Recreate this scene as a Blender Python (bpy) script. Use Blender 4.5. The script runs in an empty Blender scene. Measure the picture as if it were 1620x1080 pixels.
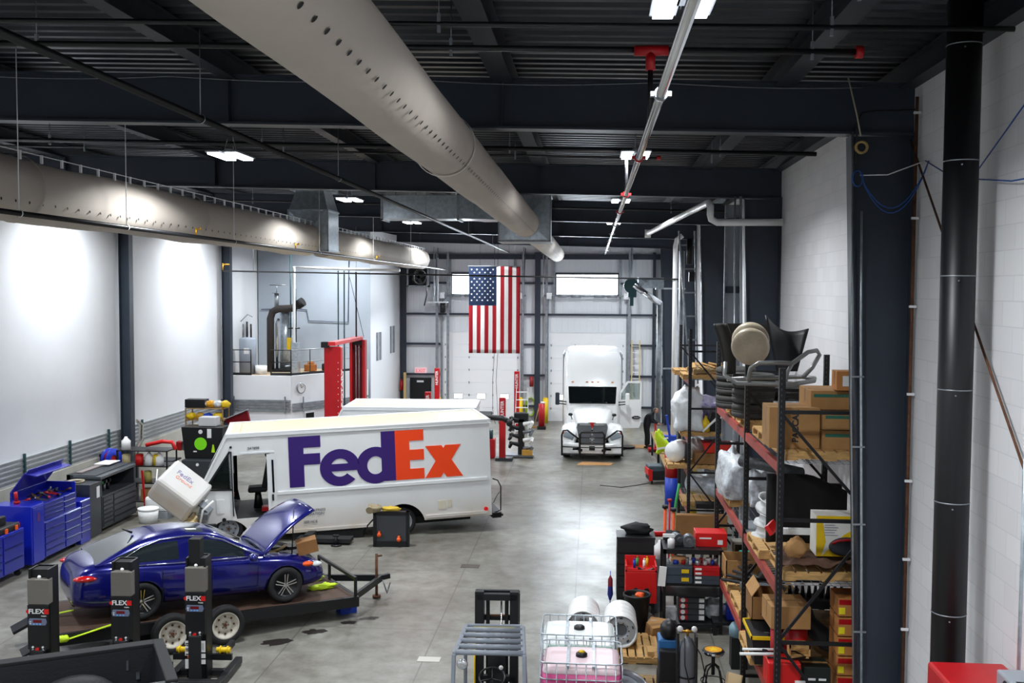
import bpy, bmesh, math, random
from mathutils import Vector, Matrix, Euler, noise
C = bpy.context.scene.collection
PI = math.pi
R = math.radians
rnd = random.Random(7)

# ---------------------------------------------------------------- camera, world, lights, exposure
def make_camera():
    cam = bpy.data.cameras.new('camera'); o = bpy.data.objects.new('camera', cam); C.objects.link(o)
    cam.sensor_fit = 'HORIZONTAL'; cam.sensor_width = 36.0; cam.lens = 36.0
    cam.clip_start = 0.1; cam.clip_end = 200
    yaw, pitch, roll = R(4.497), R(2.956), 0.005
    f = Vector((-math.sin(yaw)*math.cos(pitch), math.cos(yaw)*math.cos(pitch), -math.sin(pitch)))
    r = Vector((math.cos(yaw), math.sin(yaw), 0)); u = r.cross(f)
    r2 = r*math.cos(roll) + u*math.sin(roll); u2 = u*math.cos(roll) - r*math.sin(roll)
    m = Matrix((( r2.x, u2.x, -f.x, 0), (r2.y, u2.y, -f.y, 0), (r2.z, u2.z, -f.z, 6.6), (0, 0, 0, 1)))
    o.matrix_world = m
    cam.dof.use_dof = False
    bpy.context.scene.camera = o
make_camera()

W = bpy.data.worlds.new('daylight'); bpy.context.scene.world = W; W.use_nodes = True
W.node_tree.nodes['Background'].inputs[0].default_value = (0.75, 0.86, 1.0, 1)
W.node_tree.nodes['Background'].inputs[1].default_value = 1.0
vs = bpy.context.scene.view_settings
vs.view_transform = 'Standard'; vs.look = 'None'; vs.gamma = 1; vs.use_curve_mapping = False
vs.exposure = -0.42
LIGHT_W = 520.0          # each roof fixture, an area lamp facing down
def area(name, loc, size, energy, rot=(0, 0, 0), col=(1, 1, 1), parent=None, spread=150):
    l = bpy.data.lights.new(name, 'AREA'); l.shape = 'RECTANGLE'; l.size, l.size_y = size
    l.energy = energy; l.color = col; l.spread = R(spread)
    o = bpy.data.objects.new(name, l); C.objects.link(o); o.location = loc; o.rotation_euler = rot
    if parent: o.parent = parent
    return o
# daylight through the glazing over the two overhead doors (one lamp per window, just inside the pane)
area('window_daylight', (-5.5, 50.3, 6.8), (3.0, 1.0), 420, (R(-70), 0, 0), (0.8, 0.9, 1))
area('window_daylight', (-0.3, 50.3, 6.8), (3.0, 1.0), 420, (R(-70), 0, 0), (0.8, 0.9, 1))

# ---------------------------------------------------------------- materials
def rgb(h, a=1.0):
    h = h.lstrip('#'); v = [int(h[i:i+2], 16)/255 for i in (0, 2, 4)]
    return tuple((c/12.92 if c <= .04045 else ((c+.055)/1.055)**2.4) for c in v) + (a,)
_mats = {}
def mat(name, col, rough=.5, metal=0.0, var=0.0, vscale=3.0, bump=0.0, bscale=40.0, coat=0.0, emit=0.0, trans=0.0, alpha=1.0, dark=None, stretch=None, ior=1.45):
    if name in _mats: return _mats[name]
    m = bpy.data.materials.new(name); m.use_nodes = True; nt = m.node_tree; b = nt.nodes['Principled BSDF']
    c = rgb(col); b.inputs['Base Color'].default_value = c; b.inputs['Roughness'].default_value = rough
    b.inputs['Metallic'].default_value = metal; b.inputs['Coat Weight'].default_value = coat; b.inputs['IOR'].default_value = ior
    b.inputs['Coat Roughness'].default_value = .05
    b.inputs['Transmission Weight'].default_value = trans; b.inputs['Alpha'].default_value = alpha
    if emit: b.inputs['Emission Color'].default_value = c; b.inputs['Emission Strength'].default_value = emit
    tc = nt.nodes.new('ShaderNodeTexCoord')
    src = tc.outputs['Object']
    if stretch:
        mp = nt.nodes.new('ShaderNodeMapping'); mp.inputs['Scale'].default_value = stretch
        nt.links.new(src, mp.inputs[0]); src = mp.outputs[0]
    if var > 0 or dark:
        n = nt.nodes.new('ShaderNodeTexNoise'); n.inputs['Scale'].default_value = vscale; n.inputs['Detail'].default_value = 6
        n.inputs['Roughness'].default_value = .65
        nt.links.new(src, n.inputs[0])
        r = nt.nodes.new('ShaderNodeValToRGB'); nt.links.new(n.outputs[0], r.inputs[0])
        d = rgb(dark) if dark else tuple(x*(1-var) for x in c[:3]) + (1,)
        l = c if dark else tuple(min(1, x*(1+var*.6)) for x in c[:3]) + (1,)
        r.color_ramp.elements[0].position = .35; r.color_ramp.elements[0].color = d
        r.color_ramp.elements[1].position = .65; r.color_ramp.elements[1].color = l
        nt.links.new(r.outputs[0], b.inputs['Base Color'])
    if bump > 0:
        n2 = nt.nodes.new('ShaderNodeTexNoise'); n2.inputs['Scale'].default_value = bscale; n2.inputs['Detail'].default_value = 4
        nt.links.new(src, n2.inputs[0])
        bp = nt.nodes.new('ShaderNodeBump'); bp.inputs['Strength'].default_value = bump; bp.inputs['Distance'].default_value = .02
        nt.links.new(n2.outputs[0], bp.inputs['Height']); nt.links.new(bp.outputs[0], b.inputs['Normal'])
    _mats[name] = m
    return m

navy = mat('navy_steel', '#2d3541', .45, .0, var=.12, vscale=1.5)
deckm = mat('roof_deck_steel', '#34373c', .42, .4, var=.25, vscale=1.2)
purlinm = mat('purlin_steel', '#31363d', .5, .2, var=.2, vscale=2)
linerm = mat('wall_liner_white', '#e4e6ea', .55, var=.03, vscale=.6, bump=.05, bscale=3)
whitem = mat('white_paint', '#e9ebee', .5)
drywall = mat('drywall_white', '#e6e8ec', .7, var=.03, vscale=.8)
greywall = mat('grey_wall', '#a9b2bd', .7, var=.05, vscale=.7)
galv = mat('galvanized_steel', '#b9c3cb', .3, .65, var=.22, vscale=9)
galvd = mat('dull_galvanized', '#9aa0a6', .45, .7, var=.25, vscale=5)
chrome = mat('polished_pipe', '#d5d8dc', .16, 1.0)
blk = mat('black_paint', '#141518', .42)
blkm = mat('black_matte', '#18191b', .75)
rubber = mat('tyre_rubber', '#1d1d1f', .8, bump=.3, bscale=60)
plas = mat('black_plastic', '#17181b', .5, bump=.1, bscale=60)
redm = mat('red_paint', '#b3141b', .4, var=.1, vscale=3)
redbeam = mat('red_beam_paint', '#a8433a', .5, var=.25, vscale=4, dark='#8d3b34')
brred = mat('bright_red_plastic', '#d01a1a', .42)
orange = mat('orange_plastic', '#e8581c', .5)
yellow = mat('yellow_paint', '#e2bd14', .45)
hivis = mat('hi_vis_yellow', '#c6e52a', .7)
wood = mat('pallet_wood', '#c39a61', .8, var=.35, vscale=5, stretch=(1, 6, 6))
wood2 = mat('grey_pallet_wood', '#9c8058', .85, var=.35, vscale=4, stretch=(1, 6, 6))
card = mat('cardboard', '#a97f4f', .85, var=.10, vscale=3)
card2 = mat('dark_cardboard', '#8a6239', .85, var=.12, vscale=3)
tape = mat('teal_tape', '#2c6b5a', .5)
bluem = mat('blue_cabinet_paint', '#1222a6', .28, coat=.4)
blue2 = mat('blue_plastic', '#1c3fae', .45)
greym = mat('charcoal_cabinet_paint', '#373b40', .4, var=.08)
lgrey = mat('light_grey_paint', '#9298a0', .45)
paper = mat('white_label', '#e8e8e8', .6)
inkm = mat('printed_ink', '#26282c', .6)
plw = mat('white_plastic', '#e9eaea', .4)
plastwrap = mat('stretch_wrap', '#c9ced4', .25, var=.35, vscale=9, bump=.8, bscale=14)
fabric = mat('duct_fabric', '#b9b0a6', .8, var=.05, vscale=1.2, bump=.15, bscale=2.2)
glassd = mat('dark_glass', '#0c1114', .06, coat=.5)
silver = mat('silver_wheel', '#b8bcc2', .3, .7)
steelw = mat('bare_steel', '#80858b', .4, .8, var=.3, vscale=6)
rust = mat('rusty_steel', '#5d3a26', .8, var=.4, vscale=8)
brown = mat('brown_paper', '#5a4032', .85, var=.25, vscale=6, bump=.4, bscale=12)
brass = mat('brass_fitting', '#b98a2e', .35, .8)
green = mat('green_plastic', '#2f9a4a', .5)
teal = mat('teal_steel', '#22484c', .5)

# ---------------------------------------------------------------- mesh builder
class MB:
    def __init__(s): s.v = []; s.f = []; s.m = []; s.M = Matrix.Identity(4); s.sm = []
    def at(s, loc=(0, 0, 0), rot=(0, 0, 0)):
        s.M = Matrix.Translation(loc) @ Euler(rot).to_matrix().to_4x4(); return s
    def add(s, vs_, fs, mi=0, smooth=False):
        n = len(s.v); s.v += [tuple(s.M @ Vector(p)) for p in vs_]
        for f in fs: s.f.append(tuple(n+i for i in f)); s.m.append(mi); s.sm.append(smooth)
        return s
    def box(s, x0, x1, y0, y1, z0, z1, mi=0):
        v = [(x0,y0,z0),(x1,y0,z0),(x1,y1,z0),(x0,y1,z0),(x0,y0,z1),(x1,y0,z1),(x1,y1,z1),(x0,y1,z1)]
        return s.add(v, [(0,3,2,1),(4,5,6,7),(0,1,5,4),(1,2,6,5),(2,3,7,6),(3,0,4,7)], mi)
    def cbox(s, c, d, mi=0, rot=None):
        if rot:
            k = s.M; s.M = k @ Matrix.Translation(c) @ Euler(rot).to_matrix().to_4x4()
            s.box(-d[0]/2, d[0]/2, -d[1]/2, d[1]/2, -d[2]/2, d[2]/2, mi); s.M = k; return s
        return s.box(c[0]-d[0]/2, c[0]+d[0]/2, c[1]-d[1]/2, c[1]+d[1]/2, c[2]-d[2]/2, c[2]+d[2]/2, mi)
    def bar(s, p, q, w, h, mi=0):
        p, q = Vector(p), Vector(q); d = q-p; L = d.length
        z = Vector((0, 0, 1)) if abs(d.normalized().z) < .95 else Vector((0, 1, 0))
        x = d.normalized(); y = z.cross(x).normalized(); zz = x.cross(y)
        k = s.M; s.M = k @ Matrix(((x.x,y.x,zz.x,p.x),(x.y,y.y,zz.y,p.y),(x.z,y.z,zz.z,p.z),(0,0,0,1)))
        s.box(0, L, -w/2, w/2, -h/2, h/2, mi); s.M = k; return s
    def loft(s, rings, mi=0, caps=True, closed=True, smooth=True):
        n = len(rings[0]); v = [p for r_ in rings for p in r_]; f = []
        for i in range(len(rings)-1):
            for j in range(n if closed else n-1):
                k = (j+1) % n; f.append((i*n+j, i*n+k, (i+1)*n+k, (i+1)*n+j))
        s.add(v, f, mi, smooth)
        if caps and closed:
            s.add(rings[0], [tuple(range(n))[::-1]], mi); s.add(rings[-1], [tuple(range(n))], mi)
        return s
    def cyl(s, p, q, r, r2=None, n=14, mi=0, caps=True):
        return s.tube([p, q], [r, r if r2 is None else r2], n, mi, caps)
    def tube(s, pts, r, n=8, mi=0, caps=True):
        P_ = [Vector(p) for p in pts]; rr = r if isinstance(r, (list, tuple)) else [r]*len(P_)
        rings = []; up = None
        for i, p in enumerate(P_):
            d = (P_[min(i+1, len(P_)-1)] - P_[max(i-1, 0)]).normalized()
            if up is None: up = Vector((0,0,1)) if abs(d.z) < .9 else Vector((0,1,0))
            x = up.cross(d).normalized(); up = d.cross(x).normalized()
            rings.append([p + (x*math.cos(2*PI*j/n) + up*math.sin(2*PI*j/n))*rr[i] for j in range(n)])
        return s.loft(rings, mi, caps)
    def lathe(s, prof, n=24, mi=0, axis='z', c=(0,0,0), caps=False):
        rings = []
        for r_, h in prof:
            ring = []
            for j in range(n):
                a = 2*PI*j/n; x, y = r_*math.cos(a), r_*math.sin(a)
                p = (x, y, h) if axis == 'z' else ((x, h, y) if axis == 'y' else (h, x, y))
                ring.append((p[0]+c[0], p[1]+c[1], p[2]+c[2]))
            rings.append(ring)
        return s.loft(rings, mi, caps)
    def prism(s, poly, a, b, axis='y', mi=0, smooth=False):
        def P_(u, v, w): return {'y': (u, w, v), 'x': (w, u, v), 'z': (u, v, w)}[axis]
        n = len(poly); v = [P_(u, w_, a) for u, w_ in poly] + [P_(u, w_, b) for u, w_ in poly]
        f = [tuple(range(n)), tuple(range(2*n-1, n-1, -1))]
        s.add(v, f, mi)
        s.add(v, [(i, (i+1) % n, n+(i+1) % n, n+i) for i in range(n)], mi, smooth); return s
    def grid(s, fn, nu, nv, mi=0, smooth=True, thick=None):
        v = [fn(i/nu, j/nv) for i in range(nu+1) for j in range(nv+1)]
        f = [(i*(nv+1)+j, (i+1)*(nv+1)+j, (i+1)*(nv+1)+j+1, i*(nv+1)+j+1) for i in range(nu) for j in range(nv)]
        return s.add(v, f, mi, smooth)
    def blob(s, c, rad, seed=0, amp=.25, fr=1.6, mi=0, nu=18, nv=12, flat=True, sq=1.0):
        def fn(u, v):
            a = 2*PI*u; b = PI*v
            d = Vector((math.sin(b)*math.cos(a), math.sin(b)*math.sin(a), math.cos(b)))
            if sq != 1.0: d = Vector([math.copysign(abs(t)**sq, t) for t in d])
            k = 1 + amp*noise.noise(d*fr + Vector((seed*7.3, seed*1.7, seed)))
            z = d.z*k
            if flat and z < -.8: z = -.8
            return (c[0]+d.x*k*rad[0], c[1]+d.y*k*rad[1], c[2]+z*rad[2])
        return s.grid(fn, nu, nv, mi)
    def build(s, name, mats, parent=None, bevel=0, solid=0, sub=0, kind=None, label=None):
        me = bpy.data.meshes.new(name); me.from_pydata(s.v, [], s.f)
        for m_ in (mats if isinstance(mats, (list, tuple)) else [mats]): me.materials.append(m_)
        me.polygons.foreach_set('material_index', s.m); me.polygons.foreach_set('use_smooth', s.sm)
        bm = bmesh.new(); bm.from_mesh(me); bmesh.ops.remove_doubles(bm, verts=bm.verts, dist=1e-5)
        bmesh.ops.recalc_face_normals(bm, faces=bm.faces); bm.to_mesh(me); bm.free()
        me.update()
        o = bpy.data.objects.new(name, me); C.objects.link(o)
        if parent: o.parent = parent
        if solid: md = o.modifiers.new('s', 'SOLIDIFY'); md.thickness = solid; md.offset = 0
        if sub: md = o.modifiers.new('u', 'SUBSURF'); md.levels = md.render_levels = sub
        if bevel:
            md = o.modifiers.new('b', 'BEVEL'); md.width = bevel; md.segments = 2; md.limit_method = 'ANGLE'; md.angle_limit = R(40)
        if kind: o['kind'] = kind
        if label: o['label'] = label
        return o

def tag(o, label, cat, group=None, kind=None):
    o['label'] = label; o['category'] = cat
    if group: o['group'] = group
    if kind: o['kind'] = kind
    return o
def thing(name, label, cat, loc=(0, 0, 0), rz=0.0, group=None, rot=None):
    o = bpy.data.objects.new(name, None); C.objects.link(o); o.location = loc
    o.rotation_euler = rot if rot else (0, 0, rz); o.empty_display_size = .1
    return tag(o, label, cat, group)
def kids(o): return [c for c in bpy.data.objects if c.parent == o]
def dup(root, loc, rz=0.0, label=None, group=None, rot=None, scale=None):
    r_ = root.copy(); C.objects.link(r_); r_.location = loc; r_.rotation_euler = rot if rot else (0, 0, rz)
    if scale: r_.scale = scale
    if label: r_['label'] = label
    if group: r_['group'] = group
    for ch in kids(root):
        c = ch.copy(); C.objects.link(c); c.parent = r_
        for g in kids(ch):
            d = g.copy(); C.objects.link(d); d.parent = c
    return r_
def text(name, body, size, m_, loc, rot, parent=None, ext=.004, align='CENTER', sx=1.0, weight=0.0):
    cu = bpy.data.curves.new(name, 'FONT'); cu.body = body; cu.size = size; cu.extrude = ext; cu.align_x = align; cu.align_y = 'CENTER'
    cu.offset = weight
    cu.materials.append(m_); tmp = bpy.data.objects.new('tmp', cu); C.objects.link(tmp)
    bpy.context.view_layer.update()
    me = bpy.data.meshes.new_from_object(tmp.evaluated_get(bpy.context.evaluated_depsgraph_get())); bpy.data.objects.remove(tmp)
    o = bpy.data.objects.new(name, me); C.objects.link(o)
    o.location = loc; o.rotation_euler = rot; o.scale = (sx, 1, 1)
    if parent: o.parent = parent
    return o
def adopt(child, parent):
    "makes an already placed thing a part of another"
    bpy.context.view_layer.update()
    child.parent = parent; child.matrix_parent_inverse = parent.matrix_world.inverted()
    for k in ('label', 'category', 'group'):
        if k in child: del child[k]
def single(name, mb, mats, label, cat, group=None, loc=(0, 0, 0), rz=0.0, bevel=0, rot=None, **k):
    o = mb.build(name, mats, None, bevel, **k); o.location = loc; o.rotation_euler = rot if rot else (0, 0, rz)
    return tag(o, label, cat, group)
# ---------------------------------------------------------------- the shell
XL, XR, YE, YB = -15.2, 4.05, 50.9, -7.0
FR = [4.4, 13.5, 22.7, 31.8, 40.9, 50.1]        # the steel frames, front to back
def roof(x): return 8.65 - .0235*x              # underside of the frames
def floor_mat():
    m = bpy.data.materials.new('polished_concrete'); m.use_nodes = True; nt = m.node_tree; b = nt.nodes['Principled BSDF']
    N = lambda t, **k: (lambda n: [setattr(n, a, v) for a, v in k.items()] and n or n)(nt.nodes.new(t))
    L = nt.links.new
    tc = N('ShaderNodeTexCoord')
    def nz(scale, detail=8, rough=.6):
        n = N('ShaderNodeTexNoise'); n.inputs['Scale'].default_value = scale; n.inputs['Detail'].default_value = detail
        n.inputs['Roughness'].default_value = rough; L(tc.outputs['Object'], n.inputs[0]); return n
    def ramp(src, p0, c0, p1, c1):
        r = N('ShaderNodeValToRGB'); L(src, r.inputs[0]); e = r.color_ramp.elements
        e[0].position = p0; e[0].color = rgb(c0); e[1].position = p1; e[1].color = rgb(c1); return r
    def mix(f, a, b_, mode='MULTIPLY'):
        x = N('ShaderNodeMix'); x.data_type = 'RGBA'; x.blend_type = mode
        if isinstance(f, (int, float)): x.inputs[0].default_value = f
        else: L(f, x.inputs[0])
        L(a, x.inputs[6]); L(b_, x.inputs[7]); return x.outputs[2]
    base = ramp(nz(.35).outputs[0], .35, '#6d6961', .68, '#8f8f88')
    mot = ramp(nz(2.6, 10, .7).outputs[0], .3, '#a9a49a', .62, '#ffffff')
    spots = ramp(nz(7.0, 6, .75).outputs[0], .70, '#ffffff', .78, '#8a7763')
    col = mix(.8, base.outputs[0], mot.outputs[0]); col = mix(.55, col, spots.outputs[0])
    # saw-cut joints
    sep = N('ShaderNodeSeparateXYZ'); L(tc.outputs['Object'], sep.inputs[0])
    def line(out, off, period, wdt):
        a = N('ShaderNodeMath'); a.operation = 'ADD'; L(out, a.inputs[0]); a.inputs[1].default_value = off
        p = N('ShaderNodeMath'); p.operation = 'PINGPONG'; L(a.outputs[0], p.inputs[0]); p.inputs[1].default_value = period/2
        c = N('ShaderNodeMath'); c.operation = 'LESS_THAN'; L(p.outputs[0], c.inputs[0]); c.inputs[1].default_value = wdt
        return c.outputs[0]
    l1 = line(sep.outputs[0], .32+2.63*10, 2.63, .012); l2 = line(sep.outputs[1], -23.42+41.0, 4.1, .012)
    mx = N('ShaderNodeMath'); mx.operation = 'MAXIMUM'; L(l1, mx.inputs[0]); L(l2, mx.inputs[1])
    jc = N('ShaderNodeRGB'); jc.outputs[0].default_value = rgb('#4e4a45')
    fm = N('ShaderNodeMath'); fm.operation = 'MULTIPLY'; L(mx.outputs[0], fm.inputs[0]); fm.inputs[1].default_value = .75
    col = mix(fm.outputs[0], col, jc.outputs[0], 'MIX')
    L(col, b.inputs['Base Color'])
    rr = N('ShaderNodeMapRange'); L(nz(1.1, 6).outputs[0], rr.inputs[0]); rr.inputs[3].default_value = .24; rr.inputs[4].default_value = .5
    L(rr.outputs[0], b.inputs['Roughness'])
    b.inputs['Specular IOR Level'].default_value = .5
    return m
def block_mat():
    m = bpy.data.materials.new('painted_block'); m.use_nodes = True; nt = m.node_tree; b = nt.nodes['Principled BSDF']
    tc = nt.nodes.new('ShaderNodeTexCoord'); mp = nt.nodes.new('ShaderNodeMapping'); mp.inputs['Rotation'].default_value = (0, R(90), R(90))
    sp = nt.nodes.new('ShaderNodeSeparateXYZ'); cb = nt.nodes.new('ShaderNodeCombineXYZ')
    nt.links.new(tc.outputs['Object'], sp.inputs[0]); nt.links.new(sp.outputs[1], cb.inputs[0]); nt.links.new(sp.outputs[2], cb.inputs[1])
    br = nt.nodes.new('ShaderNodeTexBrick'); nt.links.new(cb.outputs[0], br.inputs[0])
    br.inputs['Scale'].default_value = 1; br.inputs['Brick Width'].default_value = .5; br.inputs['Row Height'].default_value = .25
    br.inputs['Mortar Size'].default_value = .006; br.inputs['Mortar Smooth'].default_value = .3
    br.inputs['Color1'].default_value = rgb('#dcdcdf'); br.inputs['Color2'].default_value = rgb('#e4e4e6'); br.inputs['Mortar'].default_value = rgb('#d3d3d6')
    nt.links.new(br.outputs[0], b.inputs['Base Color']); b.inputs['Roughness'].default_value = .6
    bp = nt.nodes.new('ShaderNodeBump'); bp.inputs['Strength'].default_value = .2; bp.inputs['Distance'].default_value = .006; bp.invert = True
    nt.links.new(br.outputs[1], bp.inputs['Height']); nt.links.new(bp.outputs[0], b.inputs['Normal'])
    return m
def rib_mat(name, c, period, amp=.35, axis=0):
    m = bpy.data.materials.new(name); m.use_nodes = True; nt = m.node_tree; b = nt.nodes['Principled BSDF']
    b.inputs['Base Color'].default_value = rgb(c); b.inputs['Roughness'].default_value = .45
    tc = nt.nodes.new('ShaderNodeTexCoord'); sp = nt.nodes.new('ShaderNodeSeparateXYZ'); nt.links.new(tc.outputs['Object'], sp.inputs[0])
    pp = nt.nodes.new('ShaderNodeMath'); pp.operation = 'PINGPONG'; nt.links.new(sp.outputs[axis], pp.inputs[0]); pp.inputs[1].default_value = period/2
    mr = nt.nodes.new('ShaderNodeMapRange'); nt.links.new(pp.outputs[0], mr.inputs[0]); mr.inputs[1].default_value = 0; mr.inputs[2].default_value = .03
    bp = nt.nodes.new('ShaderNodeBump'); bp.inputs['Strength'].default_value = amp; bp.inputs['Distance'].default_value = .02
    nt.links.new(mr.outputs[0], bp.inputs['Height']); nt.links.new(bp.outputs[0], b.inputs['Normal'])
    return m
blockm = block_mat(); panelm = rib_mat('white_wall_panel', '#dfe3e8', .3); doorm = rib_mat('white_door_panel', '#eef0f2', 50)
MB().box(XL-.3, XR+.3, YB, YE+.2, -.15, 0).build('floor', floor_mat(), kind='structure')
MB().box(XL-.3, XL, YB, YE, 1.35, 9.6).build('wall_left', linerm, kind='structure')
MB().box(XL-.3, XL+.08, YB, 41.0, 0, 1.35).build('baseboard_left', mat('concrete_plinth', '#b9b7ae', .8, var=.12, vscale=2, stretch=(1, 1, .3)), kind='structure')
m_ = MB()
for k in range(5): m_.box(XL, XL+.05, YB, 41.0, 1.42+k*.13, 1.48+k*.13)
m_.build('trim_1', mat('dull_strut_rail', '#8f9496', .5, .4, var=.2), kind='structure')
m_ = MB()
for k in range(17):
    m_.box(XL+.03, XL+.09, YB+1+k*2.4+.9, YB+1.06+k*2.4+.9, 1.40, 2.12)
m_.build('trim_2', teal, kind='structure')
MB().box(XR, XR+.3, YB, YE, 0, 9.6).build('wall_right', blockm, kind='structure')
MB().box(XL-.3, XR+.3, YB-.3, YB, 0, 9.9).build('wall_back', drywall, kind='structure')
# end wall with the openings left out
e = MB(); y0, y1 = YE, YE+.2
D1, D2 = (-7.47, -3.6), (-2.15, 1.63)
W1, W2 = (-7.02, -4.0), (-1.80, 1.22)
wz0, wz1 = 6.32, 7.30
e.box(XL-.3, D1[0], y0, y1, 0, 4.42); e.box(D1[1], D2[0], y0, y1, 0, 4.42); e.box(D2[1], XR+.3, y0, y1, 0, 4.42)
e.box(XL-.3, XR+.3, y0, y1, 4.42, wz0); e.box(XL-.3, XR+.3, y0, y1, wz1, 9.6)
e.box(XL-.3, W1[0], y0, y1, wz0, wz1); e.box(W1[1], W2[0], y0, y1, wz0, wz1); e.box(W2[1], XR+.3, y0, y1, wz0, wz1)
e.build('wall_far', panelm, kind='structure')
lit = mat('daylit_glazing', '#f4f9ff', .2, emit=9.0)
for n_, (a, b_) in enumerate((W1, W2)):
    f = MB()
    for q in ((a-.08, b_+.08, wz1, wz1+.1), (a-.08, b_+.08, wz0-.1, wz0)): f.box(q[0], q[1], y0-.06, y0+.1, q[2], q[3])
    for q in (a-.1, b_): f.box(q, q+.1, y0-.06, y0+.1, wz0, wz1)
    w = f.build('window_%d' % (n_+1), navy, kind='structure')
    MB().box(a, b_, y0+.04, y0+.06, wz0, wz1).build('pane', lit, w)
# overhead doors: four panels with hinges and view windows
for n_, (a, b_) in enumerate((D1, D2)):
    f = MB(); H_ = 4.42/7
    for k in range(7): f.box(a, b_, y0+.02, y0+.07, k*H_+.004, (k+1)*H_-.004)
    d = f.build('door_%d' % (n_+1), doorm, kind='structure')
    f = MB()
    for k in range(1, 7):
        for q in (.03, .34, .65, .97): f.cbox((a+(b_-a)*q, y0+.005, k*H_), (.05, .03, .1))
    f.build('hinge', galvd, d)
    for q in (.2, .5, .8):
        cx = a + (b_-a)*q
        MB().cbox((cx, y0+.005, 1.2), (.44, .035, .27)).build('window_frame', blk, d, bevel=.01)
        MB().cbox((cx, y0-.0, 1.2), (.40, .04, .23)).build('window_pane', lit, d)
    f = MB()
    for q in (a-.07, b_+.07): f.box(q-.04, q+.04, y0-.12, y0, 0, 6.3)
    f.build('door_track', galvd, d)
    f = MB(); f.cyl((a-.3, y0-.35, 6.25), (b_+.3, y0-.35, 6.25), .035)
    for q in (.18, .35, .65, .82): f.cyl((a+(b_-a)*q-.25, y0-.35, 6.25), (a+(b_-a)*q+.25, y0-.35, 6.25), .08)
    f.build('torsion_bar', galvd, d)
    f = MB()
    for q in (a, b_): f.box(q-.12, q+.12, y0-.45, y0-.05, 6.1, 6.4)
    f.build('drum_bracket', whitem, d)
    f = MB()
    for q in (a-.25, b_+.25):
        f.bar((q, y0-.1, 8.6), (q, y0-1.4, 6.2), .05, .05); f.bar((q, y0-1.4, 8.6), (q, y0-1.4, 6.2), .04, .04)
    f.build('hanger_strut', galvd, d)
# girts and end-wall posts
for z in (.75, 2.29, 3.82, 5.32, 6.87):
    g = MB()
    segs = [(-9.6, -7.6), (-3.45, -2.3), (1.78, 4.0)] if z < 4.5 else [(-9.6, 4.0)] if z < 6 else [(-9.6, -7.15), (-3.9, -1.95), (1.35, 4.0)]
    for a, b_ in segs: g.box(a, b_, y0-.16, y0-.02, z-.05, z+.05)
    g.build('wall_beam', navy, kind='structure')
MB().box(-9.6, 4.0, y0-.2, y0-.02, 8.05, 8.3).build('wall_beam', navy, kind='structure')
for x, w_ in ((-9.45, .3), (-7.75, .12), (-7.2, .12), (-3.45, .1), (-2.72, .28), (-2.28, .12), (1.8, .12), (3.0, .14), (3.7, .5)):
    z1 = 8.4
    MB().box(x-w_/2, x+w_/2, y0-.26, y0-.16, 0, z1).build('steel_column', galvd if w_ < .13 else navy, kind='structure')
for x in (-7.12, -3.85, -1.92, 1.34):
    MB().box(x-.06, x+.06, y0-.15, y0-.02, 5.3, 8.1).build('steel_column', galvd, kind='structure')
# man door
d3 = MB().box(-9.12, -8.06, y0-.16, y0-.03, 0, 2.1).build('door_3', blkm, kind='structure')
MB().cbox((-8.6, y0-.175, 1.93), (.34, .03, .09)).build('closer', whitem, d3)
MB().cyl((-8.95, y0-.2, 1.0), (-8.2, y0-.2, 1.0), .02).build('push_bar', galvd, d3)

# roof deck: trapezoidal ribs running across the hall
def deck():
    m_ = MB(); p = .3; prof = []
    y = YB
    while y < YE:
        prof += [(y, 0), (y+.1, 0), (y+.15, .075), (y+.25, .075)]; y += p
    vs_ = []
    for (yy, zz) in prof:
        for x in (XL-.3, XR+.3): vs_.append((x, yy, roof(x)+.92+zz))
    fs = [(2*i, 2*i+1, 2*i+3, 2*i+2) for i in range(len(prof)-1)]
    m_.add(vs_, fs); return m_
deck().build('ceiling', deckm, kind='structure', solid=.01)
# purlins (I-sections along the hall)
for i, x in enumerate((-15.0, -12.1, -8.5, -4.85, -1.2, 2.42, 3.95)):
    z = roof(x)+.9; p = MB()
    w_ = .2 if i not in (4, 5) else .26
    p.box(x-w_/2, x+w_/2, YB, YE, z-.3, z-.285); p.box(x-.008, x+.008, YB, YE, z-.29, z); p.box(x-w_/2, x+w_/2, YB, YE, z-.015, z)
    p.build('roof_beam', purlinm, kind='structure')
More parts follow.
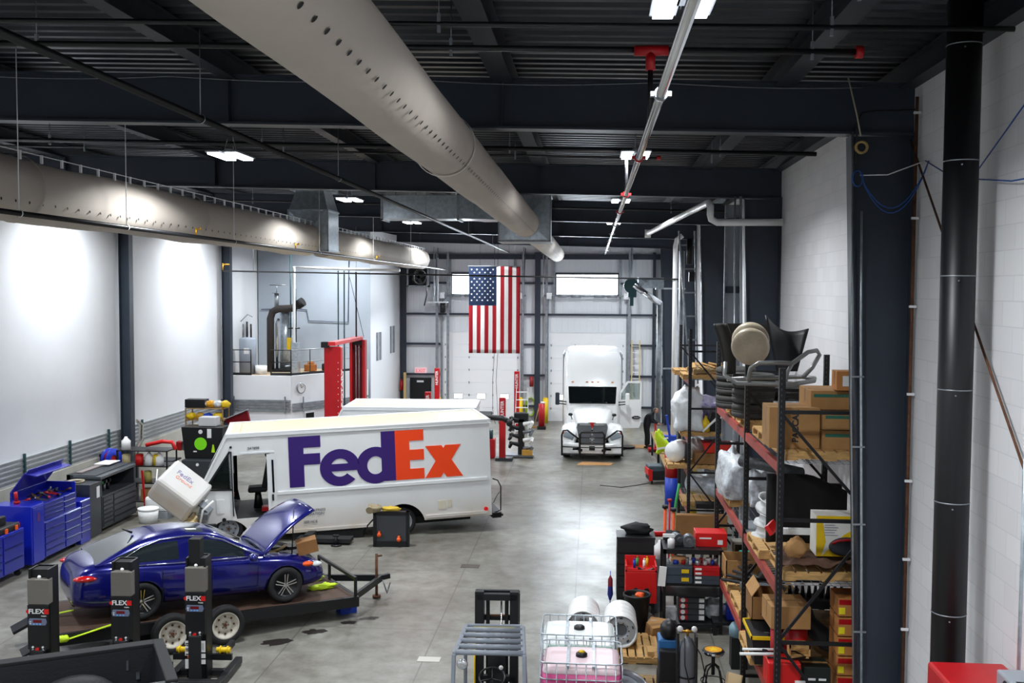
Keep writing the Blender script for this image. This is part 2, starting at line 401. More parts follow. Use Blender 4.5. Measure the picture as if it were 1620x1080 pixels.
# frames
def frame(Y):
    f = MB(); xa, xb = XL+.05, XR
    for (o0, o1, hw) in ((0, .03, .13), (.03, .62, .008), (.62, .65, .13)):
        v = []
        for yy in (Y-hw, Y+hw):
            for x in (xa, xb):
                for o_ in (o0, o1): v.append((x, yy, roof(x)+o_))
        f.add(v, [(0,1,3,2), (4,6,7,5), (0,2,6,4), (1,5,7,3), (0,4,5,1), (2,3,7,6)])
    for x in (-12, -8.5, -4.85, -1.2): f.box(x-.006, x+.006, Y-.12, Y+.12, roof(x)+.03, roof(x)+.62)
    f.build('roof_beam', navy, kind='structure')
    # right column: tapered welded I
    def fl_x(z): return 3.49 - (z-1.0)*.033
    c = MB(); n = 2
    top = 8.56
    def quadcol(x0f, x1f, hw, z0, z1):
        v = []
        for z in (z0, z1):
            for (x, yy) in ((x0f(z), Y-hw), (x1f(z), Y-hw), (x1f(z), Y+hw), (x0f(z), Y+hw)): v.append((x, yy, z))
        c.add(v, [(0,3,2,1), (4,5,6,7), (0,1,5,4), (1,2,6,5), (2,3,7,6), (3,0,4,7)])
    quadcol(lambda z: fl_x(z), lambda z: fl_x(z)+.025, .14, 0, top)
    quadcol(lambda z: fl_x(z)+.025, lambda z: XR-.03, .008, 0, top)
    quadcol(lambda z: XR-.03, lambda z: XR-.004, .14, 0, top)
    c.build('steel_column', navy, kind='structure')
    l = MB()
    l.box(XL+.1, XL+.12, Y-.14, Y+.14, 0, 8.98); l.box(XL+.12, XL+.42, Y-.01, Y+.01, 0, 8.98); l.box(XL+.42, XL+.45, Y-.14, Y+.14, 0, 8.98)
    l.build('steel_column', navy, kind='structure')
for Y in FR: frame(Y)

# office block with the mezzanine on it
mz = 2.95
P5 = [(-15.2, 41.3), (-12.4, 41.3), (-9.98, 45.2), (-9.98, 47.0), (-15.2, 47.0)]
MB().prism([(-15.15, 41.3), (-12.4, 41.3), (-12.4, 41.45), (-15.15, 41.45)], 0, mz, 'z').build('wall_office_front', drywall, kind='structure')
def seg_wall(name, a, b_, z0, z1, t, m_):
    d = Vector((b_[0]-a[0], b_[1]-a[1], 0)).normalized(); n = Vector((-d.y, d.x, 0))*t
    return MB().prism([(a[0], a[1]), (b_[0], b_[1]), (b_[0]+n.x, b_[1]+n.y), (a[0]+n.x, a[1]+n.y)], z0, z1, 'z').build(name, m_, kind='structure')
ow = seg_wall('wall_office_side', (-12.4, 41.3), (-10.02, 45.2), 0, mz, .15, drywall)
MB().prism([(-15.1, 41.46), (-12.5, 41.46), (-10.2, 45.15), (-10.2, 45.45), (-15.1, 45.45)], mz-.2, mz-.01, 'z').build('floor_mezzanine', mat('plywood_floor', '#b8a58c', .7, var=.1), kind='structure')
MB().box(-15.15, -9.98, 45.5, 45.65, 0, 9.3).build('wall_mezzanine', greywall, kind='structure')
sw = seg_wall('wall_office_tall', (-9.98, 45.5), (-9.62, 50.85), 0, 9.2, .12, whitem)
for k, (yy, zc, hh) in enumerate(((46.6, 3.9, 1.3), (47.1, 3.9, 1.3), (49.0, 4.1, 1.3), (49.5, 4.1, 1.3))):
    x = -9.98 + (yy-45.5)*.0673
    w = MB().box(x-.02, x+.03, yy-.17, yy+.17, zc-hh/2, zc+hh/2).build('window_%d' % (3+k), galvd, kind='structure')
    MB().box(x+.03, x+.035, yy-.12, yy+.12, zc-hh/2+.06, zc+hh/2-.06).build('pane', lgrey, w)
t = MB()
for k in range(4): t.box(-15.1, -12.4, 41.23, 41.28, 1.48+k*.13, 1.56+k*.13)
t.box(-14.8, -14.76, 41.19, 41.24, 1.4, 2.1); t.box(-12.65, -12.6, 41.19, 41.24, 1.4, 2.1)
t.build('trim_3', galvd, kind='structure')
t = MB()
d = Vector((2.38, 3.9, 0)).normalized(); n = Vector((d.y, -d.x, 0))
def sidept(s_, off, z): p = Vector((-12.4, 41.3, z)) + d*s_ + n*off; return p
for k in range(3): t.bar(sidept(.05, .04, 1.5+k*.13), sidept(4.5, .04, 1.5+k*.13), .05, .08)
for s_ in (.6, 2.6): t.bar(sidept(s_, .09, 1.4), sidept(s_, .09, 2.05), .05, .05)
t.build('trim_4', galvd, kind='structure')
for k, s_ in enumerate((1.0, 2.5)):
    q = Vector(sidept(s_, .02, .85))
    w = MB().at(q, (0, 0, math.atan2(3.9, 2.38))).cbox((0, 0, 0), (.55, .06, 1.1)).build('window_%d' % (7+k), whitem, kind='structure')
    MB().at(q, (0, 0, math.atan2(3.9, 2.38))).cbox((0, -.03, 0), (.45, .02, .98)).build('pane', glassd, w)
# ---------------------------------------------------------------- roof lights
lampm = mat('led_lens', '#f6f9ff', .3, emit=14.0)
def high_bay(x, y, label, z=None):
    z = z or (roof(x)+.32 if x != -5.9 else 8.74)
    t = thing('ceiling_light', label, 'light', (x, y, z), 0, 'twin panel LED lights under the roof')
    MB().box(-.05, .05, -.13, .13, .0, .10).box(-.26, -.03, -.45, .45, .0, .025).box(.03, .26, -.45, .45, .0, .025).build('housing', lgrey, t)
    for s in (-1, 1):
        MB().box(.145*s-.085, .145*s+.085, -.42, .42, -.03, .0).build('lens', lampm, t)
    MB().tube([(0, -.3, .02), (0, 0, .5)], .006, 5).tube([(0, .3, .02), (0, 0, .5)], .006, 5).cyl((0, 0, .5), (0, 0, roof(x)+.92-z), .005, n=4).build('hanger', galvd, t)
    area('lamp', (0, 0, -.05), (.5, .85), LIGHT_W*(.72 if x == .72 and y < 30 else 1), (0, 0, 0), (.93, .97, 1), t)
    return t
high_bay(.72, 8.6, 'bright twin LED light nearest the camera, beside the shiny pipe')
high_bay(.72, 18.2, 'second LED light along the shiny pipe, behind the near beam')
high_bay(.72, 27.6, 'third LED light along the shiny pipe')
high_bay(.72, 36.8, 'farthest LED light along the shiny pipe')
high_bay(-5.9, 16.4, 'LED light above the step van, between the two air ducts, nearest of its row')
high_bay(-5.9, 24.6, 'LED light left of the rectangular metal elbow duct')
high_bay(-5.9, 33.2, 'small far LED light below the rectangular metal elbow duct')
high_bay(-13.4, 27.8, 'LED light lighting the white left wall behind the fabric duct')
high_bay(-13.4, 37.2, 'far LED light lighting the white left wall beside the mezzanine')
high_bay(-5.9, 8.0, 'LED light over the near left of the hall')
high_bay(.72, 45.6, 'LED light before the overhead doors on the right')
high_bay(-6.2, 44.0, 'LED light before the overhead doors on the left', 9.15)  # added fixture, kept behind the beam, to light the far left end
high_bay(-11.2, 43.0, 'LED light over the mezzanine', 9.15)  # unseen fixture added to brighten the grey mezzanine wall
high_bay(-13.4, 18.4, 'LED light above the blue tool cabinets')
for x, y in ((-13.4, 8.0), (-3, -2.5), (-10, -2.5), (2.6, 1.0)): high_bay(x, y, 'LED light out of view behind the camera')  # unseen fixtures, added only to fill the near hall with light

# ---------------------------------------------------------------- big white perforated air duct
def fabric_duct(name, label, x, z, r, ya, yb, hole_a, hole_n0, hole_y, flat=1.0, seams=()):
    t = thing(name, label, 'air duct', (x, ya, z))
    L_ = yb-ya; ny = int(L_/.5); rings = []
    for i in range(ny+1):
        y = i*L_/ny; sag = .02*math.sin(y*1.3)
        rings.append([((r+.008*noise.noise((j*.6, y*1.1, x)))*math.cos(2*PI*j/32), y, (r*flat+.008*noise.noise((j*.5, y, x)))*math.sin(2*PI*j/32)+sag*.3) for j in range(32)])
    MB().loft(rings).build('duct_sleeve', fabric, t)
    h = MB()
    y = hole_y[0]-ya
    while y < hole_y[1]-ya:
        for a in hole_a:
            cx, cz = (r+.012)*math.cos(a), (r*flat+.012)*math.sin(a)
            n = Vector((math.cos(a), 0, math.sin(a))); tt = Vector((-math.sin(a), 0, math.cos(a)))
            p = Vector((cx, y, cz)); ring = [p + tt*(.024*math.cos(q*PI/5)) + Vector((0, .024*math.sin(q*PI/5), 0)) for q in range(10)]
            h.add(ring, [tuple(range(10))], 0)
        y += hole_n0
    o = h.build('vent_hole', blkm, t); o['kind'] = 'stuff'
    for sy in seams:
        s_ = MB(); s_.lathe([(r+.012, sy-ya-.03), (r+.022, sy-ya), (r+.012, sy-ya+.03)], 32, 0, 'y'); s_.build('seam_band', mat('duct_band', '#cfc9c2', .6), t)
    return t
dt = fabric_duct('air_duct', 'big round white fabric air duct with a row of black holes, hung along the hall', -1.74, 8.26, .35, 1.2, 26.3,
            (R(-43),), .26, (2, 26), seams=(11.9,))
dt2 = fabric_duct('air_duct', 'far length of round white air duct beyond the square metal plenum', -1.74, 8.26, .35, 27.6, 49.6,
            (R(-43),), .3, (28, 49))
def duct_left():
    x, z, r, ya, yb = -7.9, 7.93, .44, 1.5, 28.0
    for (a, b_, lab) in ((ya, 27.9, 'long beige fabric air duct sagging along the left of the hall'), (29.3, 46.8, 'far end of the beige fabric air duct beyond its metal box')):
        t = thing('fabric_duct', lab, 'air duct', (x, a, z)); L_ = b_-a; ny = int(L_/.35); rings = []
        for i in range(ny+1):
            y = i*L_/ny; w_ = a+y
            rings.append([((r+.025*noise.noise((j*.35, w_*.9, 3)))*math.cos(2*PI*j/28)*.92, y, (r+.035*noise.noise((j*.4, w_*.7, 9)))*math.sin(2*PI*j/28)-.03*math.sin(w_*.55)**2) for j in range(28)])
        MB().loft(rings).build('duct_sleeve', fabric, t)
        h = MB(); y = .5
        while y < L_-.2:
            an = R(-28); p = Vector(((r+.02)*.92*math.cos(an), y, (r+.02)*math.sin(an)))
            h.add([p+Vector((.008, .022*math.cos(q*PI/3), .022*math.sin(q*PI/3))) for q in range(6)], [tuple(range(6))]); y += .33
        h.build('vent_hole', blkm, t)['kind'] = 'stuff'
        c = MB(); c.tube([(.18, 0, r+.05), (.18, L_, r+.05)], .008, 5)
        y = .3; n = 0
        while y < L_ and n < 60:
            c.box(.165, .195, y-.02, y+.02, r-.06, r+.06); y += .55; n += 1
        c.build('hanger_cable', whitem, t)
        for k in range(1, int(L_/6)):
            MB().lathe([(r+.015, k*6-.02), (r+.03, k*6), (r+.015, k*6+.02)], 28, 0, 'y').build('seam_band', fabric, t)
duct_left()

def cross_panel(m_, x0, x1, z0, z1, y, mi=0):   # cross-broken sheet metal face looking to -Y
    cx, cz = (x0+x1)/2, (z0+z1)/2
    m_.add([(x0, y, z0), (x1, y, z0), (x1, y, z1), (x0, y, z1), (cx, y-.05, cz)], [(0,1,4), (1,2,4), (2,3,4), (3,0,4)], mi)
def plenum(x0, x1, ya, yb, z0, z1, ztop, label, nm):
    t = thing(nm, label, 'duct box', ((x0+x1)/2, ya, z0)); w_ = (x1-x0)/2
    b = MB().box(-w_, w_, .03, yb-ya, 0, z1-z0); cross_panel(b, -w_, w_, 0, z1-z0, .03); b.build('box', galv, t)
    f = MB()
    for (a, b_, c_, d_) in ((-w_-.03, w_+.03, -.02, .03), (-w_-.03, w_+.03, z1-z0-.03, z1-z0+.02)): f.box(a, b_, 0, yb-ya, c_, d_)
    f.box(-w_-.03, -w_, 0, .04, 0, z1-z0); f.box(w_, w_+.03, 0, .04, 0, z1-z0)
    f.build('flange', galvd, t)
    h = z1-z0; k = .72
    v = [(-w_, .03, h), (w_, .03, h), (w_, yb-ya, h), (-w_, yb-ya, h), (-w_*k, .2, h+.55), (w_*k, .2, h+.55), (w_*k, yb-ya-.1, h+.55), (-w_*k, yb-ya-.1, h+.55)]
    m2 = MB().add(v, [(0,1,5,4), (1,2,6,5), (2,3,7,6), (3,0,4,7)]); m2.box(-w_, w_, .15, yb-ya, h+.55, ztop-z0)
    m2.build('riser', galv, t)
    return t
plenum(-2.42, -1.12, 26.35, 27.6, 7.82, 9.02, 9.56, 'square galvanized plenum box joining the round white duct', 'duct_plenum')
plenum(-8.45, -7.35, 28.0, 29.25, 7.62, 8.75, 9.7, 'galvanized plenum box joining the left fabric duct', 'duct_plenum')
t = thing('rectangular_duct', 'rectangular galvanized elbow duct left of the round white duct', 'air duct', (-5.65, 27.2, 8.45))
d_ = MB().box(0, 2.1, 0, .9, 0, .62); d_.build('straight_duct', galv, t)
el = MB(); rings = []
for k in range(7):
    a = R(90)*k/6; cx, cy = 2.1, 1.4
    p0 = Vector((cx+1.4*math.sin(a), cy-1.4*math.cos(a), 0)); p1 = Vector((cx+.5*math.sin(a), cy-.5*math.cos(a), 0))
    rings.append([p0, p1, p1+Vector((0, 0, .62)), p0+Vector((0, 0, .62))])
el.loft(rings, smooth=False); el.build('elbow', galv, t)
f = MB()
for x in (0, 2.05): f.box(x-.03, x+.03, -.04, .94, -.04, .0); f.box(x-.03, x+.03, -.04, .0, -.04, .66); f.box(x-.03, x+.03, -.04, .94, .62, .66)
f.build('flange', galvd, t)
MB().box(.3, .33, .3, .33, .6, 1.2).box(.85, .88, .3, .33, .6, 1.2).build('hanger', galvd, t)

# ---------------------------------------------------------------- pipes
t = thing('galvanized_pipe', 'shiny galvanized main pipe running down the hall beside the right lights', 'pipe', (.57, 0, 8.28))
MB().cyl((0, 3.0, 0), (0, 49.5, 0), .042, n=16).build('pipe_run', chrome, t)
for y in (9.0, 13.3, 18.4, 22.5, 27.0, 31.6, 36.2, 40.7, 45.4):
    MB().cyl((0, y-.05, 0), (0, y+.05, 0), .06, n=12).box(-.09, .09, y-.03, y+.03, -.02, .02).build('coupling', redm if y in (13.3, 18.4, 22.5) else galvd, t)
for y in (10.75, 18.3): MB().cyl((0, y, 0), (0, y, .70), .028, n=8).build('riser_pipe', blk, t)
t = thing('sprinkler_pipe', 'black pipe hung on thin rods along the left of the round duct', 'pipe', (-4.02, 0, 8.32))
MB().cyl((0, 3, 0), (0, 49, 0), .035, n=12).build('pipe_run', blk, t)
for y in (10.3, 16.0, 24.5, 33.0, 41): 
    MB().cyl((0, y, 0), (0, y, .9), .006, n=5).lathe([(.05, y-.012), (.05, y+.012)], 12, 0, 'y').build('hanger_rod', galvd, t)
t = thing('sprinkler_pipe', 'black pipe with brass valves under the left fabric duct', 'pipe', (-7.25, 0, 7.52))
MB().cyl((0, 3, 0), (0, 50, 0), .035, n=12).build('pipe_run', blk, t)
for y in (12.5, 15.5, 20.3, 26.8, 33.5, 40.5):
    MB().cyl((0, y, 0), (-.0, y, 2.1), .007, n=5).lathe([(.05, y-.012), (.05, y+.012)], 12, 0, 'y').build('hanger_rod', whitem, t)
for y in (18.3, 24.6, 34.0):
    MB().cyl((0, y, 0), (0, y, .16), .02, n=8).cyl((.0, y, .13), (.1, y, .13), .014, n=8).cbox((.09, y, .15), (.02, .05, .04)).build('valve', brass, t)
def cross(y, dz, r_, m_, label, x0=XL+.3, x1=XR-.2, name='sprinkler_pipe', redend=False, rods=(-10, -6, -1.5, 2.2)):
    t = thing(name, label, 'pipe', (0, y, 0))
    MB().cyl((x0, 0, roof(x0)+dz), (x1, 0, roof(x1)+dz), r_, n=10).build('pipe_run', m_, t)
    for x in rods: MB().cyl((x, 0, roof(x)+dz-.05), (x, 0, roof(x)+.92), .006, n=5).box(x-.015, x+.015, -.02, .02, roof(x)+dz-.08, roof(x)+dz+.1).build('hanger_rod', galvd, t)
    if redend: MB().cyl((x1-.02, 0, roof(x1)+dz), (x1+.05, 0, roof(x1)+dz), r_*2, n=12).build('end_cap', redm, t)
    return t
cross(8.9, .5, .016, galvd, 'thin galvanized conduit crossing the top of the roof', name='conduit_pipe')
cross(9.9, .45, .026, blk, 'black sprinkler pipe crossing before the near beam, upper one')
t = cross(10.75, .42, .032, blk, 'black sprinkler pipe with red end cap crossing before the near beam', x1=2.65, redend=True)
MB().cyl((.4, 0, 9.05), (.75, 0, 9.05), .055, n=12).cyl((.57, 0, 9.05), (.57, 0, 8.85), .05, n=12).build('tee_fitting', redm, t)
cross(18.3, .40, .04, blk, 'black sprinkler pipe crossing behind the near beam')
cross(19.6, .45, .02, blk, 'thin black pipe crossing behind the near beam', x1=1.2, redend=True)
cross(29.6, .25, .03, blk, 'black sprinkler pipe crossing above the plenum box')
t = thing('sprinkler_pipe', 'thin black pipe crossing in front of the mezzanine and overhead doors', 'pipe', (0, 38.5, 7.22))
MB().cyl((-14.2, 0, 0), (3.4, 0, -.25), .03, n=8).build('pipe_run', blk, t)
MB().cyl((-14.2, 0, .02), (-14.2, 0, .3), .025, n=8).cyl((-14.2, 0, .25), (-13.95, 0, .25), .03, n=8).build('valve', brass, t)
MB().cyl((-13.0, 0, 0), (-13.0, 0, 1.7), .007, n=5).cyl((-9, 0, 0), (-9, 0, 1.7), .007, n=5).build('hanger_rod', galvd, t)
# cable along the near beam
t = MB(); pts = []
for k in range(49):
    x = -12+k*.32; pts.append((x, 13.32, roof(x)+.60-.05*abs(math.sin(k*PI/10))))
t.tube(pts, .006, 5); single('beam_cable', t, galvd, 'thin grey cable swagged along the top of the near beam', 'cable')
# exhaust arm at the right of the far doors
t = thing('exhaust_arm', 'green fan with a shiny exhaust hose arm high beside the right overhead door', 'exhaust arm', (1.55, 44.6, 6.75))
MB().cyl((.1, -.15, 0), (.1, .15, 0), .32, n=20).cbox((.15, 0, -.3), (.35, .25, .4)).cbox((.12, 0, -.62), (.16, .16, .5)).build('fan_housing', teal, t)
MB().cyl((.2, -.25, .02), (1.35, -.3, -.78), .13, n=16).build('hose_arm', chrome, t)
MB().cyl((1.32, -.3, -.7), (1.3, -.3, -6.0), .12, n=14).build('hose_drop', galvd, t)
mm = MB().box(.4, 1.15, .0, .35, -.1, .35); cross_panel(mm, .45, 1.0, -.1, .35, -.001); mm.box(1.15, 1.5, 0, .35, -.15, .35); mm.build('duct_box', galv, t)
MB().cbox((.3, 0, -.5), (.8, .1, .05)).build('bracket', whitem, t)
# white drain pipe on the right
t = thing('drain_pipe', 'white bent drain pipe sticking out of the right block wall under the beam', 'pipe', (0, 22.2, 0))
a = [(4.0, 0, 8.03), (2.62, 0, 8.03), (2.5, 0, 8.1), (2.48, 0, 8.2), (2.48, 0, 8.4)]
MB().tube(a, .075, 12).build('pipe_run', plw, t)
MB().tube([(2.48, 0, 8.36), (2.46, .15, 8.46), (2.30, 2.5, 8.45), (1.66, 9.5, 8.3)], .072, 12).cyl((1.66, 9.5, 8.42), (1.66, 9.5, 8.18), .09, n=12).build('sloping_run', plw, t)
t = thing('vent_pipe', 'tall white vent pipe standing against the fourth right column', 'pipe', (3.05, 38.6, 0))
MB().tube([(0, 0, .3), (0, 0, 8.2), (.05, 0, 8.45), (.25, 0, 8.6)], .09, 12).build('pipe_run', plw, t)
MB().box(-.4, .4, .1, .14, 6.6, 6.66).box(-.4, .4, .1, .14, 3.6, 3.66).build('bracket', galvd, t)
t = thing('vent_pipe', 'tall grey vent pipe beside the aluminium ladder', 'pipe', (3.0, 35.2, 0))
MB().cyl((0, 0, .3), (0, 0, 7.9), .1, n=12).build('pipe_run', galvd, t)
# tall ladder on the right wall, leaning out
t = thing('wall_ladder', 'tall aluminium ladder frame between the right columns above the racks', 'ladder', (2.7, 32.9, 0))
for (a, b_) in (((0, 0, 8.45), (.42, 0, 3.6)), ((.5, 0.02, 8.45), (.66, .02, 3.6))): MB().bar(a, b_, .05, .06).build('rail', galvd, t)
for k in range(6):
    z = 8.0-k*.75; f_ = (8.45-z)/4.85
    MB().bar((f_*.42, 0, z), (.5+f_*.16, .02, z), .05, .05).build('rung', galvd, t)
MB().cyl((.35, 0, 7.4), (.35, 0, 8.2), .1, n=12).cbox((.42, 0, 7.0), (.18, .18, .3)).build('hoist', blk, t)
t = thing('wood_ladder', 'pale wooden ladder standing against the far wall right of the truck', 'ladder', (2.12, 50.3, 0))
for x in (-.19, .19): MB().bar((x, -.1, 0), (x, .15, 4.1), .05, .09).build('rail', mat('pale_wood', '#cdb37c', .7), t)
for k in range(12):
    z = .3+k*.32; MB().cyl((-.19, -.1+.06*z, z), (.19, -.1+.06*z, z), .02, n=6).build('rung', whitem, t)
# the tall frames of galvanized studs by the third right column
t = thing('wall_frame', 'galvanized stud frame between the second and third right columns', 'frame', (3.12, 24.6, 0))
for x in (0, .34): MB().box(x-.03, x+.03, -.03, .03, 3.0, 8.6).build('stud', galvd, t)
for z in (8.2, 6.6, 5.6, 4.4): MB().box(0, .34, -.03, .03, z-.08, z+.08).build('crosspiece', navy, t)
MB().box(.02, .32, .02, .05, 3.0, 8.6).build('infill_panel', lgrey, t)
t = thing('conduit_pipe', 'pair of thin galvanized conduits down the edge of the second right column', 'conduit', (3.13, 22.45, 0))
MB().cyl((-.02, 0, 0), (-.1, 0, 8.6), .02, n=8).build('pipe_run', galv, t); MB().cyl((.18, 0, 0), (.02, 0, 8.6), .03, n=8).build('wide_run', lgrey, t)

# ---------------------------------------------------------------- flag
def flag():
    w_, h_ = 2.27, 3.83
    t = thing('flag', 'large hanging flag with red and white stripes and white stars on blue', 'flag', (-5.46, 45.0, 3.74), 0)
    def wav(x, z): return .02*math.sin(x*7)+.015*math.sin(z*3+x*4)
    fl_r = mat('flag_red', '#a50f20', .8); fl_w = mat('flag_white', '#f2f1f1', .8); fl_b = mat('flag_blue', '#0f2648', .8)
    m_ = MB(); nz_ = 20; n13 = 13
    for s_ in range(13):
        for q in range(2):
            x0, x1 = w_*(s_+q*.5)/13, w_*(s_+q*.5+.5)/13
            for k in range(nz_):
                z0, z1 = h_*k/nz_, h_*(k+1)/nz_; xc, zc = (x0+x1)/2, (z0+z1)/2
                inb = xc < w_*.52 and zc > h_*.573
                mi = 2 if inb else (0 if s_ % 2 == 0 else 1)
                m_.add([(x0, wav(x0, z0), z0), (x1, wav(x1, z0), z0), (x1, wav(x1, z1), z1), (x0, wav(x0, z1), z1)], [(0,1,2,3)], mi, True)
    # exact canton over the cells
    m_.build('cloth', [fl_r, fl_w, fl_b], t, solid=.006)
    c = MB(); cw, cz = w_*.525, h_*.575
    c.grid(lambda u, v: (cw*u, wav(cw*u, cz+(h_-cz)*v)-.008, cz+(h_-cz)*v), 10, 10); c.build('canton', fl_b, t)
    s_ = MB(); R5 = .048
    for i in range(9):
        for j in range(11):
            if (i+j) % 2: continue
            x = cw*(i+1)/10; z = cz+(h_-cz)*(j+1)/12; y = wav(x, z)-.02
            pts = []
            for k in range(10):
                rr = R5 if k % 2 == 0 else R5*.42; a = PI/2+k*PI/5
                pts.append((x+rr*math.cos(a), y, z+rr*math.sin(a)))
            s_.add(pts, [tuple(range(10))])
    s_.build('stars', fl_w, t)
    MB().cyl((-.05, 0, h_+.01), (w_+.05, 0, h_+.01), .018, n=8).build('header_rod', galvd, t)
    MB().cyl((.5, 0, h_), (.5, 0, h_+1.1), .005, n=4).cyl((w_-.5, 0, h_), (w_-.5, 0, h_+1.1), .005, n=4).build('hanging_cord', blk, t)
flag()

# ---------------------------------------------------------------- right side: stove pipe, rods, cables
t = thing('flue_pipe', 'thick vertical black flue pipe in front of the right block wall', 'pipe', (3.68, 10.7, 0))
MB().cyl((0, 0, 0), (0, 0, 9.5), .168, n=40).build('pipe_run', blk, t)
for z in (1.0, 2.15, 3.3, 4.45, 5.6, 6.75, 7.9, 9.05):
    MB().lathe([(.169, z-.006), (.174, z), (.169, z+.006)], 40).cyl((-.05, -.165, z-.05), (-.05, -.178, z-.05), .008, n=8).build('joint_band', galvd, t)
t = thing('brace_rod', 'dark diagonal brace rod before the right block wall, crossing behind the flue pipe', 'brace')
MB().cyl((3.98, 13.4, 8.5), (3.98, 8.3, 3.6), .014, n=8).build('rod', rust, t)
t = thing('conduit_pipe', 'thin grey conduits clipped down the near right column', 'conduit', (0, 13.33, 0))
MB().tube([(3.42, 0, 1.0), (3.36, 0, 3.4), (3.30, 0, 5.2), (3.25, 0, 8.6)], .011, 6).build('thin_conduit', galvd, t)
MB().tube([(3.53, 0, .6), (3.47, 0, 3.4), (3.40, 0, 6.2), (3.38, 0, 7.6)], .017, 8).build('thick_conduit', galv, t)
for z in (2.2, 3.6, 4.6, 5.5): MB().cbox((3.45-(z-3)*.03, -.01, z), (.16, .02, .02)).build('clip', galvd, t)
MB().tube([(3.3, 0, 8.2), (3.3, 0, 8.7), (3.36, 0, 8.83), (3.5, 0, 8.85), (4.0, -.05, 8.86)], .012, 6).build('top_conduit', blk, t)
t = thing('wall_edge_conduit', 'brown conduit in the corner where the near right column meets the block wall', 'conduit', (3.99, 13.2, 0))
MB().cyl((0, 0, .3), (0, 0, 9.0), .022, n=8).build('pipe_run', rust, t)
for z in (2.3, 3.2, 4.2, 5.3, 6.4, 7.5, 8.8): MB().cbox((0, -.03, z), (.09, .03, .03)).build('clip', whitem, t)
m_ = MB(); m_.lathe([(.055, -.02), (.085, -.02), (.085, .02), (.055, .02), (.055, -.02)], 20, 0, 'y')
single('rope_ring', m_, mat('tan_rope', '#b79a63', .8), 'tan ring of rope hanging high on the near right column', 'ring', loc=(3.36, 13.33, 8.40))
m_ = MB(); m_.tube([(3.1, 13.0, 9.2), (3.22, 13.02, 8.75), (3.28, 13.05, 8.5)], .01, 6); single('rope', m_, mat('tan_rope2', '#a8a08c', .8), 'pale rope slanting from the near beam down to its column', 'rope')
bl = mat('blue_cable', '#1d4f9a', .5)
m_ = MB()
for q in range(3):
    m_.tube([(3.25+.07*math.cos(a*.7+q)*.9, 13.05-.01*q, 7.98+.1*math.sin(a*.7+q)) for a in range(10)], .007, 5)
for dz in (0, .06):
    m_.tube([(3.28+.76*k/12, 13.05-.2*k/12, 8.05-(.5+dz)*math.sin(PI*k/12)**.8+.12*k/12) for k in range(13)], .007, 5)
m_.tube([(4.0, 12.85, 8.17), (3.98, 11.8, 7.85), (3.98, 10.2, 7.65), (3.98, 8.5, 7.6)], .008, 5)
m_.tube([(3.98, 11.2, 7.8), (3.98, 9.9, 8.35), (3.98, 8.8, 8.9)], .008, 5)
single('network_cable', m_, bl, 'blue cable looped on the near right column and run along the block wall', 'cable')
m_ = MB(); m_.tube([(3.28, 13.05, 8.02), (3.6, 13.0, 8.02), (4.0, 12.9, 8.17)], .007, 5)
single('white_cable', m_, whitem, 'white cable stretched across the near right column above the blue loops', 'cable')
m_ = MB(); m_.cyl((3.98, 9.7, 1.9), (3.98, 9.7, 5.5), .018, n=8); single('conduit_pipe', m_, galv, 'grey conduit on the block wall at the far right edge', 'conduit')
# ---------------------------------------------------------------- helpers for vehicles
def cut(o, cutters, sub=0):
    "carves closed shapes out of a mesh and bakes the result"
    if sub: md = o.modifiers.new('u', 'SUBSURF'); md.levels = md.render_levels = sub
    cs = []
    for mb in cutters:
        c = mb.build('cutter', [blkm]); c.matrix_world = o.matrix_world.copy(); c.parent = o.parent; c.location = o.location; cs.append(c)
        md = o.modifiers.new('c', 'BOOLEAN'); md.operation = 'DIFFERENCE'; md.solver = 'EXACT'; md.object = c
        try: md.material_mode = 'TRANSFER'
        except Exception: pass
    bpy.context.view_layer.update()
    dg = bpy.context.evaluated_depsgraph_get()
    me = bpy.data.meshes.new_from_object(o.evaluated_get(dg))
    o.modifiers.clear(); o.data = me
    for c in cs: bpy.data.objects.remove(c)
    return o
def tyre_mb(r, w_, rim, n=36, mi=0):
    m_ = MB(); k = w_/2
    m_.lathe([(rim, -k*.8), (rim+.03, -k*.95), (r-.04, -k), (r-.012, -k*.85), (r, -k*.6), (r, -k*.2), (r-.012, -k*.17), (r-.012, -k*.1), (r, -k*.07), (r, k*.07), (r-.012, k*.1), (r-.012, k*.17), (r, k*.2), (r, k*.6), (r-.012, k*.85), (r-.04, k), (rim+.03, k*.95), (rim, k*.8), (rim, -k*.8)], n, mi, 'y')
    return m_
def steel_rim(r, w_, mi=0, holes=8):
    "face looks to -y"
    m_ = MB(); k = w_/2
    m_.lathe([(r+.012, -k*.82), (r, -k*.86), (r-.02, -k*.8), (r-.045, -k*.35), (r*.62, -k*.15), (r*.55, -k*.3), (r*.33, -k*.38), (r*.28, -k*.3), (.001, -k*.3)], 32, mi, 'y')
    m_.lathe([(r, -k*.8), (r, k*.8)], 32, mi, 'y')
    return m_
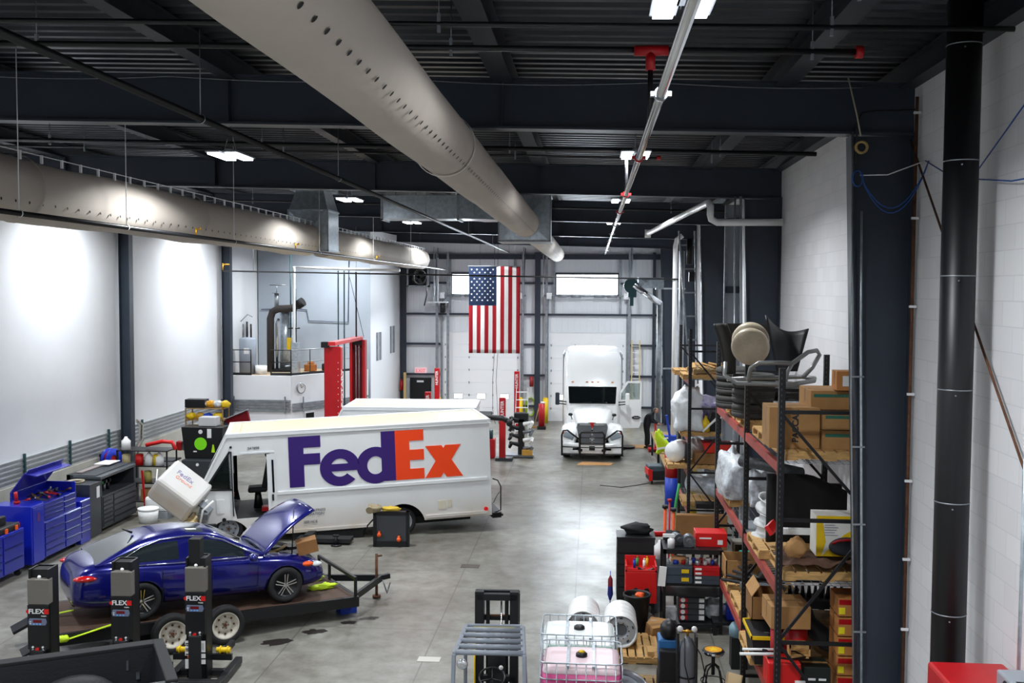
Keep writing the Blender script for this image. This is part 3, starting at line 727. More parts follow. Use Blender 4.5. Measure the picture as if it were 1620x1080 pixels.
def car_wheel(parent, loc, r, w_, style, rimmat):
    e = MB().at(loc); t_ = tyre_mb(r, w_, r*.68); 
    t_.M = Matrix.Identity(4)
    w = t_.build('wheel', rubber, parent); w.location = loc
    if style == 'steel':
        rm = steel_rim(r*.68, w_).build('rim', rimmat, w)
        h = MB()
        for k in range(8):
            a = 2*PI*k/8; h.cyl((r*.45*math.cos(a), -w_*.16, r*.45*math.sin(a)), (r*.45*math.cos(a), -w_*.10-.02, r*.45*math.sin(a)), r*.055, n=10)
        for k in range(5):
            a = 2*PI*k/5; h.cyl((r*.16*math.cos(a), -w_*.25, r*.16*math.sin(a)), (r*.16*math.cos(a), -w_*.19, r*.16*math.sin(a)), r*.035, n=6)
        h.cyl((0, -w_*.3, 0), (0, -w_*.14, 0), r*.09, n=12)
        h.build('hub', rust, w)
    else:
        MB().lathe([(r*.68, -w_*.42), (r*.66, -w_*.42), (r*.6, -w_*.15), (.001, -w_*.12)], 32, 0, 'y').build('rim', blk, w)
        s_ = MB()
        for k in range(5):
            for off in (-.09, .09):
                a = 2*PI*k/5+PI/2; d = Vector((math.cos(a), 0, math.sin(a))); tt = Vector((-d.z, 0, d.x))
                p = d*r*.08+tt*off*r*.6; q = d*r*.63+tt*off*r*1.0
                s_.bar(p+Vector((0, -w_*.36, 0)), q+Vector((0, -w_*.42, 0)), .016, .02)
        s_.lathe([(r*.12, -w_*.4), (.001, -w_*.42)], 14, 0, 'y'); s_.build('spokes', chrome, w)
    return w

# ---------------------------------------------------------------- step van with the big logo
vanw = mat('van_white_paint', '#dfe2e4', .38, var=.04, vscale=.8, coat=.2)
def dirty(m):
    "road dirt rising from the sill, in the paint's own coordinates"
    nt = m.node_tree; b = nt.nodes['Principled BSDF']; src = b.inputs['Base Color'].links[0].from_socket
    tc = nt.nodes.new('ShaderNodeTexCoord'); sp = nt.nodes.new('ShaderNodeSeparateXYZ'); nt.links.new(tc.outputs['Object'], sp.inputs[0])
    mr = nt.nodes.new('ShaderNodeMapRange'); nt.links.new(sp.outputs[2], mr.inputs[0]); mr.inputs[1].default_value = .75; mr.inputs[2].default_value = -.05
    n = nt.nodes.new('ShaderNodeTexNoise'); n.inputs['Scale'].default_value = .9; n.inputs['Detail'].default_value = 5; nt.links.new(tc.outputs['Object'], n.inputs[0])
    k = nt.nodes.new('ShaderNodeMath'); k.operation = 'MULTIPLY'; nt.links.new(mr.outputs[0], k.inputs[0]); nt.links.new(n.outputs[0], k.inputs[1])
    mx = nt.nodes.new('ShaderNodeMix'); mx.data_type = 'RGBA'; nt.links.new(k.outputs[0], mx.inputs[0]); nt.links.new(src, mx.inputs[6]); mx.inputs[7].default_value = rgb('#a58a62')
    nt.links.new(mx.outputs[2], b.inputs['Base Color'])
dirty(vanw)
vandirt = mat('van_lower_white', '#dcdad2', .5, var=.10, vscale=1.1, dark='#cfc7b2')
vanroof = mat('van_roof_cream', '#ddd0a9', .45, var=.05, vscale=.7)
def step_van(loc, rz, pitch, full, label, L_=6.88):
    v = thing('step_van', label, 'van', loc, rot=(0, -pitch, rz))
    H_, W_ = 2.6, 2.35
    XR_ = 4.46 if full else 3.2
    # box body, carved for wheel arches, cab doorway and cab interior
    b = MB()
    b.prism([(1.15, 0), (L_, 0), (L_, H_-.04), (0.06, H_-.04), (-.62, 1.28), (-.68, 1.0), (-.70, .1), (-.5, -.02), (.5, -.02)], 0, W_, 'y', 0)
    body = b.build('body', [vanw, vandirt], v)
    def cy(x, z, r_, y0, y1): return MB().cyl((x, y0, z), (x, y1, z), r_, n=40)
    cutters = [cy(-.03, -.16, .56, -.1, .45), cy(-.03, -.16, .56, W_-.45, W_+.1), cy(XR_, -.12, .60, -.1, .6), cy(XR_, -.12, .60, W_-.6, W_+.1)]
    if full:
        # the cab interior, open on both sides (doors slid back)
        cutters.append(MB().prism([(.20, .42), (1.12, .42), (1.12, 2.06), (.16, 2.06), (.14, .75)], -.2, W_+.2, 'y'))
        cutters.append(MB().prism([(-.50, .46), (1.10, .46), (1.10, 2.3), (-.02, 2.3), (-.52, 1.25)], .05, W_-.05, 'y'))
        cutters.append(MB().prism([(-.52, 1.25), (.06, 2.12), (.06, 1.2)], -.2, W_+.2, 'y'))
        cutters.append(MB().prism([(-.66, 1.38), (-.12, 2.3), (0.0, 2.25), (-.5, 1.35)], .15, W_-.15, 'y'))
    cut(body, cutters)
    for p in body.data.polygons: p.use_smooth = False
    r_ = MB(); r_.box(.35, L_, .06, W_-.06, H_-.05, H_+.0); r_.prism([(-.0, H_-.06), (.35, H_-.06), (.35, H_), (.12, H_)], .08, W_-.08, 'y'); r_.build('roof', vanroof, v, bevel=.02)
    t_ = MB()
    for y in (0, W_-.06): t_.box(.0, L_+.03, y-.03, y+.07, H_-.09, H_+.03)
    t_.box(L_-.05, L_+.03, -.03, W_+.03, H_-.09, H_+.03); t_.box(.0, .12, 0, W_, H_-.09, H_+.02)
    t_.bar((.02, .0, H_-.05), (-.66, .0, 1.27), .06, .06); t_.bar((.02, W_, H_-.05), (-.66, W_, 1.27), .06, .06)
    t_.build('roof_rail', vanw, v, bevel=.015)
    rl = MB()
    rl.box(1.25, L_-.1, -.035, 0, .97, 1.05); rl.box(1.2, XR_-.62, -.03, 0, -.06, .02); rl.box(XR_+.62, L_-.12, -.035, .0, .05, .13)
    rl.box(1.2, 1.24, -.012, 0, .05, 2.5); rl.box(.36, 1.2, -.02, 0, 2.08, 2.12)
    rl.build('side_rail', vanw, v)
    if full:
        MB().prism([(-.55, 1.24), (.10, 1.2), (.10, 2.12), (.06, 2.14)], .0, .012, 'y').build('side_window', mat('tinted_glass', '#1a2421', .08, alpha=.8, trans=.4), v)
        MB().prism([(-.65, 1.36), (-.11, 2.32), (-.10, 2.32), (-.64, 1.35)], .15, W_-.15, 'y').build('windshield', mat('windshield_glass', '#9fb0b4', .05, trans=.9), v)
        fr = MB(); fr.bar((-.57, -.01, 1.21), (.09, -.01, 2.17), .03, .05); fr.bar((-.56, -.01, 1.22), (.13, -.01, 1.18), .03, .04); fr.bar((.12, -.01, .5), (.12, -.01, 2.17), .03, .05); fr.build('window_frame', blk, v)
        # sliding door standing open behind the doorway
        MB().box(1.0, 1.2, -.05, -.02, .42, 2.05).build('sliding_door', vanw, v)
        MB().box(1.12, 1.17, -.06, -.045, 1.05, 1.9).build('door_window', glassd, v)
        MB().box(1.10, 1.15, -.08, -.05, .84, 1.0).build('door_handle', blk, v)
        MB().box(-.3, -.1, -.015, 0, .58, .95).build('fuel_flap', vanw, v, bevel=.01)
        MB().cyl((-.12, -.03, .42), (-.12, .0, .42), .05, n=16).build('side_marker', blk, v)
        MB().cyl((6.72, -.03, .18), (6.72, 0, .18), .055, n=18).build('marker_light', mat('red_lens', '#d3141c', .3, emit=.3), v)
        MB().box(5.42, 5.62, -.008, 0, .26, .5).box(5.68, 5.78, -.008, 0, .3, .5).build('filler_door', mat('stained_panel', '#cfc8b4', .6), v)
        # driver seat
        s_ = MB(); s_.cbox((.72, 1.0, .98), (.5, .5, .14)); s_.cbox((.98, 1.0, 1.42), (.14, .48, .85), rot=(0, R(12), 0)); s_.cbox((1.0, 1.0, 1.93), (.1, .3, .2), rot=(0, R(12), 0))
        s_.build('seat', blkm, v, bevel=.05)
        MB().cyl((.72, 1.0, .46), (.72, 1.0, .92), .13, .07, n=14).build('seat_post', blk, v)
        sw_ = MB(); ring = [(-.02+.2*math.cos(a*PI/8)*.5, .85+.2*math.sin(a*PI/8), 1.05+.2*math.cos(a*PI/8)*.6) for a in range(17)]
        sw_.tube(ring, .015, 6); sw_.cyl((-.02, .85, 1.05), (-.3, .85, .8), .025); sw_.build('steering_wheel', blk, v)
        MB().cbox((-.25, .9, .92), (.35, 1.6, .35)).cbox((-.2, .5, .7), (.25, .3, .4)).build('dashboard', blkm, v)
        MB().tube([(-.1, .45, .9), (.0, .4, 1.05), (.12, .45, 1.0), (.1, .6, .9), (.05, .7, 1.04)], .03, 8).build('red_hose', redm, v)
        MB().cbox((.95, .7, .5), (.28, .3, .1)).build('fire_bracket', redm, v)
        # rear step and mirror loop
        MB().tube([(6.95, .1, .97), (7.08, .05, .92), (7.16, .05, .75), (7.14, .05, .1), (6.95, .1, .02)], .018, 8).tube([(6.95, .1, .3), (7.06, .1, .5), (7.12, .05, .6)], .01, 6).build('grab_rail', blk, v)
        MB().box(6.86, 7.2, .02, W_-.02, -.06, -.0).box(6.9, 7.15, .02, .3, -.1, .04).build('rear_step', blk, v)
        MB().cyl((.12, -.03, 2.28), (.12, 0, 2.28), .03, n=10).build('small_lamp', blk, v)
        text('fleet_number', '347898', .1, mat('faint_grey_ink', '#6d7075', .6), (.68, -.008, 2.22), (R(90), 0, 0), v)
        for i, (bd, zz) in enumerate((('FEDERAL EXPRESS', .50), ('CORPORATION', .40), ('SERVICE', .2))):
            text('small_lettering', bd, .09, mat('faint_grey_ink', '#6d7075', .6), (2.05, -.012, zz), (R(90), 0, 0), v, sx=1.1)
        logo(v)
        # the dark chassis under the body
    ch = MB(); ch.box(.6, L_-.5, .55, .75, -.2, .0); ch.box(.6, L_-.5, W_-.75, W_-.55, -.2, .0); ch.box(1.6, 3.4, .05, .5, -.34, -.04); ch.box(2.0, 2.6, .02, .4, -.3, -.06)
    ch.cyl((-.03, .3, -.1), (-.03, W_-.3, -.1), .06); ch.cyl((XR_, .3, -.1), (XR_, W_-.3, -.1), .08)
    ch.build('chassis', blkm, v)
    for x in (-.03, XR_):
        for y in (.22, W_-.22):
            zz = -.224+.36 - x*math.tan(pitch) if full else .14
            car_wheel(v, (x, y, zz - .0 if x < 1 else zz), .37, .24, 'steel', lgrey)
    bp = MB(); bp.box(-.8, -.68, .15, W_-.15, .0, .2); bp.build('front_bumper', blk, v)
    return v
def ring_sector(cx, cz, ro, ri, a0, a1, n=28):
    po = [(cx+ro*math.cos(a0+(a1-a0)*i/n), cz+ro*math.sin(a0+(a1-a0)*i/n)) for i in range(n+1)]
    pi = [(cx+ri*math.cos(a0+(a1-a0)*i/n), cz+ri*math.sin(a0+(a1-a0)*i/n)) for i in range(n+1)]
    return po, pi
def logo(v):
    purple = mat('logo_purple', '#33196b', .4); org = mat('logo_orange', '#ef4413', .4)
    ya, yb = -.012, .002; zb, zt = 1.13, 2.45; Hc = zt-zb
    def rect(m_, x0, x1, z0, z1): m_.box(x0, x1, ya, yb, z0, z1)
    def sector(m_, cx, cz, rox, roz, rix, riz, a0, a1, n=28):
        for i in range(n):
            p = []
            for (rx, rz_, a) in ((rox, roz, a0+(a1-a0)*i/n), (rox, roz, a0+(a1-a0)*(i+1)/n), (rix, riz, a0+(a1-a0)*(i+1)/n), (rix, riz, a0+(a1-a0)*i/n)):
                p.append((cx+rx*math.cos(a), cz+rz_*math.sin(a)))
            m_.prism(p, ya, yb, 'y')
    F_ = MB(); rect(F_, 1.56, 1.94, zb, zt); rect(F_, 1.94, 2.38, zt-.30, zt); rect(F_, 1.94, 2.36, zb+.57, zb+.86); F_.build('letter_f', purple, v)
    e_ = MB(); cx, cz = 2.86, zb+.44
    sector(e_, cx, cz, .52, .49, .24, .24, R(0), R(318)); e_.box(cx-.5, cx+.5, ya-.0015, yb, cz-.09, cz+.10); e_.build('letter_e', purple, v)
    d_ = MB(); cx = 3.79
    sector(d_, cx, cz, .50, .49, .22, .24, 0, 2*PI, 36); d_.box(3.95, 4.32, ya-.0015, yb, zb, zt); d_.build('letter_d', purple, v)
    E_ = MB(); rect(E_, 4.32, 4.70, zb, zt); rect(E_, 4.70, 5.08, zt-.29, zt); rect(E_, 4.70, 5.08, zb+.51, zb+.79); rect(E_, 4.70, 5.08, zb, zb+.28); E_.build('letter_large_e', org, v)
    X_ = MB(); za, zc = zb, zb+.86
    X_.prism([(5.10, za), (5.52, za), (6.08, zc), (5.66, zc)][:4], ya, yb, 'y')
    X_.prism([(5.12, zc), (5.56, zc), (6.12, za), (5.68, za)], ya-.001, yb, 'y'); X_.build('letter_x', org, v)
van = step_van((-9.25, 25.39, .224), R(17.2), R(2), True, 'white step van with large purple and orange lettering and a cream roof, cab doorway open')
step_van((-7.75, 31.2, .28), R(3), 0, False, 'second white step van, only its pale roof showing behind the lettered van', 4.15)

# tipped white hood hanging in front of the van, and the engine parts exposed by it
h = thing('van_hood', 'white step van hood tipped forward, faint lettering on its side', 'hood', (-10.35, 24.9, 1.46), rot=(R(28), R(38), R(8)))
b = MB(); b.cbox((0, 0, 0), (1.15, 1.0, .72)); hb = b.build('hood_shell', vanw, h, bevel=.09)
MB().cbox((-.581, .0, .0), (.01, .6, .26)).build('grille_opening', galvd, h)
for k in range(7): MB().cbox((-.588, -.25+k*.08, .0), (.01, .03, .22)).build('grille_slot', blk, h)
text('hood_lettering', 'FedEx', .2, mat('faded_purple', '#8f86ae', .5), (-.1, .12, .364), (0, 0, 0), h); text('hood_lettering', 'Ground', .15, mat('faded_orange', '#e58b6d', .5), (-.05, -.04, .364), (0, 0, 0), h)
eng = thing('van_engine', 'exposed engine and radiator parts at the nose of the lettered van', 'engine', (-10.0, 25.2, 0))
k_ = MB()
for i in range(26):
    x, y, z = rnd.uniform(-.35, .35), rnd.uniform(-.5, .9), rnd.uniform(.35, 1.15)
    k_.cbox((x, y, z), (rnd.uniform(.1, .35), rnd.uniform(.1, .3), rnd.uniform(.06, .22)), 0, (rnd.random(), rnd.random(), rnd.random()))
k_.build('engine_block', steelw, eng, bevel=.01)
k_ = MB()
for i in range(9):
    x, y = rnd.uniform(-.4, .3), rnd.uniform(-.6, .3); k_.tube([(x, y, .5), (x+.1, y, 1.0), (x+.3, y+.2, 1.2)], .03, 6)
k_.build('coolant_hose', plw, eng)
k_ = MB()
for i in range(6): k_.cbox((rnd.uniform(-.4, .3), rnd.uniform(-.7, 0), rnd.uniform(.4, .8)), (.25, .2, .05), 0, (rnd.random(), rnd.random(), 0))
k_.build('plastic_shroud', mat('tan_plastic', '#d9c08e', .6), eng, bevel=.01)
k_ = MB(); k_.cbox((.05, .1, .3), (.75, 1.4, .5)); k_.build('front_frame', blkm, eng)

adopt(h, van); adopt(eng, van)
# radiator leaning beside the rear wheel
t = thing('radiator', 'black radiator with orange caps and yellow cloth on top, standing by the van rear wheel', 'radiator', (-5.08, 25.55, 0), R(4))
MB().box(-.4, .4, 0, .08, .1, .82).build('core', mat('radiator_core', '#3d4146', .6, bump=.5, bscale=120), t)
f = MB(); f.box(-.46, -.38, -.03, .13, 0, .9); f.box(.38, .46, -.03, .13, 0, .9); f.box(-.46, .46, -.03, .13, .82, .9); f.box(-.42, .42, -.03, .13, 0, .14); f.build('side_frame', blk, t)
for x, z in ((-.3, .32), (.2, .2)): MB().lathe([(.001, -.1), (.05, -.09), (.06, -.03), (.03, 0)], 12, 0, 'y', (x, -.02, z)).cyl((x, -.05, z), (x, -.05, z+.09), .03).build('orange_cap', orange, t)
MB().tube([(-.46, 0, .7), (-.6, -.05, .55), (-.62, -.05, .4), (-.5, 0, .3)], .02, 6).build('coolant_hose', blk, t)
single('shop_cloth', MB().blob((0, 0, .05), (.25, .15, .06), 3, .5, 3), mat('mustard_cloth', '#c2a437', .9), 'mustard cloth lying on top of the radiator', 'cloth', loc=(-5.1, 25.6, .92))
single('van_headlamp', MB().blob((0, 0, 0), (.2, .12, .12), 5, .4, 2).cyl((-.1, -.15, -.02), (-.1, -.05, 0), .09, n=16), mat('tan_casting', '#8d8063', .6), 'tan casting with dangling wires at the left corner of the radiator', 'part', loc=(-5.5, 25.5, .98))
t = single('creeper_seat', MB().box(-.7, .7, -.2, .2, .06, .16).box(-.5, -.3, -.25, .25, .16, .26), blkm, 'low black creeper board on the floor under the van side', 'creeper', loc=(-6.85, 25.75, 0))
single('jack_stand', MB().cyl((0, 0, 0), (0, 0, .04), .14, .12).cyl((0, 0, .04), (0, 0, .25), .05, .04).cbox((0, 0, .26), (.16, .08, .04)), blk, 'small black jack stand under the side of the lettered van', 'jack stand', loc=(-6.5, 25.5, 0))

# ---------------------------------------------------------------- blue car on the trailer
carp = mat('car_blue_paint', '#0b1068', .22, .35, coat=1.0)
cglass = mat('car_glass', '#20282c', .05, coat=1.0)
def blue_car():
    v = thing('car', 'dark blue sedan with its hood up, riding on the flat black trailer', 'car', (-8.03, 17.55, .60), rot=(0, R(2.2), R(36.5)))
    cyy = .9
    st = [(-1.17,.62,.42,.62,.66),(-1.14,.76,.32,.80,.86),(-1.0,.84,.24,.98,1.02),(-.7,.89,.2,1.03,1.07),(-.33,.91,.2,1.02,1.05),(0,.915,.2,1.0,1.02),(.6,.915,.18,.97,.99),(1.3,.915,.18,.95,.97),(2.0,.91,.18,.93,.96),(2.35,.90,.18,.91,.95),(2.68,.89,.18,.88,.93),(3.1,.86,.2,.80,.87),(3.38,.78,.22,.70,.78),(3.55,.64,.26,.56,.64),(3.6,.5,.34,.46,.5)]
    rings = []
    for (x, hw, zb, zs, zt) in st:
        half = [(0, zb), (hw*.8, zb), (hw*.97, zb+(zs-zb)*.22), (hw, zb+(zs-zb)*.5), (hw*.965, zb+(zs-zb)*.82), (hw*.90, zs), (hw*.6, zt), (0, zt+.012)]
        ring = [(x, cyy-y, z) for y, z in half] + [(x, cyy+y, z) for y, z in half[-2:0:-1]]
        rings.append(ring)
    body = MB().loft(rings).build('body', [carp], v)
    arch = [MB().cyl((x, -.2, .33), (x, .24, .33), .385, n=40) for x in (0, 2.68)] + [MB().cyl((x, 1.56, .33), (x, 2.0, .33), .385, n=40) for x in (0, 2.68)]
    bay = MB().box(2.3, 3.36, .32, 1.48, .60, 1.3)
    cut(body, arch+[bay], sub=2)
    for p in body.data.polygons: p.use_smooth = True
    # greenhouse
    gs = [(-.78,.74,1.02,1.04),(-.45,.78,1.0,1.20),(-.05,.79,.98,1.38),(.3,.79,.97,1.45),(.72,.79,.96,1.475),(.80,.79,.96,1.475),(1.2,.79,.94,1.45),(1.45,.79,.94,1.40),(1.9,.78,.93,1.17),(2.28,.72,.92,.98)]
    m_ = MB(); R_ = []
    for (x, hb, zb, zt) in gs:
        k = min(1, (zt-zb)/.5); hr = hb-.24*k
        half = [(hb, zb-.06), (hb, zb), (hr+.03, zt-.07*k), (hr-.06, zt-.015*k), (hr*.5, zt+.015*k)]
        R_.append([(x, cyy-y, z) for y, z in half]+[(x, cyy, zt+.02*k)]+[(x, cyy+y, z) for y, z in half[::-1]])
    vs_ = [p for r_ in R_ for p in r_]; nn = len(R_[0]); fs = []; mi = []
    for i in range(len(R_)-1):
        for j in range(nn-1):
            fs.append((i*nn+j, (i+1)*nn+j, (i+1)*nn+j+1, i*nn+j+1))
            side = j in (1, nn-3); top = 3 <= j <= nn-5 or j in (2, nn-4)
            g_ = 0
            if side and i in (1, 2, 3, 5, 6, 7): g_ = 1
            if 3 <= j <= nn-5 and i in (0, 1, 7, 8): g_ = 1
            if 3 <= j <= nn-5 and i in (5,): g_ = 2
            mi.append(g_)
    for f_, g_ in zip(fs, mi): m_.add([vs_[q] for q in f_], [(0,1,2,3)], g_, True)
    cab = m_.build('cabin', [carp, cglass, mat('sunroof_glass', '#3c4348', .1, coat=1)], v, sub=2)
    # bright trim over the side windows
    for s_ in (-1, 1):
        def q_(x, hw, z): return (x, cyy+s_*hw, z)
        MB().tube([q_(-.52,.80,1.02), q_(-.3,.74,1.13), q_(0,.66,1.28), q_(.35,.60,1.38), (.8, cyy+s_*.595, 1.41), q_(1.2,.60,1.38), q_(1.5,.64,1.29), q_(1.9,.74,1.08), q_(2.15,.80,.97)], .012, 6).tube([q_(-.52,.81,1.01), q_(.5,.82,.975), q_(2.15,.80,.955)], .010, 6).build('window_trim', chrome, v)
        MB().blob((1.98, cyy+s_*1.0, .98), (.09, .12, .075), 2, .05, 1, nu=14, nv=10, flat=False).build('mirror', carp, v)
        MB().cbox((.45, cyy+s_*.925, .83), (.2, .02, .025)).cbox((1.4, cyy+s_*.925, .80), (.2, .02, .025)).build('door_handle', carp, v, bevel=.006)
        d = MB(); 
        for x in (.35, 1.25, 2.12): d.box(x-.004, x+.004, cyy+s_*.916-.004, cyy+s_*.916+.004, .28, .9)
        d.build('door_seam', blk, v)
    # lights
    for s_ in (-1, 1):
        MB().blob((-.93, cyy+s_*.76, .83), (.23, .12, .06), 4, .05, 1, flat=False).build('tail_light', mat('tail_lens', '#b30f14', .15, coat=1), v)
    MB().blob((-1.02, cyy-.74, .83), (.10, .11, .03), 1, .05, 1, flat=False).build('reverse_light', plw, v)
    hl = MB()
    for s_ in (-1, 1): MB().blob((3.32, cyy+s_*.66, .655), (.17, .12, .055), 2, .03, 1, flat=False).build('headlight', mat('headlight_lens', '#cfd9dd', .1, coat=1), v)
    MB().blob((3.14, cyy-.79, .70), (.12, .07, .05), 2, .03, 1, flat=False).build('turn_signal', orange, v, bevel=.02)
    MB().cbox((3.59, cyy, .42), (.05, .8, .18)).build('grille', blk, v, bevel=.02)
    MB().cbox((-1.07, cyy, .34), (.1, 1.1, .10)).build('rear_valance', blkm, v, bevel=.03)
    e_ = MB(); e_.box(2.32, 3.34, .34, 1.46, .605, .62)
    for i in range(22): e_.cbox((rnd.uniform(2.4, 3.25), rnd.uniform(.42, 1.38), rnd.uniform(.66, .82)), (rnd.uniform(.12, .4), rnd.uniform(.1, .3), rnd.uniform(.05, .16)), 0, (0, 0, rnd.random()*.4))
    e_.build('engine', mat('engine_dark', '#2a2a2b', .5, var=.5, vscale=9), v, bevel=.015)
    MB().tube([(2.5, .6, .85), (2.8, .7, .9), (3.0, 1.0, .88)], .03, 8).cbox((2.55, .5, .85), (.16, .14, .08)).build('engine_hose', mat('tan_engine_part', '#7d6a42', .6), v)
    # raised hood
    hn = MB()
    def hf(u, q):
        L_ = 1.3*u; wd = (.80-.16*u**2); y = cyy+(q*2-1)*wd
        a = R(52)-.25*u; return (2.30+L_*math.cos(a)-.02, y, 1.0+L_*math.sin(a)-.05*(q*2-1)**2-.03*u)
    hn.grid(hf, 12, 12); hn.build('hood', carp, v, solid=.03)
    MB().cyl((2.9, .34, .75), (2.92, .36, 1.72), .012).build('prop_rod', blk, v)
    sh = MB().cyl((-.02, cyy, 1.42), (-.2, cyy, 1.5), .025, .01); sh.build('roof_antenna', blk, v)
    for x in (0, 2.68):
        for y in (.10, 1.70): 
            w = car_wheel(v, (x, y, .35), .34, .22, 'alloy', blk)
            if y > 1: w.rotation_euler = (0, 0, PI)
    return v
bcar = blue_car()
single('carton', MB().box(-.2, .2, -.13, .13, 0, .26), card2, 'small cardboard box set on the nose of the blue car', 'box', loc=(-5.6, 19.75, 1.36), rot=(R(6), R(-12), R(20)))

tr = thing('trailer', 'black flat trailer carrying the blue sedan, brown wooden deck', 'trailer', (-8.03, 17.55, .0), rot=(0, 0, R(36.5)))
def dz(x): return .585-.038*x
deckwood = mat('weathered_deck', '#4a352a', .75, var=.35, vscale=3, stretch=(.6, 6, 1))
m_ = MB(); v_ = []
for z_ in (0, -.05):
    for x in (-1.45, 4.08): v_ += [(x, -.05, dz(x)+z_), (x, 1.88, dz(x)+z_)]
m_.add(v_, [(0,1,3,2), (4,6,7,5), (0,2,6,4), (1,5,7,3), (0,4,5,1), (2,3,7,6)]); m_.build('deck', deckwood, tr)
m_ = MB()
for y in (-.1, 1.92): m_.bar((-1.5, y, dz(-1.5)-.1), (4.15, y, dz(4.15)-.1), .08, .2)
m_.bar((4.13, -.1, dz(4.1)-.1), (4.13, 1.92, dz(4.1)-.1), .08, .2); m_.bar((-1.5, -.1, dz(-1.9)-.1), (-1.5, 1.92, dz(-1.9)-.1), .08, .16)
for x in (-1, 0, 1, 2, 3): m_.bar((x, -.1, dz(x)-.12), (x, 1.92, dz(x)-.12), .06, .08)
m_.build('frame', blk, tr)
MB().bar((4.1, -.1, dz(4)+.36), (4.1, 1.92, dz(4)+.36), .05, .06).bar((4.1, -.08, dz(4)), (4.1, -.08, dz(4)+.36), .05, .05).bar((4.1, 1.3, dz(4)), (4.1, 1.3, dz(4)+.36), .05, .05).bar((4.1, 1.9, dz(4)), (4.1, 1.9, dz(4)+.36), .05, .05).build('front_rail', blk, tr)
MB().bar((4.1, .05, .36), (5.1, .88, .42), .07, .13).bar((4.1, 1.75, .36), (5.1, .9, .42), .07, .13).bar((5.0, .89, .42), (5.3, .89, .44), .09, .1).build('tongue', blk, tr)
MB().cyl((5.0, .89, .06), (5.0, .89, .95), .03).cyl((5.0, .89, .02), (5.0, .89, .06), .09).cyl((5.0, .89, .9), (5.12, .89, .9), .02).build('tongue_jack', rust, tr)
MB().tube([(5.1, .8, .4), (5.15, .75, .2), (5.2, .8, .1), (5.3, .85, .3)], .015, 6).build('chain', steelw, tr)
for x in (.47, 1.42):
    for y in (-.24, 2.06):
        w = car_wheel(tr, (x, y, .36), .36, .21, 'steel', mat('old_white_rim', '#c9c3b6', .5, var=.15, vscale=8))
        if y > 1: w.rotation_euler = (0, 0, PI)
MB().bar((.47, -.1, .36), (.47, 1.9, .36), .08, .08).bar((1.42, -.1, .36), (1.42, 1.9, .36), .08, .08).build('axle', blk, tr)
MB().cbox((-1.48, .4, .34), (.12, .1, .1)).build('tail_lamp', redm, tr)
for y_ in (0, 1.4): MB().bar((-1.5, y_+.2, .5), (-1.95, y_+.2, .3), .4, .05).build('ramp', blk, tr)
for (a, b_, lb) in (((-.3, -.16, .72), (-1.5, -.16, .5), 'yellow ratchet strap tying down the rear of the car, near side'), ((-1.0, .9, .72), (-1.5, 1.0, .66), 'yellow ratchet strap tying down the rear of the car, far side')):
    s_ = MB().bar(a, b_, .06, .012); s_.blob((b_[0]+.15, b_[1], b_[2]+.06), (.12, .08, .06), 2, .4, 3)
    o = single('ratchet_strap', s_, hivis, lb, 'strap'); o.matrix_world = Matrix.Translation((-8.03, 17.55, 0)) @ Matrix.Rotation(R(36.5), 4, 'Z')
for (x, y, s_, lb) in ((3.7, .7, 1.0, 'crumpled yellow strap on the trailer deck near the front rail, nearer one'), (3.75, 1.35, .8, 'crumpled yellow strap on the trailer deck just before the bumper')):
    o = single('loose_strap', MB().blob((0, 0, .04), (.3*s_, .1*s_, .06), int(x*9), .7, 3), hivis, lb, 'strap')
    o.matrix_world = Matrix.Translation((-8.03, 17.55, 0)) @ Matrix.Rotation(R(36.5), 4, 'Z') @ Matrix.Translation((x, y, dz(x)))
o = single('blue_jack', MB().cbox((0, 0, .1), (.35, .25, .2)).cyl((0, 0, .2), (0, 0, .35), .04), blue2, 'blue jack under the front edge of the trailer', 'jack', loc=(-4.95, 20.25, 0), rz=.6)
o = single('rag', MB().grid(lambda u, v_: (.9*u, .5*v_-.1*math.sin(u*7), .012), 8, 6), mat('white_spill', '#dcdcdc', .9), 'white cloth lying flat behind the sedan rear bumper', 'cloth', loc=(-9.55, 17.3, .0), rz=.4, solid=.01)

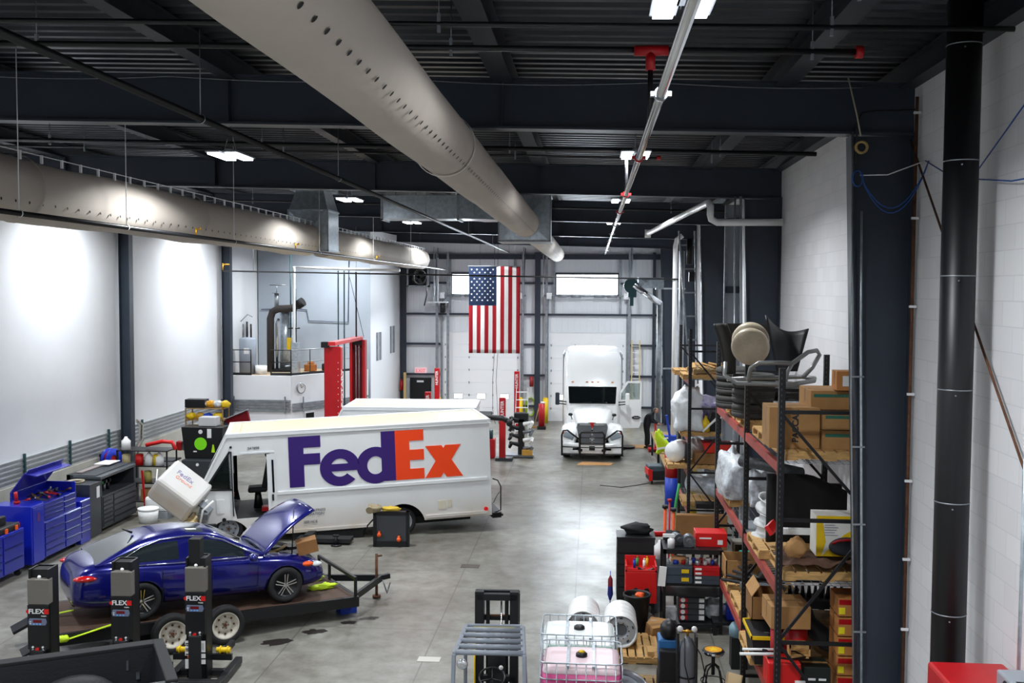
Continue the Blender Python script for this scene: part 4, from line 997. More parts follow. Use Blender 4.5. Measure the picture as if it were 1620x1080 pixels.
# ---------------------------------------------------------------- semi tractor
def semi():
    v = thing('semi_truck', 'white semi truck tractor facing the camera, driver door open, black grille guard', 'truck', (.02, 39.2, 0))
    sw_ = mat('truck_white_paint', '#f1f3f4', .25, coat=.8)
    # hood: loft from nose to cowl
    rings = []
    for (y, hw, zt, zb) in ((.02, .55, 1.30, .62), (.12, .60, 1.52, .6), (.6, .66, 1.72, .6), (1.2, .80, 1.88, .6), (1.75, .97, 2.02, .6)):
        half = [(0, zb), (hw, zb), (hw*1.0, zt-.35), (hw*.93, zt-.12), (hw*.7, zt-.02), (0, zt+.03)]
        rings.append([(-x, y, z) for x, z in half]+[(x, y, z) for x, z in half[-2:0:-1]])
    MB().loft(rings).build('hood', sw_, v, sub=1)
    for s_ in (-1, 1):
        rings = []
        for (y, x0, x1, zt, zb) in ((.08, .62, 1.12, .95, .45), (.25, .56, 1.2, 1.25, .45), (.7, .54, 1.22, 1.42, .9), (1.2, .56, 1.22, 1.38, .95), (1.55, .6, 1.2, 1.15, .7), (1.7, .6, 1.15, .9, .6)):
            rings.append([(s_*x0, y, zb), (s_*x1, y, zb), (s_*x1, y, zt-.25), (s_*(x1-.1), y, zt-.06), (s_*(x0+.2), y, zt), (s_*x0, y, zt-.02)])
        MB().loft(rings).build('fender', sw_, v, sub=1)
        MB().cbox((s_*.90, .13, .95), (.42, .1, .24), rot=(0, s_*R(-22), 0)).build('headlight', mat('truck_headlight', '#8f9aa3', .1, coat=1), v, bevel=.04)
        MB().cbox((s_*1.1, .16, 1.06), (.08, .1, .1)).build('turn_signal', orange, v, bevel=.02)
        MB().cbox((s_*.62, .0, .46), (.28, .1, .12)).build('fog_lamp', blk, v, bevel=.02)
        MB().bar((s_*1.0, 1.95, 2.06), (s_*1.33, 1.8, 2.1), .04, .04).bar((s_*1.0, 1.95, 1.95), (s_*1.33, 1.8, 2.0), .04, .04).build('mirror_arm', blk, v)
        MB().cbox((s_*1.40, 1.78, 2.2), (.17, .1, .5)).build('mirror', navy if s_ < 0 else plw, v, bevel=.04)
        MB().cyl((s_*.78, .72, 1.5), (s_*.84, .7, 1.66), .015).blob((s_*.85, .7, 1.7), (.09, .06, .06), 1, .05, 1, flat=False).build('fender_mirror', blk, v)
    MB().lathe([(.001, 0), (.26, 0), (.28, .04)], 24, 0, 'y', (0, -5, 0))
    g = MB().prism([(-.46, .62), (.46, .62), (.60, 1.3), (.56, 1.46), (-.56, 1.46), (-.60, 1.3)], -.06, .1, 'y'); g.build('grille', mat('grille_mesh', '#74797f', .4, .6, bump=.5, bscale=80), v, bevel=.02)
    k = MB(); k.box(-.03, .03, -.08, -.05, .66, 1.42)
    for z in (.74, .84, .94): k.box(-.09, .09, -.085, -.06, z, z+.05)
    k.box(-.48, .48, -.075, -.05, 1.38, 1.44); k.build('grille_trim', chrome, v)
    MB().prism([(-.07, 1.5), (.07, 1.5), (.06, 1.40), (.03, 1.32), (0, 1.26), (-.03, 1.32), (-.06, 1.40)], -.10, -.07, 'y').build('badge', redm, v)
    MB().box(-.14, .14, -.085, -.06, 1.46, 1.5).build('badge_wing', chrome, v)
    bm_ = MB().prism([(-1.18, .28), (1.18, .28), (1.2, .6), (1.05, .68), (-1.05, .68), (-1.2, .6)], -.05, .25, 'y'); bm_.build('bumper', sw_, v, bevel=.05)
    MB().cbox((0, -.06, .5), (.22, .04, .16)).cbox((-.45, -.06, .42), (.16, .04, .1)).cbox((.45, -.06, .42), (.16, .04, .1)).build('bumper_opening', blk, v)
    gg = MB(); yq = -.28
    gg.tube([(-1.15, yq+.15, .22), (-1.16, yq+.15, 1.0), (-1.1, yq+.13, 1.18), (-.95, yq+.1, 1.2), (-.48, yq, .86)], .036, 8)
    gg.tube([(1.15, yq+.15, .22), (1.16, yq+.15, 1.0), (1.1, yq+.13, 1.18), (.95, yq+.1, 1.2), (.48, yq, .86)], .036, 8)
    gg.tube([(-.46, yq, .2), (-.47, yq, 1.05), (-.4, yq, 1.15), (.4, yq, 1.15), (.47, yq, 1.05), (.46, yq, .2)], .042, 8)
    for z in (.56, .72, .94): gg.cyl((-.46, yq, z), (.46, yq, z), .02, n=8)
    for z in (.28, .56): 
        for s_ in (-1, 1): gg.cyl((s_*1.15, yq+.15, z), (s_*.46, yq, z), .026, n=8)
    gg.cyl((-.46, yq, .28), (.46, yq, .28), .026, n=8); gg.build('grille_guard', blk, v)
    # cab, windshield, sleeper fairing
    cab = []
    for (y, hw, zb, zt) in ((1.75, 1.0, .5, 2.02), (2.05, 1.12, .5, 2.72), (2.5, 1.16, .5, 3.35), (3.0, 1.2, .5, 3.95), (3.5, 1.22, .5, 4.08), (6.0, 1.22, .5, 4.1)):
        half = [(0, zb), (hw, zb), (hw*1.0, zb+(zt-zb)*.5), (hw*.98, zt-.3), (hw*.90, zt-.07), (hw*.78, zt), (0, zt+.03)]
        cab.append([(-x, y, z) for x, z in half]+[(x, y, z) for x, z in half[-2:0:-1]])
    MB().loft(cab).build('cab', sw_, v, bevel=.01)
    MB().add([(-.93, 1.70, 2.02), (.93, 1.70, 2.02), (.97, 1.99, 2.68), (-.97, 1.99, 2.68), (-.93, 1.76, 2.02), (.93, 1.76, 2.02), (.97, 2.04, 2.68), (-.97, 2.04, 2.68)],
             [(0,1,2,3), (7,6,5,4), (0,4,5,1), (1,5,6,2), (2,6,7,3), (3,7,4,0)]).build('windshield', glassd, v, bevel=.04)
    s_ = MB(); s_.bar((-.5, 1.68, 2.04), (-.05, 1.66, 2.08), .03, .02).bar((.1, 1.68, 2.04), (.6, 1.66, 2.08), .03, .02); s_.build('wiper', blk, v)
    l_ = MB()
    for x in (-.8, -.22, 0, .22, .8): l_.cbox((x, 2.1, 2.86), (.09, .05, .03))
    l_.build('marker_lights', mat('amber_lens', '#c9772a', .4), v)
    MB().box(-1.235, -1.205, 3.4, 5.9, 1.0, 3.9).box(1.205, 1.235, 3.4, 5.9, 1.0, 3.9).build('side_fairing', lgrey, v)
    # open driver door
    d = MB(); 
    body_ = [(0, 1.0), (.75, 1.0), (.86, 1.2), (.88, 2.85), (.3, 2.9), (.02, 2.4)]
    dd = MB().prism([(0, 1.0), (.8, 1.0), (.88, 1.2), (.88, 2.15), (0, 2.15)], -.04, .04, 'y').build('open_door', sw_, v); dd.location = (1.1, 2.15, 0); dd.rotation_euler = (0, 0, R(12))
    fr = MB(); pts = [(0, 0, 2.12), (.02, 0, 2.42), (.32, 0, 2.86), (.86, 0, 2.86), (.86, 0, 2.12)]
    for a, b_ in zip(pts, pts[1:]): fr.bar(a, b_, .07, .07)
    fr.build('door_frame', sw_, dd)
    MB().prism([(.06, 2.16), (.06, 2.4), (.34, 2.8), (.82, 2.8), (.82, 2.16)], -.006, .006, 'y').build('door_window', mat('clear_glass', '#b7c6c4', .05, trans=.9), dd)
    MB().tube([(.5, -.05, 1.42), (.6, -.09, 1.38), (.75, -.09, 1.38), (.85, -.05, 1.42), (.75, -.07, 1.47), (.6, -.07, 1.47), (.5, -.05, 1.42)], .025, 6).build('grab_handle', blk, dd)
    for (x, y) in ((-1.0, .95), (1.0, .95)):
        w = tyre_mb(.5, .28, .3).build('wheel', rubber, v); w.location = (x, y, .5); w.rotation_euler = (0, 0, PI/2)
    for (x, y) in ((-.95, 5.2), (.95, 5.2)):
        w = tyre_mb(.5, .5, .3).build('wheel', rubber, v); w.location = (x, y, .5); w.rotation_euler = (0, 0, PI/2)
    MB().box(-.9, .9, .4, 6.2, .35, .6).build('chassis', blkm, v)
    MB().box(-1.1, 1.1, 2.0, 5.0, .25, .5).build('side_step', blk, v)
semi()
single('floor_cardboard', MB().prism([(-.7, -.35), (.55, -.3), (.7, .25), (-.5, .4)], 0, .012, 'z'), mat('floor_cardboard', '#b98b5a', .9), 'flattened cardboard on the floor under the semi truck bumper', 'cardboard', loc=(.15, 38.55, 0.002))
single('floor_cardboard', MB().prism([(-.5, -.4), (.5, -.5), (.6, .5), (-.4, .45)], 0, .012, 'z'), card, 'flattened cardboard on the floor beneath the open truck door', 'cardboard', loc=(1.9, 43.0, 0.002))
single('drain_pan', MB().cyl((0, 0, 0), (0, 0, .08), .28, .32, n=20), blk, 'round black pan on the floor beside the open truck door', 'pan', loc=(1.5, 42.6, 0))

# ---------------------------------------------------------------- pickup bed, bottom left
t = thing('pickup_truck', 'dark grey pickup bed seen from above at the bottom left corner, black liner inside', 'truck', (-6.33, 14.5, 0), R(29.5))
pk = mat('pickup_dark_paint', '#35393f', .35, .2, coat=.4); liner = mat('bed_liner', '#1e2024', .6, bump=.3, bscale=30)
MB().box(-2.4, 0, -.14, .02, .55, 1.36).build('far_side', pk, t, bevel=.03)
MB().box(-2.4, .0, -.17, .03, 1.34, 1.39).build('side_rail', blkm, t, bevel=.01)
MB().box(-2.4, 0, -1.78, -1.62, .55, 1.36).build('near_side', pk, t, bevel=.03)
MB().box(-2.4, -.12, -1.62, -.14, .74, .80).build('bed_floor', liner, t)
MB().box(-2.4, -.12, -.17, -.14, .8, 1.34).build('bed_liner_side', liner, t)
g = MB().box(-.12, .03, -1.75, .0, .62, 1.34); g.build('tailgate', pk, t, bevel=.05)
MB().box(-.14, .02, -1.75, .0, 1.34, 1.40).build('tailgate_cap', blkm, t, bevel=.02)
for x in (-1.2,): MB().blob((x, -.35, .8), (.55, .24, .34), 1, .02, 1, flat=False).build('wheel_hump', liner, t)
for k in range(8): MB().box(-2.3+k*.27, -2.22+k*.27, -1.6, -.3, .80, .815).build('floor_rib', liner, t)
MB().cbox((-.5, -.18, 1.12), (.03, .03, .14)).build('tie_down', steelw, t); MB().cbox((-.36, -.19, .95), (.05, .03, .1)).build('tie_down', steelw, t)
tt_ = single('spare_tyre', tyre_mb(.36, .22, .2), rubber, 'black tyre lying in the dark pickup bed', 'tyre'); tt_.location = (-7.25, 12.95, .92); tt_.rotation_euler = (PI/2, 0, 0)
# ---------------------------------------------------------------- pallet racks on the right
def beam_z(): return (4.30, 2.66, 1.08)
def pallet_rack(label, frames, levels, top, x0=2.5, x1=3.74):
    t = thing('pallet_rack', label, 'rack', (x0, frames[0], 0))
    w_ = x1-x0
    for Y in frames:
        y = Y-frames[0]
        for x in (0, w_):
            p = MB().box(x-.04, x+.04, y-.045, y+.045, 0, top)
            z = .1
            hl = MB()
            while z < top-.05:
                hl.box(x-.042, x-.039, y-.018, y-.006, z, z+.03); hl.box(x-.018, x-.006, y-.047, y-.044, z, z+.03); z += .075
            po = p.build('post', blk, t); hl.build('dot_pattern', mat('hole_edge_grey', '#4d5055', .5), po)['kind'] = 'stuff'
        b = MB()
        for z in (.3, 1.9, 3.55, top-.58): b.bar((0, y, z), (w_, y, z), .035, .05)
        for z0_, z1_ in ((.3, 1.9), (1.9, 3.55), (3.55, top-.6)):
            b.bar((0, y, z1_) if z0_ != 1.9 else (0, y, z0_), (w_, y, z0_) if z0_ != 1.9 else (w_, y, z1_), .03, .04)
        b.build('brace', blk, t)
    for a, b_ in zip(frames, frames[1:]):
        for z in levels:
            for x in (0, w_):
                MB().box(x-.03, x+.03, a-frames[0]+.05, b_-frames[0]-.05, z-.13, z).box(x-.04, x+.04, a-frames[0]+.03, a-frames[0]+.09, z-.16, z+.02).build('beam', redbeam, t)
            d_ = MB(); L0, L1 = a-frames[0]+.06, b_-frames[0]-.06
            n = 0; y = L0
            while y < L1: d_.box(.02, w_-.02, y, y+.008, z, z+.008); y += .12
            for x in [k*.12 for k in range(1, 10)]: d_.box(x, x+.008, L0, L1, z-.008, z)
            d_.build('wire_deck', galvd, t)
    return t
pallet_rack('tall black pallet rack with red beams nearest the camera, beside the near steel column', [13.7, 16.7, 20.5], (4.30, 2.66, 1.08), 5.57)
pallet_rack('farther black pallet rack with red beams, beyond the gap in the rack row', [26.4, 29.3], (4.28, 2.78, 1.92, .95), 5.6)

def pallet(x, y, z, w_=1.2, d_=1.0, rz=0, m_=None, label='wooden pallet'):
    p = MB(); h = .13
    for k in range(7): p.box(-w_/2+k*w_/7+.01, -w_/2+(k+1)*w_/7-.02, -d_/2, d_/2, h-.02, h)
    for yy in (-d_/2, -.05, d_/2-.1): p.box(-w_/2, w_/2, yy, yy+.1, .02, h-.02); 
    for k in (0, 3, 6): p.box(-w_/2+k*w_/7, -w_/2+(k+1)*w_/7, -d_/2, d_/2, 0, .018)
    return single('wooden_pallet', p, m_ or wood, label, 'pallet', 'wooden pallets on the racks and floor', (x, y, z), rz)
pal = [
 (3.12, 18.9, 4.31, 'pallet under the stacked tyres, topmost rack level, part beyond the tyres'),
 (3.12, 17.55, 4.31, 'pallet under the tyres with the upright fender on top'),
 (3.15, 15.9, 4.31, 'pallet behind the tall plain carton on the top rack level'),
 (3.2, 14.5, 4.31, 'pallet beneath the teal taped cartons'),
 (3.1, 19.2, 2.67, 'pallet under the bundle in clear stretch wrap'),
 (3.05, 15.6, 2.67, 'pale open pallet beside the white wheel rims on the middle rack level'),
 (3.2, 14.5, 2.67, 'pallet beneath the brown paper and yellow box'),
 (3.1, 19.3, 1.09, 'pallet at the far end of the lowest rack level'),
 (3.1, 17.8, 1.09, 'pallet under the dark leaf springs on the lowest rack level'),
 (2.95, 15.6, 1.09, 'pallet under the black tote with yellow lid'),
]
for q in pal: pallet(q[0], q[1], q[2], 1.2, 1.15, 0, wood, q[3])
for q in ((2.95, 27.0, 4.29, 'nearest pallet on the top level of the farther rack'), (2.85, 28.4, 4.29, 'second pallet on the top level of the farther rack'), (2.95, 27.2, 2.79, 'pallet holding the wrapped bags on the farther rack'),
          (2.6, 27.2, 1.93, 'pallet under the white tanks on the farther rack'), (3.0, 27.2, .96, 'pallet on the lowest level of the farther rack')):
    pallet(q[0], q[1], q[2], 1.25, 1.0, 0, wood, q[3])
pallet(2.95, 27.0, 4.43, .8, .9, .1, wood2, 'weathered half pallet lying on top of the highest far pallet')

def carton(x0, x1, y0, y1, z0, z1, label, m_=None, tape_=None, text_=None, rz=0, group=None, tilt=0):
    w_, d_, h_ = x1-x0, y1-y0, z1-z0
    t = thing('carton', label, 'box', ((x0+x1)/2, (y0+y1)/2, z0), group=group, rot=(tilt, 0, rz))
    MB().box(-w_/2, w_/2, -d_/2, d_/2, 0, h_).build('carton_body', m_ or card, t, bevel=.006)
    MB().box(-w_/2-.001, w_/2+.001, -.03, .03, h_*.8, h_+.002).box(-w_/2-.002, -w_/2+.001, -.03, .03, h_*.3, h_).build('tape', mat('brown_tape', '#8f6d45', .4), t)
    if tape_:
        MB().box(-w_/2+.04, w_/2+.001, -d_/2-.002, -d_/2+.002, h_-.09, h_-.045).build('teal_band', tape_, t)
        k = MB()
        for i in range(int(w_/.05)-2): k.box(-w_/2+.3+i*.05, -w_/2+.305+i*.05, -d_/2-.003, -d_/2+.002, h_-.09, h_-.045)
        k.build('band_print', card2, t)
    if text_: text('box_lettering', text_, .115, inkm, (w_*.02, -d_/2-.003, h_*.55), (R(90), R(-90), 0), t, weight=.004)
    return t
carton(2.42, 3.10, 14.15, 14.75, 4.44, 5.0, 'tall plain cardboard carton with black vertical lettering on the top rack level', text_='PACCAR')
carton(3.12, 3.78, 14.1, 14.7, 4.44, 4.70, 'lowest carton with teal band under the top stack of three', tape_=tape)
carton(3.12, 3.78, 14.1, 14.7, 4.71, 4.95, 'middle carton with teal band in the top stack of three', tape_=tape)
carton(3.00, 3.78, 14.3, 15.1, 4.96, 5.22, 'top carton with teal band, sagging lid, above the plain tall carton', tape_=tape)
tb = carton(3.32, 3.72, 14.2, 14.5, 5.235, 5.5, 'small orange-brown carton with white label on top of the teal banded stack', mat('orange_card', '#b77a42', .8))
MB().box(-.12, .2, -.152, -.149, .06, .2).build('label', paper, tb)
def wheel_at(x, y, z, lab, r=.36, w_=.24, rimm=None, rot=(PI/2, 0, 0), group='stacked tyres on the top rack level'):
    t = thing('tyre', lab, 'tyre', (x, y, z), group=group, rot=rot)
    tyre_mb(r, w_, r*.6).build('tread', mat('dusty_rubber', '#403f3e', .85, var=.15, bump=.4, bscale=50), t)
    if rimm: steel_rim(r*.6, w_).build('rim', rimm, t)
    return t
for i, (x, y, n_) in enumerate(((2.62, 18.9, 3), (2.72, 17.5, 3), (3.4, 17.6, 2), (3.35, 18.7, 2))):
    for k in range(n_):
        wheel_at(x, y, 4.57+.25*k, 'black tyre, %s in the %s tyre stack on the top rack level' % (('bottom one', 'second up', 'third up')[k], ('far left', 'near left', 'near right', 'far right')[i]))
def fender_panel():
    "two black mudguards standing upright with a tan disc between"
    m_ = MB(); m_.grid(lambda u, v: (.20+.62*u*(.55+.45*v)+.05*(1-v)-.12*v*(1-u), .22*math.sin(u*2.6)*(.4+v), (.16+.90*v*(1-.22*u)-.12*v*math.sin(u*PI))), 12, 8)
    o = single('mud_guard', m_, plas, 'large black curved plastic fender standing upright on the tyres, pointing right', 'fender', loc=(2.72, 16.7, 5.14), solid=.02)
    o.rotation_euler = (R(-8), 0, R(4))
    m_ = MB(); m_.grid(lambda u, v: (-.12+.25*u+.06*math.sin(v*3)-.16*v, .3*math.sin(u*2), .85*v), 6, 12)
    single('mud_guard', m_, mat('dusty_black_plastic', '#3b3a38', .7, bump=.5, bscale=25), 'dusty ribbed black fender leaning left of the tan discs', 'fender', loc=(2.28, 17.2, 5.18), solid=.03)
    m_ = MB(); m_.box(-.12, .7, -.02, .02, -.02, .6); single('dusty_sheet', m_, mat('dusty_black_plastic', '#3b3a38', .7), 'flat dusty black panel behind the tan discs', 'panel', loc=(2.35, 17.9, 5.42), rz=.1)
fender_panel()
tan = mat('tan_painted_steel', '#b5a993', .45, var=.2, vscale=4)
for k, (x, y, z, lb) in enumerate(((2.50, 16.55, 5.68, 'round tan tank end cap leaning in front'), (2.56, 16.95, 5.76, 'round tan tank end cap leaning behind the other'))):
    m_ = MB(); m_.lathe([(.001, -.07), (.12, -.065), (.2, -.045), (.275, -.02), (.30, .02), (.30, .1), (.29, .1), (.28, .03)], 36, 0, 'y'); 
    single('tank_end', m_, tan, lb, 'cap', 'round tan end caps on the top rack level', (x, y, z), rot=(R(12), 0, R(-20)))
rb = thing('bull_bar', 'bent grey steel tube bumper bar lying across the tyres on the top rack level', 'bumper', (2.1, 16.1, 5.15))
MB().tube([(0, .3, .3), (-.02, .2, .1), (.15, 0, .0), (.9, -.35, .02), (1.3, -.1, .06), (1.35, .1, .08), (1.2, .35, .08), (.5, .48, .04), (.05, .42, .02)], .035, 10).build('lower_tube', mat('grey_tube', '#8a8c8c', .35, .5, var=.2), rb)
MB().tube([(.3, -.1, .05), (.33, -.15, .25), (.45, -.18, .33), (.75, -.22, .34), (.95, -.2, .33), (1.2, -.1, .5), (1.35, .0, .52), (1.42, .1, .45), (1.3, .05, .25), (1.15, .0, .1)], .035, 10).tube([(.95, -.2, .33), (.88, -.2, .2), (.85, -.2, .04)], .03, 8).build('upper_tube', mat('grey_tube', '#8a8c8c', .35, .5), rb)
for k in range(2):
    single('small_part', MB().cbox((0, 0, .09), (.45, .3, .18)).cbox((.05, 0, .2), (.2, .2, .08)), mat('greasy_part', '#3a3734', .6, var=.3), 'greasy metal part on the pallet %s' % ('between tyres and cartons' if k == 0 else 'behind the plain tall carton'), 'part', loc=(2.95+.45*k, 15.7+.2*k, 4.46), rz=.3)
single('clear_tray', MB().box(-.35, .35, -.2, .2, 0, .02).box(-.35, -.33, -.2, .2, 0, .16).box(.33, .35, -.2, .2, 0, .16).box(-.35, .35, -.2, -.18, 0, .16).box(-.35, .35, .18, .2, 0, .16), plastwrap, 'clear plastic tray behind the teal banded cartons', 'tray', loc=(3.1, 15.6, 4.75))

# middle level
def wrapped(nm, loc, rad, seed, label, h2=None, m_=plastwrap, cat='bundle'):
    b = MB(); b.blob((0, 0, rad[2]*.8), rad, seed, .35, 2.2, nu=26, nv=18, sq=.6)
    return single(nm, b, m_, label, cat, loc=loc)
wrapped('wrapped_bundle', (2.60, 19.0, 2.82), (.26, .55, .44), 4, 'tall bundle in clear stretch wrap at the left of the middle rack level')
wrapped('wrapped_bundle', (3.0, 18.2, 2.82), (.25, .3, .34), 9, 'smaller bundle in clear stretch wrap beside the tall one')
single('wrapped_roll', MB().tube([(-.3, .6, 0), (.1, 0, .02), (.5, -.5, .0)], .1, 12), mat('wrapped_black', '#35393c', .3, var=.5, vscale=7, bump=.6, bscale=20), 'black roll in stretch wrap lying across the middle rack level', 'roll', loc=(2.95, 17.6, 3.58))
single('shelf_board', MB().box(-.5, .5, -.5, .5, 0, .03), galvd, 'grey steel sheet lying under the white wheel rims', 'sheet', loc=(3.0, 16.8, 2.70))
for k, (x, y, z, lb) in enumerate(((2.74, 16.0, 2.84, 'lower left white wheel rim'), (2.80, 16.1, 3.02, 'white wheel rim stacked in the middle'), (2.82, 16.1, 3.25, 'topmost white wheel rim of the stack'))):
    m_ = MB(); m_.lathe([(.22, -.1), (.24, -.1), (.235, -.06), (.18, -.04), (.17, .05), (.20, .08), (.22, .1), (.24, .1)], 30, 0, 'z'); m_.lathe([(.17, .03), (.08, .0), (.001, 0)], 30)
    single('wheel_rim', m_, mat('white_rim', '#cfd1d2', .4, .2, var=.1), lb + ' on the middle rack level', 'rim', 'white wheel rims on the middle rack level', (x, y, z), solid=.01, rot=(R(8*k), R(10), 0))
single('black_cover', MB().grid(lambda u, v: (1.15*u, .05*math.sin(u*6), 1.02*v*(1-.22*max(0, u-.55)/.45)), 12, 4), blkm, 'large dull black plastic panel standing at the back of the middle rack level', 'panel', loc=(2.6, 15.3, 2.86), solid=.05)
single('black_cover', MB().box(-.5, .0, -.03, .03, 0, .6), plas, 'second black panel overlapping behind the large one', 'panel', loc=(3.75, 15.6, 3.1))
yb_ = thing('yellow_box', 'white and yellow retail box with dark pad shown on its front', 'box', (3.36, 14.2, 2.95), group=None)
MB().box(-.27, .3, 0, .4, 0, .56).build('carton_body', mat('retail_white', '#dcdcd6', .6), yb_)
m_ = MB().box(-.27, .3, -.003, 0, .5, .56).prism([(-.27, 0), (-.2, 0), (-.14, .2), (-.2, .56), (-.27, .56)], -.004, 0, 'y').prism([(-.2, 0), (.3, 0), (.3, .42), (.1, .3), (-.1, .1)], -.004, 0, 'y'); m_.build('yellow_print', yellow, yb_)
m_ = MB()
for k in range(7): m_.box(-.16, .02-.02*(k % 3), -.006, 0, .5-k*.035, .51-k*.035)
m_.build('small_print', lgrey, yb_)
m_ = MB().at((.12, -.03, .15), (R(90), 0, R(5))); m_.lathe([(.001, 0), (.22, 0), (.24, .02), (.22, .05), (.15, .07), (.001, .07)], 28); m_.M = Matrix.Identity(4)
for i, vv in enumerate(m_.v): m_.v[i] = (vv[0], vv[1], .15+(vv[2]-.15)*.55)
m_.build('pictured_pad', mat('pad_grey', '#2a2c35', .6), yb_)
MB().tube([(-.08, -.10, .2), (.0, -.12, .245), (.12, -.12, .26), (.28, -.12, .25)], .018, 6).build('red_stripe', redm, yb_)
b = MB().grid(lambda u, v: (1.2*u, .7*v, .10+.12*noise.noise(Vector((u*5, v*3, 2)))), 24, 12)
single('brown_paper', b, brown, 'crumpled brown packing paper across the middle rack level', 'paper', loc=(2.55, 13.85, 2.82), solid=.006)
single('crumpled_bag', MB().blob((0, 0, .1), (.14, .12, .15), 7, .4, 2), card, 'small crumpled tan bag standing on the brown paper', 'bag', loc=(2.78, 14.0, 3.0))
single('red_strip', MB().box(-.03, .03, -.2, .25, 0, .14), brred, 'red box end beside the white ribbed strip on the middle rack level', 'box', loc=(2.62, 14.75, 3.14), rot=(0, R(-35), R(-20)))
single('ribbed_strip', MB().box(-.3, .3, -.05, .05, 0, .08), plw, 'white ribbed strip below the large black panel', 'strip', loc=(2.98, 14.75, 3.12))
# lowest level
carton(2.5, 3.05, 14.3, 14.9, 1.88, 2.2, 'long taped carton resting on the black tote', rz=.05)
oc = thing('open_carton', 'open cardboard carton with raised flaps on the black tote', 'box', (2.62, 15.35, 1.75))
MB().box(-.25, .25, -.3, -.29, 0, .35).box(-.25, -.24, -.3, .3, 0, .35).box(.24, .25, -.3, .3, 0, .35).box(-.25, .25, .29, .3, 0, .35).box(-.25, .25, -.3, .3, 0, .02).build('carton_body', card2, oc)
MB().at((-.25, 0, .35), (0, R(35), 0)).box(-.01, 0, -.3, .3, 0, .2).at((.25, 0, .35), (0, R(-30), 0)).box(0, .01, -.3, .3, 0, .2).build('flap', card, oc)
tt = thing('storage_tote', 'black storage tote with yellow lid rim at the front of the lowest rack level', 'tote', (2.56, 15.0, 1.24))
m_ = MB().loft([[(-.2, -.35, 0), (.2, -.35, 0), (.2, .35, 0), (-.2, .35, 0)], [(-.25, -.4, .4), (.25, -.4, .4), (.25, .4, .4), (-.25, .4, .4)]], smooth=False); m_.build('tote_body', plas, tt)
MB().box(-.27, .27, -.42, -.40, .38, .43).box(-.27, .27, .40, .42, .38, .43).box(-.27, -.25, -.42, .42, .38, .43).box(.25, .27, -.42, .42, .38, .43).build('lid_rim', yellow, tt); MB().box(-.25, .25, -.4, .4, .4, .415).build('lid', plas, tt)
single('spiked_tray', (lambda m: [m.box(-.4, .4, -.2, .2, 0, .12)] + [m.cyl((-.36+.09*k, 0, .1), (-.38+.095*k, -.03, .3), .04, .02, 6) for k in range(9)] and m)(MB()), plas, 'black plastic tray with pointed fins on the lowest rack level', 'tray', loc=(3.35, 15.4, 1.9))
wb = MB().box(-.35, .45, 0, .5, 0, .55)
single('wooden_crate', wb, wood2, 'wooden crate below the black finned tray', 'crate', loc=(3.3, 15.1, 1.22), bevel=.01)
single('red_cylinder', MB().cyl((0, 0, 0), (0, 0, .45), .08, n=20).cyl((0, 0, .45), (0, 0, .5), .05, n=16), mat('perforated_red', '#a31d25', .5, bump=.6, bscale=90), 'slim red cylinder at the front of the lowest rack level', 'cylinder', loc=(2.6, 14.35, 1.42))
single('red_drum', MB().cyl((0, 0, 0), (0, 0, .5), .16, n=26), redm, 'fat dark red drum behind the near rack post', 'drum', loc=(2.92, 14.6, 1.38))
rc = thing('battery_charger', 'bright red boxed machine with black top cables on the lowest rack level', 'machine', (2.62, 13.95, 1.22))
MB().box(-.22, .22, -.15, .25, 0, .36).build('case', brred, rc, bevel=.02)
MB().box(.14, .28, -.152, -.149, .06, .13).build('label', paper, rc); MB().box(-.15, -.08, -.152, -.149, .08, .24).build('blue_label', blue2, rc)
MB().tube([(-.2, 0, .38), (-.1, -.1, .42), (.1, -.1, .4), (.3, 0, .4), (.2, .15, .42), (-.1, .2, .4), (-.25, .1, .45)], .015, 6).build('cable', blk, rc)
c2 = carton(2.9, 3.25, 13.9, 14.3, 1.2, 1.5, 'dark green printed box beside the red machine', mat('dark_green_box', '#16211d', .5)); MB().box(-.12, -.02, -.203, -.199, .12, .15).box(.02, .12, -.203, -.199, .12, .15).build('printed_line', paper, c2)
single('small_crate', MB().box(-.14, .14, -.1, .1, 0, .03).box(-.14, -.12, -.1, .1, 0, .18).box(.12, .14, -.1, .1, 0, .18).box(-.14, .14, .08, .1, 0, .18).box(-.14, .14, -.1, -.08, 0, .03).box(-.14, .14, -.1, -.08, .13, .18), wood, 'small open wooden crate on top of the red machine', 'crate', loc=(2.85, 14.05, 1.6))
single('black_hose', MB().tube([(.2*math.cos(a*.6), .3*math.sin(a*.6)+.02*a, .02*a) for a in range(32)], .02, 6), blk, 'coil of black hose hanging over the lowest rack beam', 'hose', loc=(2.66, 14.7, 1.3))
single('black_boot', MB().tube([(0, 0, .8), (.1, 0, .55), (.35, -.05, .3), (.7, -.1, .1)], [.12, .13, .15, .08], 12), plas, 'black bent plastic air duct leaning at the back of the lowest rack level', 'duct', loc=(3.05, 14.9, 1.25))
for k in range(5):
    z = 1.08+.27*k
    c_ = carton(3.36, 3.78, 14.0, 14.5, z+.02, z+.27, 'orange-brown labelled carton, %s in the stack at the right of the lowest level' % ('lowest', 'second', 'third', 'fourth', 'topmost')[k], mat('orange_card', '#b77a42', .8))
    MB().box(-.2, .0, -.253, -.249, .16, .23).build('red_label', redm, c_); MB().box(-.2, -.12, -.254, -.249, .03, .12).build('yellow_label', mat('yellow_label', '#f0e020', .6), c_)
for k in range(4):
    m_ = MB(); m_.tube([(-.35+.1*k, .5, .02+.08*k), (0, .0, .1+.08*k), (.25, -.6, .04+.08*k)], .03, 6)
    single('leaf_spring', m_, mat('dark_spring', '#232528', .5), 'dark curved leaf spring, %s on the lowest rack level' % ('bottom one', 'second up', 'third up', 'top one')[k], 'spring', 'leaf springs on the lowest rack level', (2.75, 18.2, 1.3))
